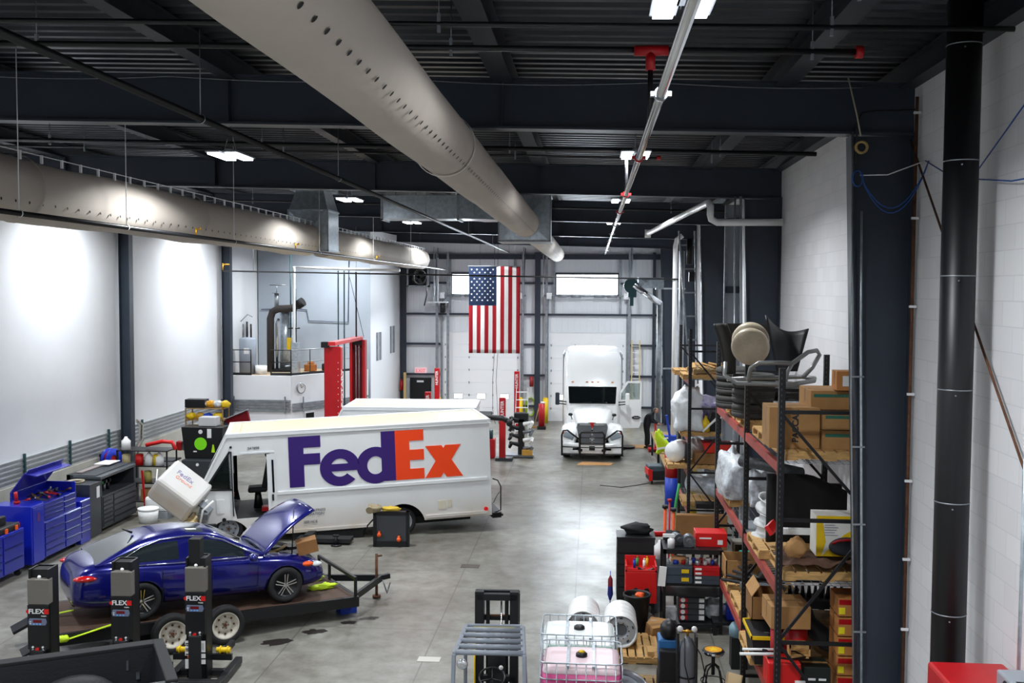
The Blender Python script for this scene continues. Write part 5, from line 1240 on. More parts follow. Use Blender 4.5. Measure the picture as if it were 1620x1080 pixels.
mo = thing('monitor', 'old dark monitor with teal scribble on its screen, far end of the lowest rack level', 'monitor', (3.02, 20.1, 1.10))
MB().box(-.25, .25, 0, .3, 0, .58).build('casing', mat('beige_casing', '#8d8a80', .6), mo, bevel=.02); MB().box(-.2, .2, -.01, 0, .06, .52).build('screen', glassd, mo)
MB().tube([(-.12, -.015, .4), (-.05, -.015, .41), (.1, -.015, .4)], .01, 5).tube([(-.08, -.015, .4), (-.06, -.015, .2)], .009, 5).tube([(0, -.015, .4), (0, -.015, .16)], .009, 5).tube([(.07, -.015, .4), (.07, -.015, .2)], .009, 5).build('screen_marks', mat('teal_glow', '#35c9b4', .4, emit=.6), mo)
ob = MB().box(-.45, .45, -.3, -.28, 0, .35).box(-.45, -.43, -.3, .4, 0, .35).box(.43, .45, -.3, .4, 0, .35).box(-.45, .45, .38, .4, 0, .35).box(-.45, .45, -.3, .4, 0, .02)
single('open_carton', ob, card, 'open cardboard tray of old parts at the far end of the lowest level', 'box', loc=(2.95, 19.25, 1.25))
for k in range(5):
    single('scrap_part', MB().cbox((0, 0, .1), (.12+.05*k, .5, .08), rot=(.3, .2, .3*k)).cyl((0, .1, .1), (.1, -.2, .25), .04, n=10), mat('greasy_part', '#3a3734', .6), 'greasy used part, %s in the open cardboard tray' % ('first from the front', 'second from the front', 'third from the front', 'fourth from the front', 'rearmost')[k], 'part', loc=(2.75+.1*k, 19.0+.1*k, 1.28))
single('grey_case', MB().cbox((0, 0, .08), (.5, .6, .1), rot=(0, .1, .3)), mat('grey_plastic', '#5a5f64', .5), 'grey flat plastic cover lying on the lowest rack level', 'cover', loc=(2.85, 17.2, 1.5), bevel=.02)
single('wood_block', MB().cbox((0, 0, .1), (.35, .3, .2)), wood, 'pale wood block near the open carton flaps', 'block', loc=(2.7, 16.3, 1.25), bevel=.01)
for i in range(4):
    single('scrap_part', MB().cbox((0, 0, .1), (.35, .3, .2), rot=(.2*i, .1, .5*i)).cyl((.1, 0, .2), (.3, .1, .3), .05, n=10), mat('greasy_part', '#3a3734', .6), 'dark used part on the lowest rack level, %s behind the second post' % ('nearest', 'second', 'third', 'fourth')[i], 'part', loc=(3.2, 16.6+.7*i, 1.26), bevel=.02)
single('red_floor_bag', MB().blob((0, 0, .2), (.3, .25, .25), 4, .5, 2), redm, 'red rag heap on the floor under the near rack', 'rag', loc=(2.75, 14.9, 0))
single('floor_tote', MB().box(-.3, .3, -.4, .4, 0, .4), blkm, 'dark tote on the floor under the near rack', 'tote', loc=(3.15, 15.6, 0), bevel=.03)
single('steel_pipe_rack', MB().cyl((0, 0, 0), (.5, -.02, .02), .022, n=8).cyl((.05, .1, .03), (.5, .1, .04), .018, n=8), plw, 'pair of white pipes sticking out from the lowest near rack level', 'pipe', loc=(2.05, 14.0, 1.62))

# far rack contents
wrapped('wrapped_bags', (2.5, 27.0, 2.93), (.38, .4, .62), 3, 'heap of white bags in clear wrap on the farther rack', m_=mat('white_wrap', '#dfe3e6', .3, var=.15, bump=.8, bscale=12))
wrapped('wrapped_heap', (3.1, 28.0, 2.79), (.42, .4, .5), 6, 'heap in clear wrap with purple bits on the farther rack', m_=mat('purple_wrap', '#a7a4b4', .3, var=.5, vscale=5, dark='#4b4370'))
single('yellow_jug', MB().lathe([(.001, 0), (.11, 0), (.11, .25), (.04, .33), (.03, .4), (.001, .4)], 16), yellow, 'yellow jug on the second pallet of the farther rack', 'jug', loc=(2.95, 26.75, 2.93))
single('black_case', MB().loft([[(-.25, -.2, 0), (.3, -.2, 0), (.3, .2, 0), (-.25, .2, 0)], [(-.1, -.2, .5), (.2, -.2, .5), (.2, .2, .5), (-.1, .2, .5)]], smooth=False), plas, 'black wedge shaped case on the farther rack', 'case', loc=(3.2, 26.9, 2.93))
single('white_hook_pipe', MB().tube([(0, 0, 0), (.35, 0, .35), (.5, 0, .38), (.65, 0, .25)], .03, 8), plw, 'white bent pipe leaning on the pallet of the farther rack', 'pipe', loc=(2.85, 26.5, 2.95))
rt = thing('red_tote', 'orange-red plastic tote above the long brown carton on the farther rack', 'tote', (3.25, 26.95, 2.37))
MB().loft([[(-.3, -.25, 0), (.3, -.25, 0), (.3, .25, 0), (-.3, .25, 0)], [(-.36, -.3, .24), (.36, -.3, .24), (.36, .3, .24), (-.36, .3, .24)]], smooth=False).build('tote_body', mat('orange_red_plastic', '#d6301c', .45), rt); MB().box(-.38, .38, -.32, .32, .23, .26).build('rim', brred, rt)
carton(2.68, 3.55, 26.65, 27.2, 2.08, 2.36, 'long brown carton on the farther rack', card2)
single('blue_glass_case', MB().box(-.3, .3, -.2, .2, 0, .4), mat('pale_blue_case', '#8fa3b3', .4), 'pale blue case behind the white tanks on the farther rack', 'case', loc=(3.3, 28.3, 1.93))
for k, (x, y) in enumerate(((2.18, 27.0), (2.75, 27.55))):
    m_ = MB().cyl((0, -.0, 0), (0, .5, 0), .27, n=30); m_.lathe([(.27, -.0), (.22, -.06), (.001, -.09)], 30, 0, 'y')
    single('white_tank', m_, plw, 'white round tank lying on its side on the farther rack, %s one' % ('left' if k == 0 else 'right'), 'tank', 'white round tanks on the farther rack', (x, y, 2.34), rz=-.4+.3*k)
single('black_strap_roll', MB().cyl((0, 0, 0), (0, 0, .5), .08, n=14), blkm, 'black roll between the two white tanks', 'roll', loc=(2.5, 26.75, 2.1))
single('wrapped_roll', MB().tube([(-.3, .3, .3), (.2, -.2, .28), (.5, -.5, .2)], .24, 16), mat('clear_wrapped_grey', '#b3bcc6', .25, var=.3, vscale=4, bump=.6, bscale=14), 'thick roll of grey sheet in clear wrap low on the farther rack', 'roll', loc=(2.95, 27.2, 1.15))
wrapped('wrapped_bundle', (3.3, 28.2, .95), (.3, .3, .35), 12, 'round grey bundle in wrap low on the farther rack')
single('pallet_jack_box', MB().box(-.5, .5, -.2, .2, 0, .12), blk, 'flat black box on top of the lowest beam of the farther rack', 'box', loc=(3.2, 26.6, .97))
carton(2.15, 3.45, 26.0, 26.25, .0, .88, 'very large brown cardboard sheet carton standing behind the black workbench', card2)
for i in range(5):
    single('wood_offcut', MB().cbox((0, 0, 0), (.14, .5, .04), rot=(.2, .2*i, .4*i)), wood, 'wood offcut on the top far pallets, %s' % ('leftmost', 'second from left', 'middle', 'second from right', 'rightmost')[i], 'wood', loc=(2.6+.22*i, 26.9, 4.62))

# ---------------------------------------------------------------- things near the racks on the floor
wk = thing('steel_workbench', 'black steel bench rack with drawers beside the near pallet rack', 'workbench', (1.42, 19.6, 0))
for x in (0, 1.08):
    for y in (0, .75): MB().box(x-.03, x+.03, y-.03, y+.03, 0, 1.62).build('leg', blk, wk)
for z, h in ((1.57, .05), (.92, .05), (.72, .04), (.12, .06)): MB().box(-.02, 1.1, -.02, .78, z, z+h).build('shelf', blk, wk)
MB().box(-.03, 1.11, -.03, .0, 1.54, 1.63).build('front_lip', blk, wk)
for k in range(1):
    for j in range(2):
        d_ = MB().box(.035, .52, -.05, .6, .98+.16*j, 1.13+.16*j).build('drawer', mat('blue_grey_drawer', '#3c4653', .5), wk)
        if k == 0: MB().box(.32, .46, -.056, -.05, 1.02+.16*j, 1.09+.16*j).build('label', yellow, d_)
for j in range(4):
    d_ = MB().box(.56, 1.04, -.05, .6, .97+.085*j, 1.05+.085*j).build('drawer', mat('slate_drawer', '#3a434d', .5) if j < 2 else redm, wk)
    MB().box(.58, .70, -.056, -.05, .99+.085*j, 1.03+.085*j).build('label', paper, d_)
cs = thing('drawer_case', 'grey parts case with red and white labelled drawers on the bench bottom shelf', 'case', (1.72, 19.75, .19))
MB().box(0, .5, .0, .45, 0, .48).build('case', mat('slate_drawer', '#3a434d', .5), cs); MB().box(-.01, .51, -.01, .46, .48, .56).build('case_top', lgrey, cs)
for j in range(4):
    d_ = MB().box(.01, .49, -.02, 0, .02+.115*j, .12+.115*j).build('drawer', greym, cs)
    MB().box(.0, .16, -.03, -.02, .03+.115*j, .11+.115*j).build('red_label', redm, d_); MB().cyl((.07, -.035, .07+.115*j), (.07, -.03, .07+.115*j), .045, n=12).build('round_label', paper, d_); MB().box(.38, .48, -.03, -.02, .03+.115*j, .11+.115*j).build('white_label', paper, d_)
single('paper_box', MB().box(-.1, .1, -.05, .05, 0, .26), plastwrap, 'small clear box left of the drawer case', 'box', loc=(1.56, 19.8, .19))
rbx = thing('red_parts_box', 'red metal parts box with white lettering on top of the black bench', 'box', (2.25, 20.0, 1.62))
MB().box(-.22, .38, -.15, .3, 0, .27).build('case', brred, rbx, bevel=.01); MB().box(-.15, .08, -.153, -.149, .155, .185).build('printed_line', paper, rbx); MB().box(.2, .3, -.153, -.149, .05, .14).build('label', paper, rbx)
for k in range(2):
    single('alternator', MB().cyl((0, -.1, .12), (0, .1, .12), .12, n=20).cyl((0, -.14, .12), (0, -.1, .12), .06, n=14).cbox((0, 0, .02), (.2, .14, .04)), steelw, ('round grey alternator housing left of the red parts box', 'smaller grey pump housing on the black bench')[k], 'part', loc=(1.9-.22*k, 19.85+.1*k, 1.62), rz=.4*k, bevel=.005)
single('spray_gun', MB().lathe([(.001, 0), (.07, 0), (.07, .16), (.03, .2), (.001, .2)], 14).cbox((-.05, 0, .24), (.22, .05, .06)), plw, 'white spray gun with cup on the left end of the black bench', 'spray gun', loc=(1.55, 19.72, 1.62))
single('sander', MB().blob((0, 0, .08), (.16, .08, .08), 3, .3, 2), mat('peach_plastic', '#dba16a', .5), 'peach coloured power tool on the bench shelf below', 'tool', loc=(1.7, 19.75, 1.32-.34+.0+.33))
for i in range(14):
    x = 1.5+.07*i
    r_ = .03+.012*(i % 3)
    single('small_jar', MB().cyl((0, 0, 0), (0, 0, .08+.02*(i % 2)), r_, n=10), (plastwrap, plw, blue2, galv, redm)[i % 5], 'small jar or can in the row on top of the bench drawers', 'jar', 'small jars and cans on top of the bench drawers', (x, 19.68+.12*(i % 2), 1.32))
tb = thing('tool_cabinet', 'tall black roller cabinet behind the red tool cart', 'cabinet', (.55, 21.15, 0))
MB().box(0, .78, 0, .62, .12, 1.42).build('cabinet_body', blk, tb, bevel=.01)
for k in range(5): MB().box(.03, .75, -.012, 0, .18+.24*k, .39+.24*k).build('drawer', blkm, tb)
MB().box(-.01, .79, -.01, .63, 1.42, 1.46).build('cabinet_top', blk, tb)
for x in (.08, .7): MB().cyl((x-.02, .1, .06), (x+.02, .1, .06), .06, n=12).build('caster', blkm, tb)
single('duffel_bag', MB().blob((0, 0, .1), (.3, .2, .13), 3, .35, 2.4), blkm, 'black cloth bag lying on top of the tall black cabinet', 'bag', loc=(.98, 21.5, 1.46))
rt = thing('tool_cart', 'bright red open-top tool cart full of tools', 'tool cart', (.70, 20.25, 0))
MB().box(0, .62, .0, .55, .35, .98).build('cart_body', brred, rt, bevel=.01)
MB().box(0, .62, .52, .55, .98, 1.18).box(0, .03, 0, .55, .98, 1.1).box(.59, .62, 0, .55, .98, 1.1).box(0, .62, 0, .03, .98, 1.02).build('tray_rim', brred, rt)
for k in range(2): MB().cyl((.2+.22*k, -.06, .62), (.2+.22*k, 0, .62), .05, n=12).build('lock_knob', blk, rt)
for x in (.06, .56):
    for y in (.06, .5): MB().cyl((x-.02, y, .06), (x+.02, y, .06), .06, n=12).box(x-.02, x+.02, y-.02, y+.02, .1, .35).build('caster', blk, rt)
tools = [('red_wrench', brred), ('blue_bottle', blue2), ('green_can', green), ('black_socket', blk), ('white_spray_can', plw), ('yellow_can', yellow), ('grey_ratchet', steelw), ('red_pliers', redm)]
for k, (nm, mm_) in enumerate(tools):
    b = MB().cyl((0, 0, 0), (0, 0, .16), .028, n=10).cyl((0, 0, .16), (0, 0, .2), .012, n=8) if ('can' in nm or 'bottle' in nm) else MB().cbox((0, 0, .02), (.2, .035, .03)).cbox((.1, 0, .02), (.05, .07, .03))
    single(nm, b, mm_, '%s lying in the tray of the red tool cart' % nm.replace('_', ' ') if 'can' not in nm and 'bottle' not in nm else '%s standing in the tray of the red tool cart' % nm.replace('_', ' '), 'tool', loc=(.82+.065*k, 20.38+.2*(k % 3)*.8, .985), rz=k*.7)
bn = thing('trash_bin', 'round black trash bin with an orange item inside, before the red tool cart', 'bin', (.90, 19.55, 0))
MB().lathe([(.19, 0), (.25, .72), (.27, .72), (.27, .76), (.245, .76), (.24, .72), (.18, .04), (.001, .04)], 28).build('bin_body', plas, bn)
single('orange_rag', MB().blob((0, 0, 0), (.09, .08, .06), 3, .3, 2), orange, 'orange item lying in the black trash bin', 'item', loc=(.95, 19.5, .74))
single('bin_liner', MB().blob((0, 0, 0), (.21, .21, .08), 8, .5, 3), blkm, 'dark rubbish filling the black trash bin', 'rubbish', loc=(.90, 19.55, .62))
for k, (x, y, rz_) in enumerate(((1.22, 19.2, .5), (1.3, 19.4, -.4))): carton(x-.16, x+.16, y-.12, y+.12, .0+.0, .32, 'crushed brown carton %s the trash bin' % ('just right of' if k == 0 else 'behind and right of'), card, rz=rz_, tilt=.25)
um = thing('umbrella', 'closed blue and red umbrella standing beside the tall black cabinet', 'umbrella', (.42, 21.3, 0))
MB().lathe([(.02, .08), (.06, .2), (.05, .38)], 12).build('lower_folds', mat('navy_cloth', '#1f2a7a', .7), um); MB().lathe([(.05, .38), (.05, .52), (.015, .6), (.001, .62)], 12).build('upper_folds', mat('maroon_cloth', '#7c1a2a', .7), um); MB().cyl((0, 0, 0), (0, 0, .7), .01, n=6).build('shaft', blue2, um)
for k, (x, y, m2) in enumerate(((1.68, 23.2, orange), (1.84, 22.9, orange))):
    t = thing('axle_stand', 'orange tall axle stand, %s of the two behind the black bench' % ('left' if k == 0 else 'right'), 'stand', (x, y, 0))
    MB().cyl((0, 0, .1), (0, 0, 1.65), .035, n=12).build('pole', m2, t); MB().cyl((0, 0, 1.65), (0, 0, 1.72), .07, n=12).build('saddle', blk, t); MB().cyl((0, 0, 0), (0, 0, .1), .2, .06, n=4).build('base', m2, t)
single('red_pole', MB().cyl((0, 0, 0), (0, 0, 1.85), .022, n=8).cyl((0, 0, 1.85), (0, 0, 1.9), .05, n=8), redm, 'thin red pole with a red knob between the orange stands', 'pole', loc=(1.76, 23.0, 0))
single('green_hose_line', MB().tube([(0, 0, 0), (.03, 0, 1.1), (.1, .1, 1.7), (.18, .2, 2.1)], .03, 8), green, 'green hose rising behind the orange stands', 'hose', loc=(1.86, 23.6, 0))
en = thing('engine_hoist', 'red arm press with black jack beside the tall black cabinet', 'press', (1.15, 22.2, 0))
MB().bar((-.2, 0, 1.3), (.5, 0, 1.32), .08, .06).bar((-.2, .1, 1.22), (.45, .1, 1.24), .06, .05).build('arm', brred, en); MB().box(.1, .22, 0, .1, 0, 1.3).box(0, .35, -.1, .3, 0, .08).build('upright', blk, en); MB().cyl((.02, .05, 1.3), (.02, .05, 1.5), .03).build('jack_screw', blk, en)
single('black_hood_bag', MB().blob((0, 0, .1), (.17, .14, .12), 5, .4, 2), blkm, 'black crumpled bag on the left end of the black bench', 'bag', loc=(1.62, 20.25, 1.62))
single('cleaning_jug', MB().lathe([(.001, 0), (.12, 0), (.12, .24), (.04, .32), (.04, .36), (.001, .36)], 16), plw, 'white jug behind the tall black cabinet', 'jug', loc=(1.42, 20.95, 1.1))
single('jug_shelf', MB().box(-.12, .12, -.12, .12, 0, 1.1), galvd, 'narrow steel stand under the white jug', 'stand', loc=(1.42, 20.95, 0))
for k in range(5):
    single('metal_bar', MB().box(-.03, .03, -.03, .03, 0, 1.25+.1*(k % 2)), (blk, galvd, blk, steelw, blk)[k], 'upright metal bar behind the black bench, %s from the left' % ('first', 'second', 'third', 'fourth', 'fifth')[k], 'bar', loc=(1.78+.18*k, 21.4, 0))
single('paper_pad', MB().box(-.07, .07, -.01, .01, -.0, .38), paper, 'white notice sheet hanging off the side of the bench', 'sheet', loc=(1.36, 19.54, .92), rot=(0, .08, 0))
wb_ = MB().blob((0, 0, .16), (.22, .18, .2), 8, .5, 2.5)
single('plastic_bag', wb_, plastwrap, 'clear plastic bag on the bench bottom shelf', 'bag', loc=(2.42, 20.1, .18))
bb = MB().box(-.12, .12, -.15, .15, 0, .3)
single('blue_bin', bb, mat('blue_bin', '#1838c0', .4), 'blue plastic bin under the near pallet rack', 'bin', loc=(2.75, 19.8, .25), bevel=.02)
single('bin_shelf', MB().box(-.5, .5, -.3, .3, .2, .25).box(-.5, -.44, -.3, .3, 0, .2).box(.44, .5, -.3, .3, 0, .2), blk, 'low black shelf under the near pallet rack holding the blue bin', 'shelf', loc=(2.85, 19.8, 0))

# shop stool, gas cylinder cart, crate
st = thing('shop_stool', 'round black stool with a yellow star design on its seat', 'stool', (2.02, 16.7, 0))
MB().lathe([(.001, .72), (.16, .72), (.18, .69), (.17, .65), (.001, .64)], 32).build('seat', blk, st); MB().lathe([(.001, .7215), (.14, .7215)], 32).build('seat_print', mat('amber_print', '#d9960f', .4), st)
s5 = MB(); pts = []
for k in range(10):
    rr = .10 if k % 2 == 0 else .05; a = PI/2+k*PI/5; pts.append((rr*math.cos(a), rr*math.sin(a), .7225))
s5.add(pts, [tuple(range(10))]); s5.build('seat_star', yellow, st)
MB().lathe([(.178, .695), (.186, .68), (.178, .66)], 32).build('seat_band', chrome, st)
MB().cyl((0, 0, .3), (0, 0, .65), .03, n=12).build('post', blk, st)
for k in range(4):
    a = PI/4+k*PI/2; MB().tube([(0, 0, .5), (.14*math.cos(a), .14*math.sin(a), .4), (.24*math.cos(a), .24*math.sin(a), 0)], .014, 8).build('leg', blk, st)
MB().tube([(.2*math.cos(a*PI/8), .2*math.sin(a*PI/8), .2) for a in range(17)], .01, 6).build('footrest', blk, st)
gc = thing('gas_cylinder', 'grey gas cylinder with brass valves strapped on a black cart', 'gas cylinder', (1.52, 15.9, 0))
MB().lathe([(.001, .1), (.115, .1), (.12, .14), (.12, 1.0), (.10, 1.1), (.05, 1.16), (.035, 1.2), (.001, 1.2)], 26).build('tank', mat('cylinder_grey', '#6e737a', .35, .2), gc)
MB().cyl((0, 0, 1.2), (0, 0, 1.3), .02, n=10).cyl((-.1, -.02, 1.28), (.1, -.02, 1.28), .018, n=10).build('valve', brass, gc)
for x in (-.12, .1): MB().lathe([(.001, -.03), (.045, -.03), (.045, 0), (.001, 0)], 16, 0, 'y', (x, -.05, 1.33)).build('gauge', plw, gc)
MB().tube([(.05, -.1, 1.2), (.2, -.12, .95), (.3, -.1, .5), (.25, 0, .1)], .01, 6).tube([(-.05, -.1, 1.2), (-.05, -.18, .8), (.05, -.2, .4), (.2, -.1, .1)], .01, 6).build('hose', blk, gc)
MB().lathe([(.125, .55), (.125, .58)], 24).box(-.16, -.13, -.05, .25, 0, 1.25).box(.13, .16, -.05, .25, 0, 1.2).box(-.16, .16, -.15, .25, .05, .09).build('cart_frame', blk, gc)
wd = thing('mig_welder', 'black and blue machine with a dark helmet on top left of the gas cylinder', 'welder', (1.28, 16.5, 0))
MB().box(-.16, .16, -.25, .3, .3, .82).build('case', blkm, wd, bevel=.02); MB().box(-.17, .17, -.1, .3, .60, .95).build('upper_case', mat('machine_blue', '#2d6aa5', .4), wd, bevel=.02)
MB().cyl((-.18, .0, .22), (-.14, 0, .22), .22, n=26).cyl((.14, 0, .22), (.18, 0, .22), .22, n=26).build('wheel', rubber, wd)
single('welding_helmet', MB().blob((0, 0, .14), (.15, .17, .17), 2, .12, 1.2), blk, 'glossy dark welding helmet on top of the blue machine', 'helmet', loc=(1.28, 16.5, .95))
cr = thing('wood_box', 'narrow open pale wooden box leaning under the near rack', 'box', (2.28, 16.3, .25), rot=(R(-25), R(10), R(-10)))
MB().box(-.12, .12, -.25, .25, 0, .02).box(-.12, -.10, -.25, .25, 0, .2).box(.10, .12, -.25, .25, 0, .2).box(-.12, .12, -.25, -.23, 0, .2).box(-.12, .12, .23, .25, 0, .2).build('box_body', mat('pale_pine', '#d9bd92', .7), cr)
fr_ = MB()
for k in range(6): fr_.bar((-.2+.1*k, -.2, 0), (.1+.05*k, .2, .45), .02, .02)
fr_.bar((-.2, -.2, .02), (.3, -.2, .02), .02, .02).bar((.1, .2, .45), (.35, .2, .45), .02, .02)
single('folded_frame', fr_, blk, 'folded black metal frame on the floor by the wooden box', 'frame', loc=(2.35, 15.3, 0))
gd = thing('bench_grinder', 'grey round machine with pale blue lid under the second rack post', 'machine', (2.6, 17.9, 0))
MB().box(-.14, .14, -.14, .14, 0, .55).build('pedestal', blkm, gd); MB().lathe([(.001, .78), (.13, .77), (.17, .70), (.17, .56), (.001, .55)], 24).build('lid', mat('pale_blue_lid', '#6f8c98', .4), gd)
# floor: red tool box on wheels, extinguisher area further back
tc = thing('tool_chest', 'black wheeled tool chest with red edges on the floor before the semi truck', 'tool chest', (1.95, 34.7, 0), R(8))
MB().box(0, .85, 0, .6, .12, .42).build('chest_body', plas, tc, bevel=.03); MB().box(.0, .85, 0, .6, .42, .62).build('lid', mat('slate_plastic', '#46525c', .5, var=.2), tc, bevel=.04)
MB().box(-.03, .03, -.02, .62, .3, .52).box(.0, .12, -.03, .0, .1, .5).build('red_trim', brred, tc, bevel=.01)
for x in (.1, .75): MB().cyl((x-.03, .05, .09), (x+.03, .05, .09), .09, n=14).build('caster', blk, tc)
cb_ = MB().tube([(.3, 34.3, .01), (1.0, 34.0, .01), (1.5, 34.4, .01), (1.95, 34.8, .02)], .012, 5)
single('power_cord', cb_, blk, 'black cord on the floor left of the wheeled tool chest', 'cord')
ex = thing('parts_washer_drum', 'red drum with a bright blue funnel lid beside the far rack', 'drum', (2.45, 31.2, 0))
MB().cyl((0, 0, .9), (0, 0, 1.72), .21, n=24).build('drum_body', redm, ex); MB().lathe([(.001, 2.0), (.05, 2.0), (.06, 1.86), (.22, 1.80), (.23, 1.72), (.001, 1.72)], 22).build('funnel_lid', mat('bright_blue', '#1c6fd0', .4), ex); MB().cyl((0, 0, 0), (0, 0, .9), .21, n=24).build('drum_base', blue2, ex)
single('grey_bin', MB().box(-.16, .16, -.2, .2, 0, 1.4), greym, 'dark grey slim bin right of the red drum', 'bin', loc=(2.85, 31.0, 0), bevel=.02)
single('yellow_cylinder', MB().lathe([(.001, 0), (.15, 0), (.15, 1.5), (.05, 1.75), (.001, 1.75)], 18), yellow, 'tall yellow cylinder between the far rack posts', 'cylinder', loc=(2.95, 30.2, 0))
wb2 = thing('wood_workbench', 'wooden bench cluttered with parts where the man stands', 'workbench', (2.35, 33.0, 0))
MB().box(0, .8, 0, 8.0, .86, .92).build('bench_top', wood2, wb2)
for y in (.1, 4, 7.8):
    for x in (.06, .74): MB().box(x-.04, x+.04, y-.04, y+.04, 0, .86).build('leg', blk, wb2)
vest = thing('hi_vis_vest', 'bright yellow safety vest with silver bands draped over the bench', 'vest', (2.45, 35.6, .92))
MB().grid(lambda u, v: (-.22+.5*u*(1-.6*v*v)+.05*math.sin(v*6), .08*math.sin(v*5+u*4), .8*v-.05*math.sin(u*9)), 10, 12).build('cloth', hivis, vest, solid=.03)
MB().bar((-.2, -.04, .15), (.3, -.04, .25), .02, .07).bar((-.12, -.02, .45), (.2, -.02, .55), .02, .06).build('silver_band', mat('reflective', '#e8ecec', .3), vest)
single('blue_stand', MB().bar((0, 0, 0), (-.2, 0, 1.2), .08, .08).bar((0, 0, 0), (.35, 0, .9), .08, .08).cbox((0, 0, .3), (.6, .3, .35)), blue2, 'blue metal stand behind the yellow vest', 'stand', loc=(2.85, 36.6, .93))
cl = [('black_part', blk), ('orange_part', orange), ('grey_part', steelw), ('red_part', redm), ('dark_box', greym), ('white_jug', plw), ('tan_box', card)]
for k, (nm, mm_) in enumerate(cl):
    single(nm, MB().cbox((0, 0, .12), (.25, .25, .24), rot=(0, 0, k)), mm_, '%s on the wooden bench near the man, %s along it' % (nm.replace('_', ' '), ('first', 'second', 'third', 'fourth', 'fifth', 'sixth', 'last')[k]), 'part', loc=(2.6+.12*(k % 3), 33.4+.42*k+(.5 if k > 4 else 0), .92), bevel=.02)
rj = thing('floor_jack', 'red floor jack and black boot at the feet of the man', 'jack', (2.6, 41.8, 0))
MB().bar((0, 0, .1), (0, .2, 1.1), .08, .1).cbox((-.1, 0, .08), (.4, .5, .12)).build('jack_frame', redm, rj); MB().cyl((-.25, -.2, .06), (.05, -.2, .06), .06).build('wheel', blk, rj)
# ---------------------------------------------------------------- the man at the bench, bending over to the right, seen from the side and behind
def skin_obj(name, nodes, edges, m_, parent, root=0, sub=2):
    me = bpy.data.meshes.new(name); me.from_pydata([n[0] for n in nodes], edges, []); me.materials.append(m_)
    o = bpy.data.objects.new(name, me); C.objects.link(o); o.parent = parent
    md = o.modifiers.new('sk', 'SKIN'); md.use_smooth_shade = True
    for i, n in enumerate(nodes):
        s = me.skin_vertices[0].data[i]; s.radius = n[1] if isinstance(n[1], tuple) else (n[1], n[1]); s.use_root = (i == root)
    s_ = o.modifiers.new('u', 'SUBSURF'); s_.levels = s_.render_levels = sub
    return o
def person():
    p = thing('person', 'person in dark clothes with grey hair bending forward over the bench', 'person', (2.28, 42.7, 0), R(-8))
    skinm = mat('skin', '#c18f78', .6)
    # local +x is where he faces
    body = [((0, 0, .93), (.18, .17)), ((.02, 0, 1.10), (.17, .18)), ((.10, 0, 1.28), (.18, .22)), ((.20, 0, 1.42), (.14, .19)), ((.27, 0, 1.48), .06), ((.31, 0, 1.52), .055),
            ((.17, -.20, 1.40), .065), ((.24, -.25, 1.17), .05), ((.45, -.18, 1.05), .038), ((.17, .20, 1.40), .065), ((.24, .25, 1.17), .05), ((.45, .14, 1.03), .038),
            ((.0, -.10, .84), .125), ((.03, -.11, .50), .095), ((.0, -.12, .10), .075), ((0, .10, .84), .125), ((.05, .12, .50), .095), ((.06, .14, .10), .075)]
    ed = [(0,1),(1,2),(2,3),(3,4),(4,5),(3,6),(6,7),(7,8),(3,9),(9,10),(10,11),(0,12),(12,13),(13,14),(0,15),(15,16),(16,17)]
    b = skin_obj('body', body, ed, mat('dark_work_clothes', '#1c1d21', .85), p)
    h = MB(); h.blob((.38, 0, 1.575), (.105, .078, .12), 1, .04, 1.5, 0, 20, 14, False); hd = h.build('head', skinm, p)
    MB().blob((.485, 0, 1.56), (.02, .014, .022), 1, .05, 1, nu=10, nv=8, flat=False).build('nose', skinm, hd)
    MB().blob((.37, -.08, 1.575), (.018, .01, .03), 1, .05, 1, nu=10, nv=8, flat=False).blob((.37, .08, 1.575), (.018, .01, .03), 1, .05, 1, nu=10, nv=8, flat=False).build('ear', skinm, hd)
    MB().blob((.475, -.03, 1.59), (.01, .012, .008), 1, 0, 1, nu=8, nv=6, flat=False).blob((.475, .03, 1.59), (.01, .012, .008), 1, 0, 1, nu=8, nv=6, flat=False).build('eye', blk, hd)
    MB().cbox((.478, 0, 1.52), (.01, .045, .008)).build('mouth', mat('lips', '#8f5a50', .6), hd)
    MB().blob((.345, 0, 1.595), (.098, .084, .11), 4, .06, 3, nu=18, nv=12, flat=False).build('hair', mat('grey_hair', '#6d6660', .9, bump=.5, bscale=90), p)
    for s_ in (-1, 1):
        y = -.18 if s_ < 0 else .14; z = 1.04 if s_ < 0 else 1.02
        nodes = [((.45, y, z), .03), ((.50, y, z-.01), .034), ((.53, y, z-.015), .034)]; e_ = [(0,1),(1,2)]
        for k in range(4):
            yy = y+(k-1.5)*.019; L_ = (.06, .072, .068, .052)[k]; n0 = len(nodes)
            nodes += [((.545, yy, z-.02), .0095), ((.545+L_*.6, yy, z-.035), .0085), ((.545+L_*.9, yy, z-.065), .0075)]; e_ += [(2, n0), (n0, n0+1), (n0+1, n0+2)]
        n0 = len(nodes); nodes += [((.50, y-s_*.038, z-.01), .011), ((.535, y-s_*.058, z-.03), .009)]; e_ += [(1, n0), (n0, n0+1)]
        skin_obj('hand', nodes, e_, skinm, p, 0, 1)
        bx_, by_ = ((0, -.12) if s_ < 0 else (.06, .14))
        MB().blob((bx_+.05, by_, .05), (.15, .055, .06), 2, .05, 1.5, nu=14, nv=10).build('shoe', blkm, p)
person()
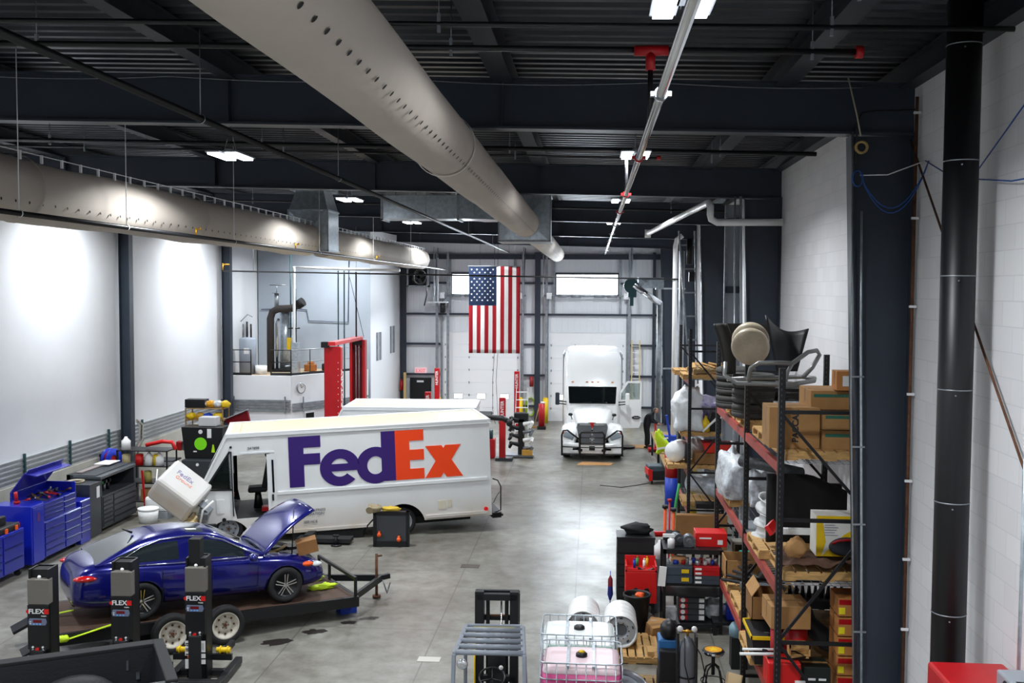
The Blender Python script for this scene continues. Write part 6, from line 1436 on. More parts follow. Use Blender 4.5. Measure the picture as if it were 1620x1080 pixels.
# ---------------------------------------------------------------- blue and grey tool cabinets along the left wall
def drawers(parent, x, y0, y1, z0, z1, n, m_, hm, name='drawer'):
    "drawer fronts on a face looking to +x"
    h = (z1-z0)/n
    for k in range(n):
        d = MB().box(x, x+.02, y0+.01, y1-.01, z0+k*h+.008, z0+(k+1)*h-.008).build(name, m_, parent)
        MB().box(x+.02, x+.035, y0+.04, y1-.04, z0+(k+1)*h-.03, z0+(k+1)*h-.016).build('handle', hm, d)
bdark = mat('blue_drawer_paint', '#0f1d92', .3, coat=.4); bhand = mat('dark_blue_trim', '#1b2568', .3, .5)
t = thing('tool_cabinet', 'big blue tool cabinet with raised lid, tools in its open top', 'cabinet', (-13.9, 22.55, 0))
MB().box(0, .95, .55, 2.35, .14, 1.0).build('lower_body', bluem, t, bevel=.015)
MB().box(.1, .9, .6, 2.2, 1.0, 1.42).box(.1, .14, .6, 2.2, 1.42, 1.68).box(.1, .9, .6, .64, 1.42, 1.5).box(.1, .9, 2.16, 2.2, 1.42, 1.68).build('upper_body', bluem, t, bevel=.01)
drawers(t, .95, .6, 1.5, .16, .98, 5, bdark, bhand); drawers(t, .95, 1.55, 2.3, .16, .98, 4, bdark, bhand); drawers(t, .90, .65, 1.55, 1.02, 1.42, 4, bdark, bhand); drawers(t, .90, 1.6, 2.15, 1.02, 1.42, 3, bdark, bhand)
MB().at((.12, .6, 1.66), (0, R(-52), 0)).box(0, .62, 0, 1.6, 0, .03).at((.12, .6, 1.66), (0, R(-52), 0)).box(.6, .75, 0, 1.6, -.02, .0).build('lid', mat('blue_lid', '#27279c', .3, coat=.3), t, bevel=.008)
MB().at((.49, .6, 2.13), (0, R(10), 0)).box(0, .3, 0, 1.6, 0, .025).build('lid_front', mat('blue_lid', '#27279c', .3, coat=.3), t, bevel=.008)
for y in (.75, 2.2):
    for x in (.15, .8): MB().cyl((x, y-.03, .07), (x, y+.03, .07), .07, n=12).build('caster', blkm, t)
t = thing('side_locker', 'tall plain blue side locker at the near end of the big blue cabinet', 'cabinet', (-13.9, 22.55, 0))
MB().box(0, .98, .0, .52, .12, 1.5).build('locker_body', bluem, t, bevel=.02); MB().box(.98, 1.0, .03, .5, .16, 1.45).build('door', bluem, t, bevel=.006)
MB().box(.985, 1.005, .2, .3, 1.1, 1.3).build('sticker', mat('maroon_sticker', '#5a2a70', .5), t)
t = thing('end_cabinet', 'small blue drawer cabinet at the far end of the big blue cabinet', 'cabinet', (-13.9, 24.95, 0))
MB().box(0, .9, 0, .52, .0, 1.12).build('cabinet_body', bluem, t, bevel=.015); drawers(t, .9, .03, .49, .16, 1.1, 6, bdark, bhand)
t = thing('tool_cabinet', 'low blue drawer cabinet at the left edge with black cases on top', 'cabinet', (-13.85, 20.55, 0))
MB().box(0, .88, 0, 1.75, .16, 1.08).build('cabinet_body', bluem, t, bevel=.015); drawers(t, .88, .04, .85, .18, 1.04, 5, bdark, bhand); drawers(t, .88, .9, 1.7, .18, 1.04, 3, bdark, bhand)
for y in (.15, 1.6): MB().cyl((.8, y-.03, .08), (.8, y+.03, .08), .08, n=12).build('caster', blkm, t)
single('tool_case', MB().box(-.3, .3, -.4, .4, 0, .15), plas, 'large black tool case with orange latches on the low blue cabinet', 'case', loc=(-13.3, 21.8, 1.08), bevel=.04)
single('tool_case', MB().box(-.15, .15, -.2, .2, 0, .2), plas, 'small black case on top of the large one', 'case', loc=(-13.3, 21.7, 1.23), bevel=.02)
for k in range(2): single('case_latch', MB().box(0, .03, -.04, .04, -.05, .05), orange, 'orange latch on the large black case, %s one' % ('near' if k == 0 else 'far'), 'latch', loc=(-12.995, 21.62+.4*k, 1.14))
single('paper_sheet', MB().box(-.12, .12, -.15, .15, 0, .01), paper, 'white paper lying on the small black case', 'paper', loc=(-13.3, 21.6, 1.43), rot=(0, .2, .3))
for k in range(16):
    mm_ = (redm, blk, brown, steelw)[k % 4]
    single('hand_tool', MB().cbox((0, 0, .02), (.22, .04, .035)).cyl((.11, 0, .02), (.2, 0, .03), .03, n=8), mm_, ('red handled', 'black', 'brown', 'bare steel')[k % 4] + ' hand tool in the open top of the big blue cabinet', 'tool', 'hand tools heaped in the open top of the big blue cabinet', (-13.6+.12*(k % 5), 23.35+.085*k, 1.43+.03*(k % 3)), rot=(0, -.25, k*1.3))
single('red_grease_gun', MB().cyl((0, 0, 0), (.03, -.1, .28), .04, n=12).cyl((0, 0, -.0), (0, 0, .06), .07, n=12), redm, 'red upright tool on the corner of the blue side locker', 'tool', loc=(-13.45, 22.85, 1.5))
single('orange_lamp', MB().blob((0, 0, 0), (.05, .06, .1), 2, .2, 2, flat=False), orange, 'orange light hung on the side of the blue locker', 'lamp', loc=(-13.25, 22.52, 1.05))
# grey cabinet
t = thing('tool_cabinet', 'tall charcoal tool cabinet with open riser top beside the blue one', 'cabinet', (-14.05, 25.6, 0))
MB().box(0, .98, 0, .62, .0, 1.42).build('side_locker', greym, t, bevel=.015)
MB().box(.98, .985, .36, .52, 1.0, 1.3).build('paper_note', paper, t)
MB().box(0, .98, .66, 2.7, .1, .98).build('lower_body', greym, t, bevel=.01)
MB().box(0, .1, .66, 2.7, .98, 1.55).box(0, .95, .66, .72, .98, 1.5).box(0, .95, 2.64, 2.7, .98, 1.5).box(0, .8, .66, 2.7, 1.5, 1.54).build('riser', greym, t)
MB().box(.2, .98, .6, 2.72, 1.44, 1.52).build('hutch_lid', mat('charcoal_lid', '#4b5157', .3, coat=.3), t, bevel=.01)
MB().box(.12, .3, .9, 2.2, 1.545, 1.575).build('top_tray', mat('steel_tray', '#8d8280', .5, var=.15), t)
drawers(t, .98, .7, 1.25, .14, .94, 7, greym, blk); drawers(t, .98, 1.3, 2.65, .14, .94, 5, greym, blk)
for k in range(4): single('shop_tool', MB().cyl((0, 0, 0), (0, 0, .22), .045, n=10).cbox((.02, 0, .26), (.12, .06, .08)), (blk, green, steelw, blk)[k], ('black drill', 'green can', 'steel can', 'black impact gun')[k]+' standing inside the open top of the charcoal cabinet', 'tool', loc=(-13.4, 26.6+.22*k, .98))
single('cap_dish', MB().lathe([(.001, 0), (.2, 0), (.22, .05), (.2, .05), (.18, .02)], 18), tan, 'tan shallow dish on top of the charcoal cabinet', 'dish', loc=(-13.6, 25.9, 1.42))
single('white_sheets', MB().box(-.2, .25, -.35, .35, 0, .02), paper, 'white papers on the far end of the charcoal cabinet', 'paper', loc=(-13.8, 28.0, 1.58))
t = thing('hose_reel', 'round blue hose reel with red hose on the left wall beside the column', 'hose reel', (-14.72, 30.2, 1.34), R(-25))
MB().lathe([(.1, -.12), (.3, -.12), (.3, -.1), (.1, -.08)], 26, 0, 'x').lathe([(.1, .12), (.3, .12), (.3, .1), (.1, .08)], 26, 0, 'x').build('reel_flange', mat('reel_blue', '#1430b4', .4), t); MB().cyl((-.09, 0, 0), (.09, 0, 0), .2, n=22).build('hose', redm, t); MB().box(-.42, -.12, -.1, .1, -.1, .1).build('bracket', blk, t)

# shelves with odds and ends beyond
def shelf_unit(name, label, loc, w_, d_, zs, m_, rz=0):
    t = thing(name, label, 'shelf', loc, rz)
    for x in (0, w_):
        for y in (0, d_): MB().box(x-.02, x+.02, y-.02, y+.02, 0, zs[-1]).build('post', m_, t)
    for z in zs: MB().box(-.02, w_+.02, -.02, d_+.02, z-.03, z).build('shelf', m_, t)
    return t
shelf_unit('utility_shelf', 'black utility shelf full of jugs left of the tipped van hood', (-13.9, 28.9, 0), 1.5, .7, (.3, .85, 1.35, 1.8), blk)
odds = [('white_jug', plw, -13.7, 1.8, 0), ('red_can', brred, -13.3, 1.35, 1), ('white_jug', plw, -13.0, 1.35, 0), ('yellow_can', yellow, -12.75, 1.35, 1), ('tan_pail', mat('tan_pail', '#c9bd92', .5), -13.7, 1.35, 1),
        ('white_jug', plw, -13.6, .85, 0), ('olive_pail', mat('olive_pail', '#a29a55', .5), -13.05, .85, 1), ('black_box', blk, -13.6, .3, 2), ('brown_box', card, -13.0, .3, 2), ('white_bottle', plw, -12.7, 1.35, 0)]
for k, (nm, mm_, x, z, ty) in enumerate(odds):
    m_ = MB()
    if ty == 0: m_.lathe([(.001, 0), (.13, 0), (.13, .26), (.05, .34), (.04, .38), (.001, .38)], 16)
    elif ty == 1: m_.cyl((0, 0, 0), (0, 0, .3), .12, n=18).cyl((0, 0, .3), (0, 0, .33), .1, n=14)
    else: m_.box(-.2, .2, -.15, .15, 0, .35)
    single(nm, m_, mm_, '%s on the black utility shelf, %s level, %s from the left' % (nm.replace('_', ' '), {1.8: 'top', 1.35: 'second', .85: 'third', .3: 'lowest'}[z], ('first', 'second', 'third', 'fourth', 'fifth')[sum(1 for o_ in odds if o_[3] == z and o_[2] < x)]), 'container', loc=(x, 29.05, z))
single('red_white_tube', MB().tube([(0, 0, 0), (.5, 0, .12), (.8, .0, .1), (.9, 0, -.12)], .06, 10), brred, 'red bent pipe lying on the top of the utility shelf', 'pipe', loc=(-13.2, 29.3, 1.9))
single('wall_hoses', MB().tube([(0, 0, .0), (.1, .2, .5), (.0, .5, .85), (-.15, .6, 1.0)], .03, 8).tube([(.1, 0, .0), (.22, .2, .5), (.1, .5, .9), (-.15, .6, 1.05)], .03, 8), mat('grey_hose', '#7b776f', .6), 'pair of curved grey hoses against the concrete part of the left wall', 'hose', loc=(-14.2, 30.6, 1.35))
single('white_lid_bucket', MB().cyl((0, 0, 0), (0, 0, .35), .25, .28, n=20).cyl((0, 0, .35), (0, 0, .4), .29, n=20), plw, 'white bucket on the floor beside the charcoal cabinet', 'bucket', loc=(-12.4, 27.6, 0))
single('white_cover', MB().box(-.35, .35, -.2, .2, .0, .42), plw, 'white rounded plastic box on the floor right of the charcoal cabinet', 'box', loc=(-12.35, 28.2, .2), bevel=.08)
single('grey_stand', MB().box(-.33, .33, -.2, .2, 0, .2), lgrey, 'grey stand under the white rounded box', 'stand', loc=(-12.35, 28.2, 0))
for k in range(2): single('grey_trash_bin', MB().loft([[(-.22, -.2, 0), (.22, -.2, 0), (.22, .2, 0), (-.22, .2, 0)], [(-.27, -.24, .7), (.27, -.24, .7), (.27, .24, .7), (-.27, .24, .7)]], smooth=False), mat('khaki_bin', '#a7a48f', .6), 'khaki grey rectangular bin below the tipped hood, %s one' % ('left' if k == 0 else 'right'), 'bin', loc=(-12.25+.6*k, 28.5, 0))
carton(-12.6, -12.0, 28.9, 29.4, .7, 1.05, 'brown carton on the khaki bin', card2)
single('red_creeper_rail', MB().bar((0, 0, 0), (-.1, .0, 1.3), .05, .05), redm, 'red upright bar at the right edge of the charcoal cabinet', 'bar', loc=(-12.85, 28.45, 0))
single('white_stick', MB().cyl((0, 0, 0), (.1, .1, 1.3), .02, n=8), plw, 'white handle leaning on the utility shelf', 'handle', loc=(-12.7, 28.6, 0))
# black cabinet with the green disc
t = thing('parts_washer', 'black cabinet with a bright green round sticker behind the tipped van hood', 'cabinet', (-13.5, 32.9, 0))
MB().loft([[(0, 0, .9), (1.25, 0, .9), (1.25, .7, .9), (0, .7, .9)], [(-.12, 0, 1.95), (1.3, 0, 1.95), (1.3, .7, 1.95), (-.12, .7, 1.95)]], smooth=False).build('upper_body', blk, t, bevel=.02)
MB().box(.0, 1.4, -.3, .8, 0, .9).build('lower_body', greym, t, bevel=.03); MB().cyl((.55, -.02, 1.4), (.55, 0, 1.4), .21, n=28).build('green_disc', mat('lime_green', '#7fe01c', .5), t)
MB().prism([(.92, 1.12), (1.04, 1.12), (1.0, 1.38), (.96, 1.38)], -.02, 0, 'y').build('lime_cone_sticker', mat('lime_yellow', '#b8e81c', .5), t); MB().box(.78, .92, -.02, 0, 1.6, 1.9).box(.3, .42, -.02, 0, 1.12, 1.16).build('paper_label', paper, t); MB().cyl((.55, -.02, 1.8), (.55, 0, 1.8), .07, n=14).build('round_label', paper, t); MB().cyl((.55, -.32, .75), (.55, -.3, .75), .05, n=12).build('white_knob', plw, t)
shelf_unit('wall_shelf', 'brown shelf high in the corner piled with yellow packs above the black cabinet', (-13.9, 34.0, 0), 1.3, .6, (1.0, 2.05, 2.45), wood2)
single('white_basket', MB().box(-.3, .3, -.2, .2, 0, .3), mat('grey_white_basket', '#c9cacd', .5, bump=.6, bscale=50), 'white slotted basket on top of the black cabinet with green sticker', 'basket', loc=(-12.8, 33.3, 1.96), bevel=.02)
pk_ = [('yellow_pack', yellow), ('tan_box', mat('amber_box', '#c79a35', .6)), ('blue_can', blue2), ('yellow_pack', yellow), ('black_crate', blk), ('white_pack', plw), ('amber_helmet', mat('amber_helmet', '#e0a11c', .5)), ('clear_bag', plastwrap), ('yellow_pack', yellow)]
for k, (nm, mm_) in enumerate(pk_):
    hi = k >= 4
    b = MB().box(-.35, .35, -.2, .2, 0, .28) if nm == 'black_crate' else MB().blob((0, 0, .11), (.17, .15, .13), k, .3, 2)
    single(nm, b, mm_, '%s on the corner shelf, %s row, %s from the left' % (nm.replace('_', ' '), 'upper' if hi else 'lower', ('first', 'second', 'third', 'fourth', 'fifth')[(k-4) if hi else k]), 'pack', loc=(-13.75+.3*(k % 4)+(.15 if hi else 0), 34.1+.1*(k % 2), 2.45 if hi else 2.05+.0) if not hi else (-13.6+.25*(k-4), 34.25, 2.46))
t = thing('red_hood_panel', 'dark red wedge shaped panel leaning in the corner by the mezzanine', 'panel', (-12.7, 34.3, 2.0), rot=(R(10), R(-20), R(-10)))
MB().prism([(0, 0), (1.0, .05), (.9, -.4), (.35, -.5)], 0, .1, 'y').build('panel_face', mat('maroon_paint', '#7a1420', .4), t); MB().bar((0, 0, .02), (1.05, 0, .06), .14, .02).build('panel_edge', galvd, t)
for k in range(5): single('wall_odd', MB().cbox((0, 0, .15), (.2, .2, .3), rot=(.1, .1, k)), (redm, steelw, blk, brown, green)[k], '%s item hanging under the corner shelf' % ('red', 'steel', 'black', 'brown', 'green')[k], 'item', loc=(-14.0+.18*k, 33.7, 1.05), bevel=.02)
single('bench_far', MB().box(-.1, 1.2, 0, .7, .85, .9).box(-.08, 0, 0, .1, 0, .85).box(1.1, 1.18, 0, .1, 0, .85), greym, 'dark metal bench left of the black cabinet', 'bench', loc=(-14.9, 32.4, 0))

# ---------------------------------------------------------------- mobile column lifts
def column_lift(x, y, label, full, h=2.12):
    t = thing('column_lift', label, 'lift', (x, y, 0), R(3), 'black mobile column lifts in the foreground')
    w_ = .165
    m_ = MB(); m_.box(-w_, -w_+.03, -.02, .3, .1, h); m_.box(w_-.03, w_, -.02, .3, .1, h); m_.box(-w_, w_, -.02, .01, .1, h-.28); m_.box(-w_, w_, .27, .3, .3, h)
    m_.build('column', blk, t)
    MB().box(-w_+.01, w_-.01, .05, .25, h-.5, h-.02).build('inner_carriage', blkm, t)
    MB().box(-w_-.005, w_+.005, -.06, .1, h-.56, h-.15).build('hood_cover', mat('stone_grey_cover', '#6e6a64', .5, bump=.2, bscale=30), t, bevel=.015)
    MB().blob((0, 0, h-.13), (.03, .03, .03), 1, 0, 1, nu=10, nv=8, flat=False).build('beacon', plw, t)
    MB().box(-w_, w_, -.075, -.02, .85, h-.56).build('control_face', blk, t, bevel=.005)
    text('lettering', 'FLEX', .105, plw, (-.02, -.08, h-.66), (R(90), 0, 0), t, sx=1.1, weight=.002)
    MB().cyl((-.155, -.08, h-.66), (-.155, -.076, h-.66), .03, n=14).build('red_emblem', brred, t); MB().box(.10, .18, -.08, -.076, h-.70, h-.62).build('red_max_mark', brred, t); text('lettering', 'Mobile', .03, plw, (.1, -.08, h-.73), (R(90), 0, 0), t)
    p = MB(); p.prism([(-.13, h-.88), (.13, h-.88), (.15, h-.83), (.13, h-.77), (-.13, h-.77), (-.15, h-.83)], -.086, -.07, 'y'); p.build('display_bezel', mat('bezel_grey', '#6b7690', .4), t, bevel=.005)
    MB().box(-.07, .07, -.09, -.084, h-.835, h-.79).build('display_screen', mat('red_display', '#5a0a14', .3, emit=.3), t)
    b_ = MB()
    for k in range(3): b_.box(-.07+.05*k, -.04+.05*k, -.09, -.084, h-.87, h-.845)
    b_.build('blue_keys', mat('key_blue', '#6fa6e8', .4), t); MB().cyl((-.11, -.092, h-.82), (-.11, -.084, h-.82), .01, n=8).cyl((-.11, -.092, h-.85), (-.11, -.084, h-.85), .01, n=8).build('round_key', plw, t)
    q = MB(); q.prism([(-.12, h-1.30), (.12, h-1.30), (.14, h-1.22), (-.14, h-1.22)], -.082, -.07, 'y'); q.build('button_plate', mat('plate_black', '#26282c', .4), t)
    MB().cyl((0, -.12, h-1.26), (0, -.08, h-1.26), .028, n=14).build('stop_button', brred, t)
    k_ = MB()
    for sx in (-1, 1):
        for z in (-.02, .03): k_.cyl((sx*.08, -.09, h-1.26+z), (sx*.08, -.08, h-1.26+z), .018, n=10)
    k_.build('button_dots', paper, t)
    l = MB(); l.box(-.04, .17, -.08, -.076, h-1.56, h-1.37)
    for k in range(3): l.box(-.17, -.06, -.08, -.076, h-1.44-.09*k, h-1.37-.09*k)
    if full:
        for k in range(2):
            for j in range(2): l.box(.07+.0*j, .17, -.08, -.076, h-1.66-.1*k, h-1.585-.1*k)
        l.box(-.05, .05, -.08, -.076, h-1.68, h-1.6); l.box(-.17, -.06, -.08, -.076, h-1.84, h-1.68)
    l.build('label', paper, t)
    li = MB()
    for k in range(6): li.box(-.02, .15, -.082, -.079, h-1.42-.02*k, h-1.415-.02*k)
    for k in range(3): li.box(-.16, -.1, -.082, -.079, h-1.43-.09*k, h-1.41-.09*k)
    li.build('label_print', inkm, t)
    for k in range(2): MB().box(.02-.15*k, .06-.15*k, -.083, -.079, h-1.66, h-1.62).build('orange_mark', orange, t)
    MB().bar((-.05, -.06, .55), (-.17, -.06, .72), .02, .03).bar((-.05, -.06, .55), (.12, -.06, .72), .02, .03).build('tow_bracket', blk, t)
    MB().box(-.1, .1, -.14, -.02, .1, .85).build('power_pack', blkm, t, bevel=.02)
    f = MB(); f.box(-.5, .5, -.35, -.2, .03, .16); f.box(-.5, -.38, -.35, .9, .03, .14); f.box(.38, .5, -.35, .9, .03, .14); f.box(-.38, .38, .25, .35, .03, .14); f.build('base_frame', blk, t, bevel=.01)
    for sx in (-1, 1):
        MB().bar((sx*.3, .3, .35), (sx*.3, 1.0, .35), .08, .1).build('fork', blk, t); MB().cyl((sx*.22, .35, .45), (sx*.46, .35, .45), .045, n=12).cyl((sx*.28, .35, .45), (sx*.3, .35, .45), .07, n=12).cyl((sx*.4, .35, .45), (sx*.42, .35, .45), .07, n=12).build('fork_adapter', yellow, t)
    MB().bar((-.5, .3, .35), (.5, .3, .35), .06, .1).build('fork_carrier', blk, t)
    if full: MB().box(-.13, .06, .03, .22, h-.1, h+.30).build('inner_mast', blkm, t)
    for sx in (-.44, .44): MB().cyl((sx-.04, .8, .07), (sx+.04, .8, .07), .07, n=12).build('roller', blkm, t)
column_lift(-8.72, 15.4, 'black mobile lift column nearest the left edge', False)
column_lift(-7.62, 15.95, 'black mobile lift column in the middle, before the sedan rear wheel', False)
column_lift(-6.52, 16.3, 'black mobile lift column on the right, its base and yellow forks visible', True)

# ---------------------------------------------------------------- red two-post lift behind the van
t = thing('two_post_lift', 'tall red two-post car lift with a red top beam behind the step vans', 'lift', (-9.0, 34.9, 0))
MB().box(-.3, .3, 0, .28, 0, 4.55).build('near_post', redm, t, bevel=.02)
h_ = MB()
for k in range(9): h_.cyl((.2, -.005, 4.0-.22*k), (.2, .002, 4.0-.22*k), .015, n=8)
h_.build('post_holes', paper, t)
text('lettering', 'ROTARY', .34, paper, (.303, .14, 3.1), (R(90), R(-90), R(90)), t, weight=.004)
MB().box(-.3, -.2, 3.75, 4.05, 0, 4.6).box(.2, .3, 3.75, 4.05, 0, 4.6).box(-.3, .3, 4.03, 4.08, 0, 4.6).build('far_post', redm, t)
MB().box(-.2, .2, 3.9, 4.02, .5, 4.3).build('far_carriage', mat('dark_red', '#5d0d12', .5), t); MB().box(-.25, .25, 3.7, 3.78, 2.1, 2.25).build('carriage_band', blkm, t)
MB().cyl((-.06, 3.8, .5), (-.06, 3.8, 4.4), .012, n=6).cyl((.06, 3.8, .5), (.06, 3.8, 4.4), .012, n=6).build('lift_cable', galvd, t)
MB().bar((0, -.1, 4.66), (0, 4.2, 4.66), .26, .14).build('top_beam', mat('light_red', '#d12a2e', .4), t, bevel=.01); MB().cbox((-.25, 0, 4.62), (.25, .25, .2)).cbox((0, 3.9, 4.48), (.5, .2, .14)).build('pulley_block', blkm, t)
MB().cyl((0, 3.6, 4.7), (0, 3.6, 7.2), .03, n=8).tube([(.3, 3.6, 4.7), (-.25, 3.6, 7.0)], .01, 5).build('supply_hose', blk, t)
# pipes and hoses dropping to the lift area
for k, (x, zb) in enumerate(((-10.45, 2.6), (-10.2, 1.0))):
    single('drop_pipe', MB().cyl((0, 0, 0), (0, 0, 7.3), .03, n=8), teal, 'thin vertical pipe dropping beside the red lift, %s one' % ('left' if k == 0 else 'right'), 'pipe', loc=(x, 41.5, 0))

# ---------------------------------------------------------------- mezzanine contents
t = thing('water_heater', 'grey round water heater at the left end of the mezzanine', 'tank', (-14.55, 42.3, mz))
MB().lathe([(.001, 0), (.36, 0), (.36, 1.45), (.30, 1.52), (.001, 1.55)], 28).build('tank', mat('heater_grey', '#9aa3b0', .4), t); MB().box(-.05, .15, -.37, -.33, .85, 1.1).build('label', paper, t)
for k in range(3): MB().cyl((-.2+.17*k, 0, 1.5), (-.2+.17*k, 0, 2.1+.1*(k % 2)), .04, n=8).build('flue', blk if k else galvd, t)
MB().tube([(-.3, 0, 2.2), (0, 0, 2.5), (.2, 0, 2.4)], .02, 6).build('pipework', galvd, t)
def guard(name, label, x0, x1, y, h=1.05, rz=0):
    t = thing(name, label, 'railing', (x0, y, mz), rz)
    w_ = x1-x0
    MB().tube([(0, 0, 0), (0, 0, h), (w_, 0, h), (w_, 0, 0)], .03, 8).build('frame', blk, t); MB().cyl((0, 0, h*.52), (w_, 0, h*.52), .02, n=8).build('mid_rail', blk, t); MB().box(0, w_, -.02, .02, 0, .1).build('toe_board', blk, t)
guard('guard_rail', 'black guard rail in front of the grey water heater', -14.95, -14.15, 41.5)
guard('guard_rail', 'black guard rail at the right front corner of the mezzanine', -13.3, -12.45, 41.5)
t = thing('guard_rail', 'grey and black guard rail running back along the angled mezzanine edge', 'railing', (-12.42, 41.5, mz), math.atan2(3.7, 2.35))
MB().cyl((0, 0, 1.05), (4.2, 0, 1.05), .022, n=8).cyl((0, 0, .55), (4.2, 0, .55), .02, n=8).build('rail', galvd, t); MB().box(0, 4.2, -.01, .01, 0, .1).build('toe_board', blk, t)
for k in range(1, 5): MB().cyl((k*1.0, 0, 0), (k*1.0, 0, 1.05), .022, n=8).build('post', blk, t)
t = thing('ventilation_unit', 'silver boiler with a thick dark insulated duct bending over it on the mezzanine', 'boiler', (-13.7, 43.6, mz))
MB().cyl((.35, .3, 0), (.35, .3, 2.6), .3, n=24).build('vessel', galv, t); MB().tube([(-.25, -.1, 0), (-.25, -.1, 2.3), (-.15, -.1, 2.6), (.1, -.1, 2.72), (.7, -.1, 2.75), (1.1, -.2, 2.95)], .16, 14).build('insulated_duct', mat('dark_insulation', '#3c3735', .7, bump=.9, bscale=14), t)
MB().cyl((1.0, -.2, 2.9), (1.25, -.25, 3.05), .2, n=16).build('duct_end', blkm, t); MB().tube([(0, 0, 0), (0, 0, 2.1), (.1, 0, 2.3)], .06, 10).build('silver_hose', chrome, t)
MB().cyl((.0, 0, 2.7), (0, 0, 3.4), .1, n=14).cyl((0, 0, 3.4), (0, 0, 3.42), .2, n=12).cyl((-.3, 0, 3.75), (.4, 0, 3.75), .025, n=6).cyl((-.0, 0, 3.4), (0, 0, 3.75), .02, n=6).build('vent_cap', galvd, t)
MB().cyl((.65, -.1, .8), (.65, -.1, 5.4), .03, n=8).cyl((.85, 0, .6), (.85, 0, 3.6), .03, n=8).build('riser_pipe', teal, t); MB().cbox((.25, .1, .05), (.9, .8, .1)).build('base', blkm, t)
t = thing('pump_set', 'yellow and silver pump and valve with white pipes on the mezzanine', 'pump', (-12.72, 42.9, mz))
MB().tube([(0, 0, .3), (0, 0, 1.6), (0, 0, 4.45), (.0, 0, 4.55)], .06, 10).build('tall_white_pipe', plw, t); MB().cyl((-.25, 0, 1.9), (.25, 0, 1.92), .03).build('valve_wheel', blk, t); MB().cbox((-.22, 0, 1.25), (.16, .16, .5)).build('yellow_valve', yellow, t); MB().tube([(-.3, -.3, .3), (-.1, -.1, .32), (-.05, 0, .6), (-.2, 0, 1.1)], .03, 8).cbox((.05, .0, .65), (.3, .3, 1.3)).build('silver_pipework', galv, t)
single('white_pipe_run', MB().cyl((-12.75, 43.2, 7.45), (-8.2, 43.2, 7.35), .06, n=10), plw, 'long horizontal white pipe high across the mezzanine front', 'pipe')
single('blue_cable_loop', MB().tube([(-15.0, 45.45, 5.6), (-13.5, 45.45, 5.65), (-12.9, 45.45, 5.6), (-12.8, 45.45, 5.1), (-11.0, 45.45, 5.05), (-10.95, 45.45, 7.9)], .02, 6), mat('navy_conduit', '#2d3c58', .5), 'dark blue conduit line on the grey mezzanine wall', 'conduit')
single('white_bucket', MB().cyl((0, 0, 0), (0, 0, .35), .25, n=20), plw, 'white bucket on the mezzanine between tank and duct', 'bucket', loc=(-13.95, 42.2, mz))
for k in range(2): single('compressor', MB().cbox((0, 0, .15), (.5, .3, .3)).cyl((-.1, 0, .3), (.15, 0, .35), .12, n=12), (mat('orange_machine', '#a8642a', .5), blkm)[k], ('orange machine on the mezzanine behind the rail', 'black machine on the mezzanine behind the rail')[k], 'machine', loc=(-12.3+.65*k, 43.9+.5*k, mz), bevel=.03)
t = thing('wall_clock', 'round white wall clock on the angled wall under the mezzanine', 'clock', (-12.1, 41.72, 2.42), math.atan2(3.9, 2.38))
MB().lathe([(.2, -.05), (.23, -.04), (.23, 0), (.2, 0)], 28, 0, 'y').build('rim', galvd, t); MB().lathe([(.001, -.03), (.2, -.03)], 28, 0, 'y').build('face', paper, t); MB().bar((0, -.04, 0), (.1, -.04, .08), .01, .015).bar((0, -.04, 0), (-.05, -.04, .15), .01, .015).build('hands', blk, t)
t = thing('wall_fan', 'square louvred exhaust fan high on the far wall', 'fan', (-8.65, 50.55, 7.15))
MB().box(-.55, .55, -.3, .15, -.5, -.42).box(-.55, .55, -.3, .15, .42, .5).box(-.55, -.47, -.3, .15, -.5, .5).box(.47, .55, -.3, .15, -.5, .5).build('housing', galvd, t); MB().box(-.47, .47, .0, .1, -.42, .42).build('fan_back', blkm, t)
b_ = MB()
for k in range(4): a = k*PI/2+.4; b_.bar((0, -.05, 0), (.36*math.cos(a), -.05, .36*math.sin(a)), .03, .14)
b_.build('fan_blade', greym, t)
t = thing('heater_ring', 'round black hose ring hung below the far end of the left duct', 'hose', (-7.9, 46.5, 7.1)); MB().tube([(.3*math.cos(a*PI/8), 0, .32*math.sin(a*PI/8)) for a in range(17)], .035, 8).tube([(.3, 0, 0), (.32, 0, -.8), (.2, 0, -1.3)], .03, 8).build('hose', blk, t)
t = thing('door_opener', 'white door opener with a black motor high left of the far left overhead door', 'opener', (-7.55, 50.3, 5.9)); MB().box(-.6, .4, -.2, .2, -.02, .04).build('bracket', whitem, t); MB().cyl((.15, 0, 0), (.15, 0, -.5), .14, n=14).build('motor', blk, t); MB().cyl((-.1, 0, 0), (-.1, 0, 2.2), .04).cyl((-.3, 0, 0), (-.3, 0, 2.2), .02).build('hanger', whitem, t)
t = thing('exit_sign', 'small pink and red exit sign above the black far door', 'sign', (-8.6, 50.86, 2.45)); MB().box(-.3, .3, -.03, .03, -.15, .15).build('sign_face', mat('exit_face', '#f3c3c8', .5, emit=.5), t); text('lettering', 'EXIT', .24, mat('exit_red', '#e03646', .5, emit=.8), (0, -.034, 0), (R(90), 0, 0), t)
single('wood_post', MB().box(-.06, .06, -.06, .06, 0, 2.4), mat('pale_wood', '#cdb37c', .7), 'tan wooden post standing left of the black far door', 'post', loc=(-9.3, 50.3, 0))
single('wall_extinguisher', MB().cyl((0, 0, 0), (0, 0, .45), .09, n=14).cbox((0, 0, .5), (.1, .06, .1)), redm, 'red extinguisher on the dark column by the black far door', 'extinguisher', loc=(-9.5, 50.45, 1.5))

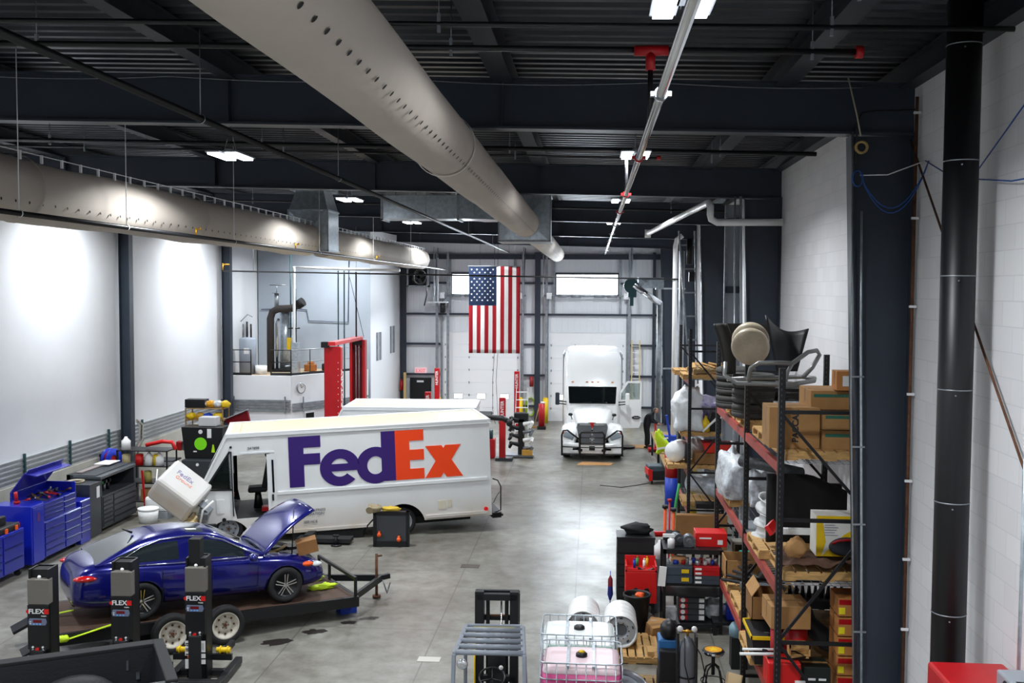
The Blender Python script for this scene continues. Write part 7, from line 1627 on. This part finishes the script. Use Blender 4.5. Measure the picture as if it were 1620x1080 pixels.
# ---------------------------------------------------------------- alignment bay: posts with white lettering, machine, bollards
def post(x, y, h, label, base=True):
    t = thing('alignment_post', label, 'lift post', (x, y, 0), 0, 'red lettered posts of the far wheel service bay')
    MB().box(-.12, .12, -.1, .1, .05, h).build('post_body', redm, t, bevel=.015); text('lettering', 'HUNTER', .17, paper, (0, -.105, h-.45), (R(90), R(-90), 0), t, weight=.003)
    MB().box(-.25, .4, -.25, .25, 0, .12).build('base', greym, t)
post(-3.42, 39.0, 2.42, 'red lettered post standing between the step van rear and the machine')
post(-3.5, 47.5, 2.75, 'red lettered post before the flag side of the far left door')
post(-7.25, 47.5, 2.85, 'tall red lettered post beside the black far door')
post(-6.55, 40.5, 2.45, 'short red lettered post top seen over the step vans')
t = thing('tyre_machine', 'black and silver wheel machine with monitor on a rolling base right of the step van', 'machine', (-2.75, 39.8, 0))
MB().box(-.6, .5, -.3, .3, .05, .12).build('base', steelw, t)
for x in (-.55, .45): MB().cyl((x-.03, -.25, .05), (x+.03, -.25, .05), .05, n=12).build('caster', blk, t)
MB().box(-.12, .12, -.1, .2, .1, 1.5).build('column', blkm, t); MB().box(-.28, .28, -.1, .25, 1.35, 1.75).build('monitor', blk, t, bevel=.04)
for k in range(8):
    a = MB(); z = .35+.16*k; s_ = -1 if k % 2 else 1
    a.cyl((s_*.1, -.1, z), (s_*.45, -.2, z+.1), .09, .05, 10).cbox((s_*.4, -.15, z), (.1, .25, .22), rot=(.3*k, .5, .2)); a.build('wheel_clamp', (steelw, blk, plw, blk)[k % 4], t, bevel=.01)
single('orange_box', MB().box(-.2, .2, -.15, .15, 0, .2), mat('ochre_box', '#b88a3a', .6), 'ochre box on the base right of the wheel machine', 'box', loc=(-2.5, 39.6, .125))
t = thing('tyre_changer', 'teal and red low machine partly hidden by the step van rear', 'machine', (-3.95, 39.6, 0)); MB().box(-.3, .2, -.2, .3, 0, .75).build('body', redm, t, bevel=.03); MB().cyl((-.3, 0, .9), (.1, 0, .9), .2, n=20).build('turntable', teal, t); MB().box(-.1, 0, 0, .1, .7, 1.1).build('arm', teal, t)
t = thing('step_ladder', 'pale step ladder standing behind the wheel machine', 'ladder', (-3.1, 45.0, 0))
for x in (-.3, .3): MB().bar((x, 0, 0), (x*.85, .3, 2.2), .03, .06).build('rail', plw, t)
for k in range(6): MB().bar((-.28, .04+.05*k, .3+.34*k), (.28, .04+.05*k, .3+.34*k), .1, .03).build('rung', plw, t)
single('bollard', MB().cyl((0, 0, 0), (0, 0, 1.2), .13, n=18).cyl((0, 0, 1.2), (0, 0, 1.24), .1, n=18), yellow, 'yellow bollard left of the semi truck at the far right door', 'bollard', loc=(-2.28, 50.2, 0))
single('bollard', MB().cyl((0, 0, 0), (0, 0, 1.2), .13, n=18).cyl((0, 0, 1.2), (0, 0, 1.24), .1, n=18), yellow, 'yellow bollard mostly hidden by the far red lettered post', 'bollard', loc=(-3.52, 50.2, 0))
single('bollard', MB().cyl((0, 0, 0), (0, 0, 1.2), .13, n=18).cyl((0, 0, 1.2), (0, 0, 1.24), .1, n=18), yellow, 'yellow bollard between the black door and the far left overhead door', 'bollard', loc=(-7.6, 50.2, 0))
single('bollard', MB().cyl((0, 0, 0), (0, 0, 1.2), .13, n=18).cyl((0, 0, 1.2), (0, 0, 1.24), .1, n=18), yellow, 'yellow bollard seen through the open truck door', 'bollard', loc=(1.85, 50.2, 0))
t = thing('red_bollard', 'red post with a black base before the far wall between the overhead doors', 'bollard', (-2.35, 47.9, 0)); MB().cyl((0, 0, .12), (0, 0, 1.2), .15, n=18).build('post_body', redm, t); MB().box(-.2, .2, -.2, .2, 0, .14).build('base', blkm, t); MB().blob((.05, 0, 1.25), (.1, .08, .06), 1, .2, 2).build('paper_top', paper, t)
m_ = MB()
for k in range(5): m_.tube([((.16+.03*k)*math.cos(a*PI/10), -.03*k, .45*math.sin(a*PI/10)) for a in range(21)], .018, 6)
single('garden_hose', m_, mat('lime_hose', '#a8c83a', .6), 'coil of lime green hose hanging on the far wall between the doors', 'hose', loc=(-3.05, 50.86, .72))
single('broom', MB().cyl((0, 0, 0), (.25, .1, 1.0), .02, n=8).cbox((-.02, 0, .04), (.35, .1, .08)), wood, 'wooden broom leaning beside the red post with black base', 'broom', loc=(-2.75, 48.3, 0))
single('red_wall_box', MB().cyl((0, 0, 0), (0, 0, .5), .1, n=14), mat('dark_red_ext', '#8a1f22', .5), 'dark red extinguisher hung on the far wall between the doors', 'extinguisher', loc=(-3.0, 50.6, 1.75))
for k in range(2): single('air_line', MB().tube([(0, .2, 8.6), (0, .2, 3.7), (.05, -1, 2.6), (.25+.05*k, -3, 1.6), (.5, -4.5, 1.2)], .012, 5), blk, 'thin black line hanging down from below the flag, %s one' % ('left' if k == 0 else 'right'), 'line', loc=(-4.35+.15*k, 45.1, 0))
# workbench and boxes behind the vans
t = thing('workbench', 'long bench with boxes along the tall white wall behind the vans', 'workbench', (-9.2, 40.6, 0)); MB().box(-.6, 2.6, 0, .7, 1.45, 1.5).build('bench_top', greym, t)
for x in (-.55, 2.5): MB().box(x-.04, x+.04, .05, .65, 0, 1.45).build('leg', teal, t)
for k, (nm, x, w_, h_, mm_) in enumerate((('brown_box', -9.55, .4, .45, mat('olive_box', '#837145', .7)), ('purple_box', -8.3, .35, .35, mat('purple_box', '#5b3f8f', .5)), ('open_box', -8.05, .45, .5, mat('olive_box', '#837145', .7)), ('orange_box', -7.7, .35, .2, orange), ('grey_tool', -7.3, .3, .12, greym), ('white_tool', -7.0, .2, .1, plw))):
    single(nm, MB().box(-w_/2, w_/2, -.15, .15, 0, h_), mm_, '%s on the long bench behind the vans' % nm.replace('_', ' '), 'box', loc=(x, 40.9, 1.5), bevel=.01)
# dark awning-like machine between vans
t = thing('lift_ramp', 'black low platform with curved front standing up behind the second van', 'platform', (-7.3, 36.5, 0))
MB().box(0, 3.6, 0, 1.6, 1.86, 2.0).build('platform', blkm, t, bevel=.05); MB().tube([(3.5, .2, 1.95), (4.1, .1, 1.93), (4.35, .05, 1.8)], .1, 10).blob((4.35, .0, 1.78), (.12, .12, .14), 1, .05, 1, flat=False).build('end_roller', blk, t)
for x in (.2, 3.2): MB().box(x-.05, x+.05, .1, .2, 0, 1.9).build('leg', blk, t)

# ---------------------------------------------------------------- foreground: forklift, tote tanks, truck wheels
t = thing('forklift', 'grey forklift seen from behind and above, black mast, yellow plate on its overhead guard', 'forklift', (-1.24, 12.75, 0), R(2))
fg = mat('forklift_grey', '#7e8590', .35, var=.08, coat=.2)
g = MB(); zt = 2.15
for s_ in (-1, 1):
    g.bar((s_*.42, -.55, zt), (s_*.37, .48, zt), .06, .05)
    g.bar((s_*.43, -.55, zt), (s_*.45, -.72, 1.0), .05, .06); g.bar((s_*.38, .48, zt), (s_*.42, .95, .9), .05, .06)
g.bar((-.37, .5, zt), (.37, .5, zt), .06, .05); g.build('guard_frame', fg, t, bevel=.012)
for k in range(5): MB().cyl((-.41+.01*k, -.52+.21*k, zt+.01), (.41-.01*k, -.52+.21*k, zt+.01), .033, n=12).build('guard_bar', fg, t)
MB().box(-.27, .27, .40, .47, zt-.04, zt+.0).build('yellow_plate', mat('dull_yellow', '#a89c22', .5), t)
ms = MB()
for s_ in (-1, 1):
    ms.box(s_*.24-.06, s_*.24+.06, 1.02, 1.16, .1, 2.45); ms.box(s_*.13-.025, s_*.13+.025, 1.16, 1.24, .1, 2.35)
ms.box(-.28, .28, 1.02, 1.1, 2.33, 2.42); ms.box(-.28, .28, 1.02, 1.1, 1.2, 1.28); ms.build('mast', blk, t, bevel=.005)
MB().box(-.31, -.18, 1.2, 1.35, 1.95, 2.38).box(.18, .31, 1.2, 1.35, 1.95, 2.38).box(-.3, .3, 1.26, 1.32, 2.32, 2.4).box(-.3, .3, 1.26, 1.32, 1.98, 2.04).build('carriage', blk, t); MB().box(-.29, .29, 1.22, 1.25, 2.05, 2.07).build('rusty_edge', rust, t)
MB().cyl((.06, 1.1, .3), (.06, 1.1, 2.3), .014, n=8).build('piston_rod', chrome, t); MB().cyl((-.3, 1.0, .4), (-.3, 1.0, 1.9), .014, n=8).build('yellow_hose', yellow, t)
MB().box(-.12, .12, .98, 1.08, .8, 1.75).build('hose_guard', blkm, t)
sw = MB(); ring = [(-.02+.17*math.cos(a*PI/10), .40+.17*math.sin(a*PI/10)*.9, 1.5+.17*math.sin(a*PI/10)*.45) for a in range(21)]
sw.tube(ring, .014, 6, caps=False).cyl((-.02, .40, 1.48), (-.02, .62, 1.0), .025, n=8)
for a in (R(90), R(205), R(335)): sw.cyl((-.02, .40, 1.48), (-.02+.165*math.cos(a), .40+.15*math.sin(a), 1.5+.07*math.sin(a)), .012, n=6)
sw.build('steering_wheel', blk, t); MB().blob((.09, .51, 1.59), (.03, .03, .03), 1, 0, 1, nu=10, nv=8, flat=False).build('wheel_knob', plw, t)
MB().box(-.3, .3, .55, .75, .7, 1.12).build('dashboard', blkm, t, bevel=.03); MB().box(-.42, .42, -1.3, .7, .25, .75).build('chassis', blkm, t, bevel=.04); MB().blob((0, -.55, .95), (.32, .3, .2), 1, .05, 1).build('seat', blk, t); MB().box(-.5, .5, -1.6, -.75, .3, 1.05).build('counterweight', fg, t, bevel=.08)
MB().lathe([(.001, -.03), (.05, -.04), (.07, 0), (.05, .05), (.001, .06)], 20, 0, 'y', (-.32, -.62, 2.05)).build('work_lamp', mat('lamp_chrome', '#cfd2d6', .15, .8), t); MB().box(-.44, -.40, -.68, -.66, 1.6, 1.7).build('tail_lamp', brred, t)
MB().box(.42, .47, -.45, .25, 1.1, 2.12).box(-.36, -.34, -.4, -.34, 1.1, 2.1).build('side_glass_frame', fg, t) if False else None
for (x, y, r_) in ((-.4, .85, .3), (.4, .85, .3), (-.38, -.95, .25), (.38, -.95, .25)):
    w = tyre_mb(r_, .2, r_*.5).build('wheel', rubber, t); w.location = (x, y, r_); w.rotation_euler = (0, 0, PI/2)
for s_ in (-1, 1): MB().bar((s_*.2, 1.3, .06), (s_*.2, 2.3, .06), .1, .04).build('fork', blk, t)

def ibc(loc, rz, liquid, liqmat, label, capm):
    t = thing('tote_tank', label, 'tank', loc, rz)
    MB().box(-.6, .6, -.5, .5, 0, .13).build('pallet_base', galvd, t)
    shellm = mat('translucent_tank', '#dfe4e4', .25, trans=.25, alpha=1)
    b = MB(); rings = []
    def rr(w_, d_, z, c_): 
        pts = []
        for (sx, sy, a0) in ((1, 1, 0), (-1, 1, 90), (-1, -1, 180), (1, -1, 270)):
            for k in range(5):
                a = R(a0+k*22.5); pts.append((sx*(w_-c_)+c_*math.cos(a), sy*(d_-c_)+c_*math.sin(a), z))
        return pts
    lz = .15+.9*liquid
    b.loft([rr(.57, .47, .15, .1), rr(.57, .47, lz, .1)], 0, True)
    b.build('liquid_filled_part', liqmat, t)
    c = MB(); c.loft([rr(.571, .471, lz, .1), rr(.571, .471, 1.0, .1), rr(.55, .45, 1.07, .12), rr(.46, .38, 1.10, .14)], 0, True); c.build('tank_top', mat(label[:8]+'_top', '#dfe4e4' if 'white' in label else '#e5cdd3', .3), t, bevel=0)
    for x in (-.2, .18): MB().box(x-.02, x+.02, -.5, .5, 1.085, 1.125).build('top_bar', galv, t)
    g = MB(); r_ = .011
    def loop(w_, d_, z):
        p = rr(w_, d_, z, .1); g.tube(p+[p[0]], r_, 6, 0, False)
    for z in (.2, .45, .7, .92, 1.16): loop(.6, .5, z)
    for k in range(8):
        x = -.5+k*1.0/7; g.cyl((x, -.5, .13), (x, -.5, 1.16), .009, n=6).cyl((x, .5, .13), (x, .5, 1.16), .009, n=6)
    for k in range(6):
        y = -.4+k*.8/5; g.cyl((-.6, y, .13), (-.6, y, 1.16), .009, n=6).cyl((.6, y, .13), (.6, y, 1.16), .009, n=6)
    g.build('cage', galv, t)
    MB().lathe([(.001, 1.16), (.06, 1.16), (.085, 1.14), (.09, 1.09), (.001, 1.09)], 22).build('filler_cap', blk, t)
    if capm: MB().lathe([(.001, 1.185), (.045, 1.18), (.05, 1.16), (.001, 1.158)], 16).build('cap_insert', capm, t)
    return t
ibc((-.12, 15.15, 0), 0, .93, mat('pink_liquid', '#d1508c', .3), 'caged plastic tote tank of pink liquid, nearest, with a yellow and black cap', yellow)
ibc((-.17, 16.38, 0), 0, .95, mat('clear_liquid', '#cfd8d6', .3), 'caged white plastic tote tank with an all black cap behind the pink one', None)
single('green_tote', MB().box(-.5, .5, -.02, .02, 0, 1.02), mat('green_sheet', '#4f8a72', .5), 'green plastic sheet standing between the two caged tanks', 'sheet', loc=(-.15, 15.77, 0))
def wheel_stack(x, y, z, label, n=4, tilt=0):
    for k in range(n):
        t = thing('truck_wheel', label % ('nearest', 'second', 'third', 'rearmost')[k], 'wheel', (x+.0*k, y+.235*k, z+.0*k), 0, rot=(R(tilt), 0, R(-2)))
        m_ = MB(); m_.lathe([(.29, -.118), (.303, -.112), (.298, -.095), (.297, .0), (.298, .095), (.303, .112), (.29, .118)], 40, 0, 'y'); 
        m_.lathe([(.285, -.10), (.27, -.06), (.26, .06), (.285, .10)], 40, 0, 'y'); m_.build('rim_barrel', mat('truck_wheel_white', '#eceded', .35, coat=.2), t)
        d_ = MB(); d_.lathe([(.27, .0), (.2, -.05), (.16, -.055), (.12, -.03), (.11, .02)], 36, 0, 'y'); d_.build('disc', mat('disc_grey', '#a9adb3', .4), t)
        if k == 0:
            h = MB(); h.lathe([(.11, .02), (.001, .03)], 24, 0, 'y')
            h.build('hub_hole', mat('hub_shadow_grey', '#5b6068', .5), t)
            q = MB()
            for j in range(10): a = 2*PI*j/10; q.cyl((.145*math.cos(a), -.062, .145*math.sin(a)), (.145*math.cos(a), -.055, .145*math.sin(a)), .012, n=8)
            for j in range(5): a = 2*PI*j/5+.3; q.cbox((.225*math.cos(a), -.046, .225*math.sin(a)), (.05, .012, .025), rot=(0, -a+PI/2, 0))
            q.build('bolt_holes', greym, t)
wheel_stack(-.12, 18.55, .44, 'white truck wheel in the left row on the pallet, %s in its row')
wheel_stack(.56, 18.35, .44, 'white truck wheel in the right row on the pallet, %s in its row')
pallet(-.3, 18.95, 0, 1.0, 1.2, 0, wood, 'pallet under the left row of white truck wheels')
pallet(.75, 18.5, 0, 1.0, 1.3, 0, wood, 'pallet under the right row of white truck wheels')
for k in range(3): single('wood_chock', MB().cbox((0, 0, .04), (.12, .3, .08)), wood, 'wood chock block on the pallet by the truck wheels, %s' % ('right side', 'middle', 'left side')[k], 'block', loc=(1.08-.7*k, 18.05+.4*(k > 1), .135))
t = thing('truck_wheel', 'grey truck wheel leaning beside the pink tote tank', 'wheel', (.62, 15.95, .33), rot=(R(-62), 0, R(60)))
MB().lathe([(.30, -.11), (.305, -.10), (.285, -.085), (.28, .0), (.285, .085), (.305, .10), (.30, .11), (.285, .10), (.26, .06), (.27, -.06), (.285, -.1), (.30, -.11)], 40, 0, 'y').build('rim_barrel', silver, t); MB().lathe([(.27, .0), (.2, -.05), (.16, -.055), (.12, -.03), (.11, .02), (.001, .02)], 36, 0, 'y').build('disc', lgrey, t)
pallet(.85, 16.6, 0, 1.0, .9, 0, wood2, 'weathered pallet right of the caged tanks')
pallet(.8, 15.4, 0, .9, .9, 0, wood, 'pallet right of the pink tank')
# welder machine at the bottom right corner
t = thing('welding_machine', 'red machine with black and grey cables at the bottom right behind the flue pipe', 'machine', (3.9, 9.0, 0))
MB().box(-.42, .13, 0, 2.2, .1, 2.72).build('case', redm, t, bevel=.03) if False else None
MB().box(-.62, .1, .0, 1.1, 0, 3.0).build('case', redm, t, bevel=.03); MB().box(-.55, .05, .05, .2, 3.0, 3.1).build('handle_bar', blk, t); MB().box(-.2, .08, .1, .5, 3.0, 3.16).build('grey_box', lgrey, t, bevel=.02)
MB().tube([(-.2, .3, 3.1), (-.05, .0, 3.2), (.05, -.3, 3.1), (.05, -.6, 2.8)], .025, 8).tube([(-.3, .3, 3.05), (-.1, .1, 3.12), (.1, -.2, 3.0)], .02, 8).build('cable', blk, t)
# drain covers on the floor
single('floor_drain', MB().box(-.22, .22, -.15, .15, 0, .006), mat('drain_metal', '#4d4741', .6), 'rectangular drain cover in the floor right of the trailer tongue', 'drain', loc=(-2.85, 23.9, .001))
single('floor_plate', MB().box(-.2, .2, -.12, .12, 0, .006), mat('plate_light', '#b9b5ae', .5), 'pale metal plate in the floor left of the forklift', 'plate', loc=(-2.85, 17.75, .001))

def stain(x, y, r_, seed, label):
    pts = []
    for k in range(22):
        a = 2*PI*k/22; q = r_*(.6+.9*abs(noise.noise(Vector((math.cos(a)*1.7, math.sin(a)*1.7, seed)))))
        pts.append((1.7*q*math.cos(a), q*math.sin(a), 0))
    o = single('oil_stain', MB().add(pts, [tuple(range(22))]), mat('oil_stain', '#2b2724', .35), label, 'stain', loc=(x, y, .004), rz=R(20))
for k, (x, y, r_, lb) in enumerate(((-5.3, 19.0, .16, 'dark oil stain on the floor below the trailer deck front'), (-4.75, 19.6, .12, 'small dark oil stain nearest the blue jack'), (-5.8, 18.4, .2, 'wide dark oil stain beside the trailer wheels'), (-4.4, 19.9, .13, 'dark oil stain right of the blue jack under the trailer tongue'), (-10.3, 15.6, .45, 'wide dark wet stain on the floor at the left edge'))):
    stain(x, y, r_, k*3.1, lb)
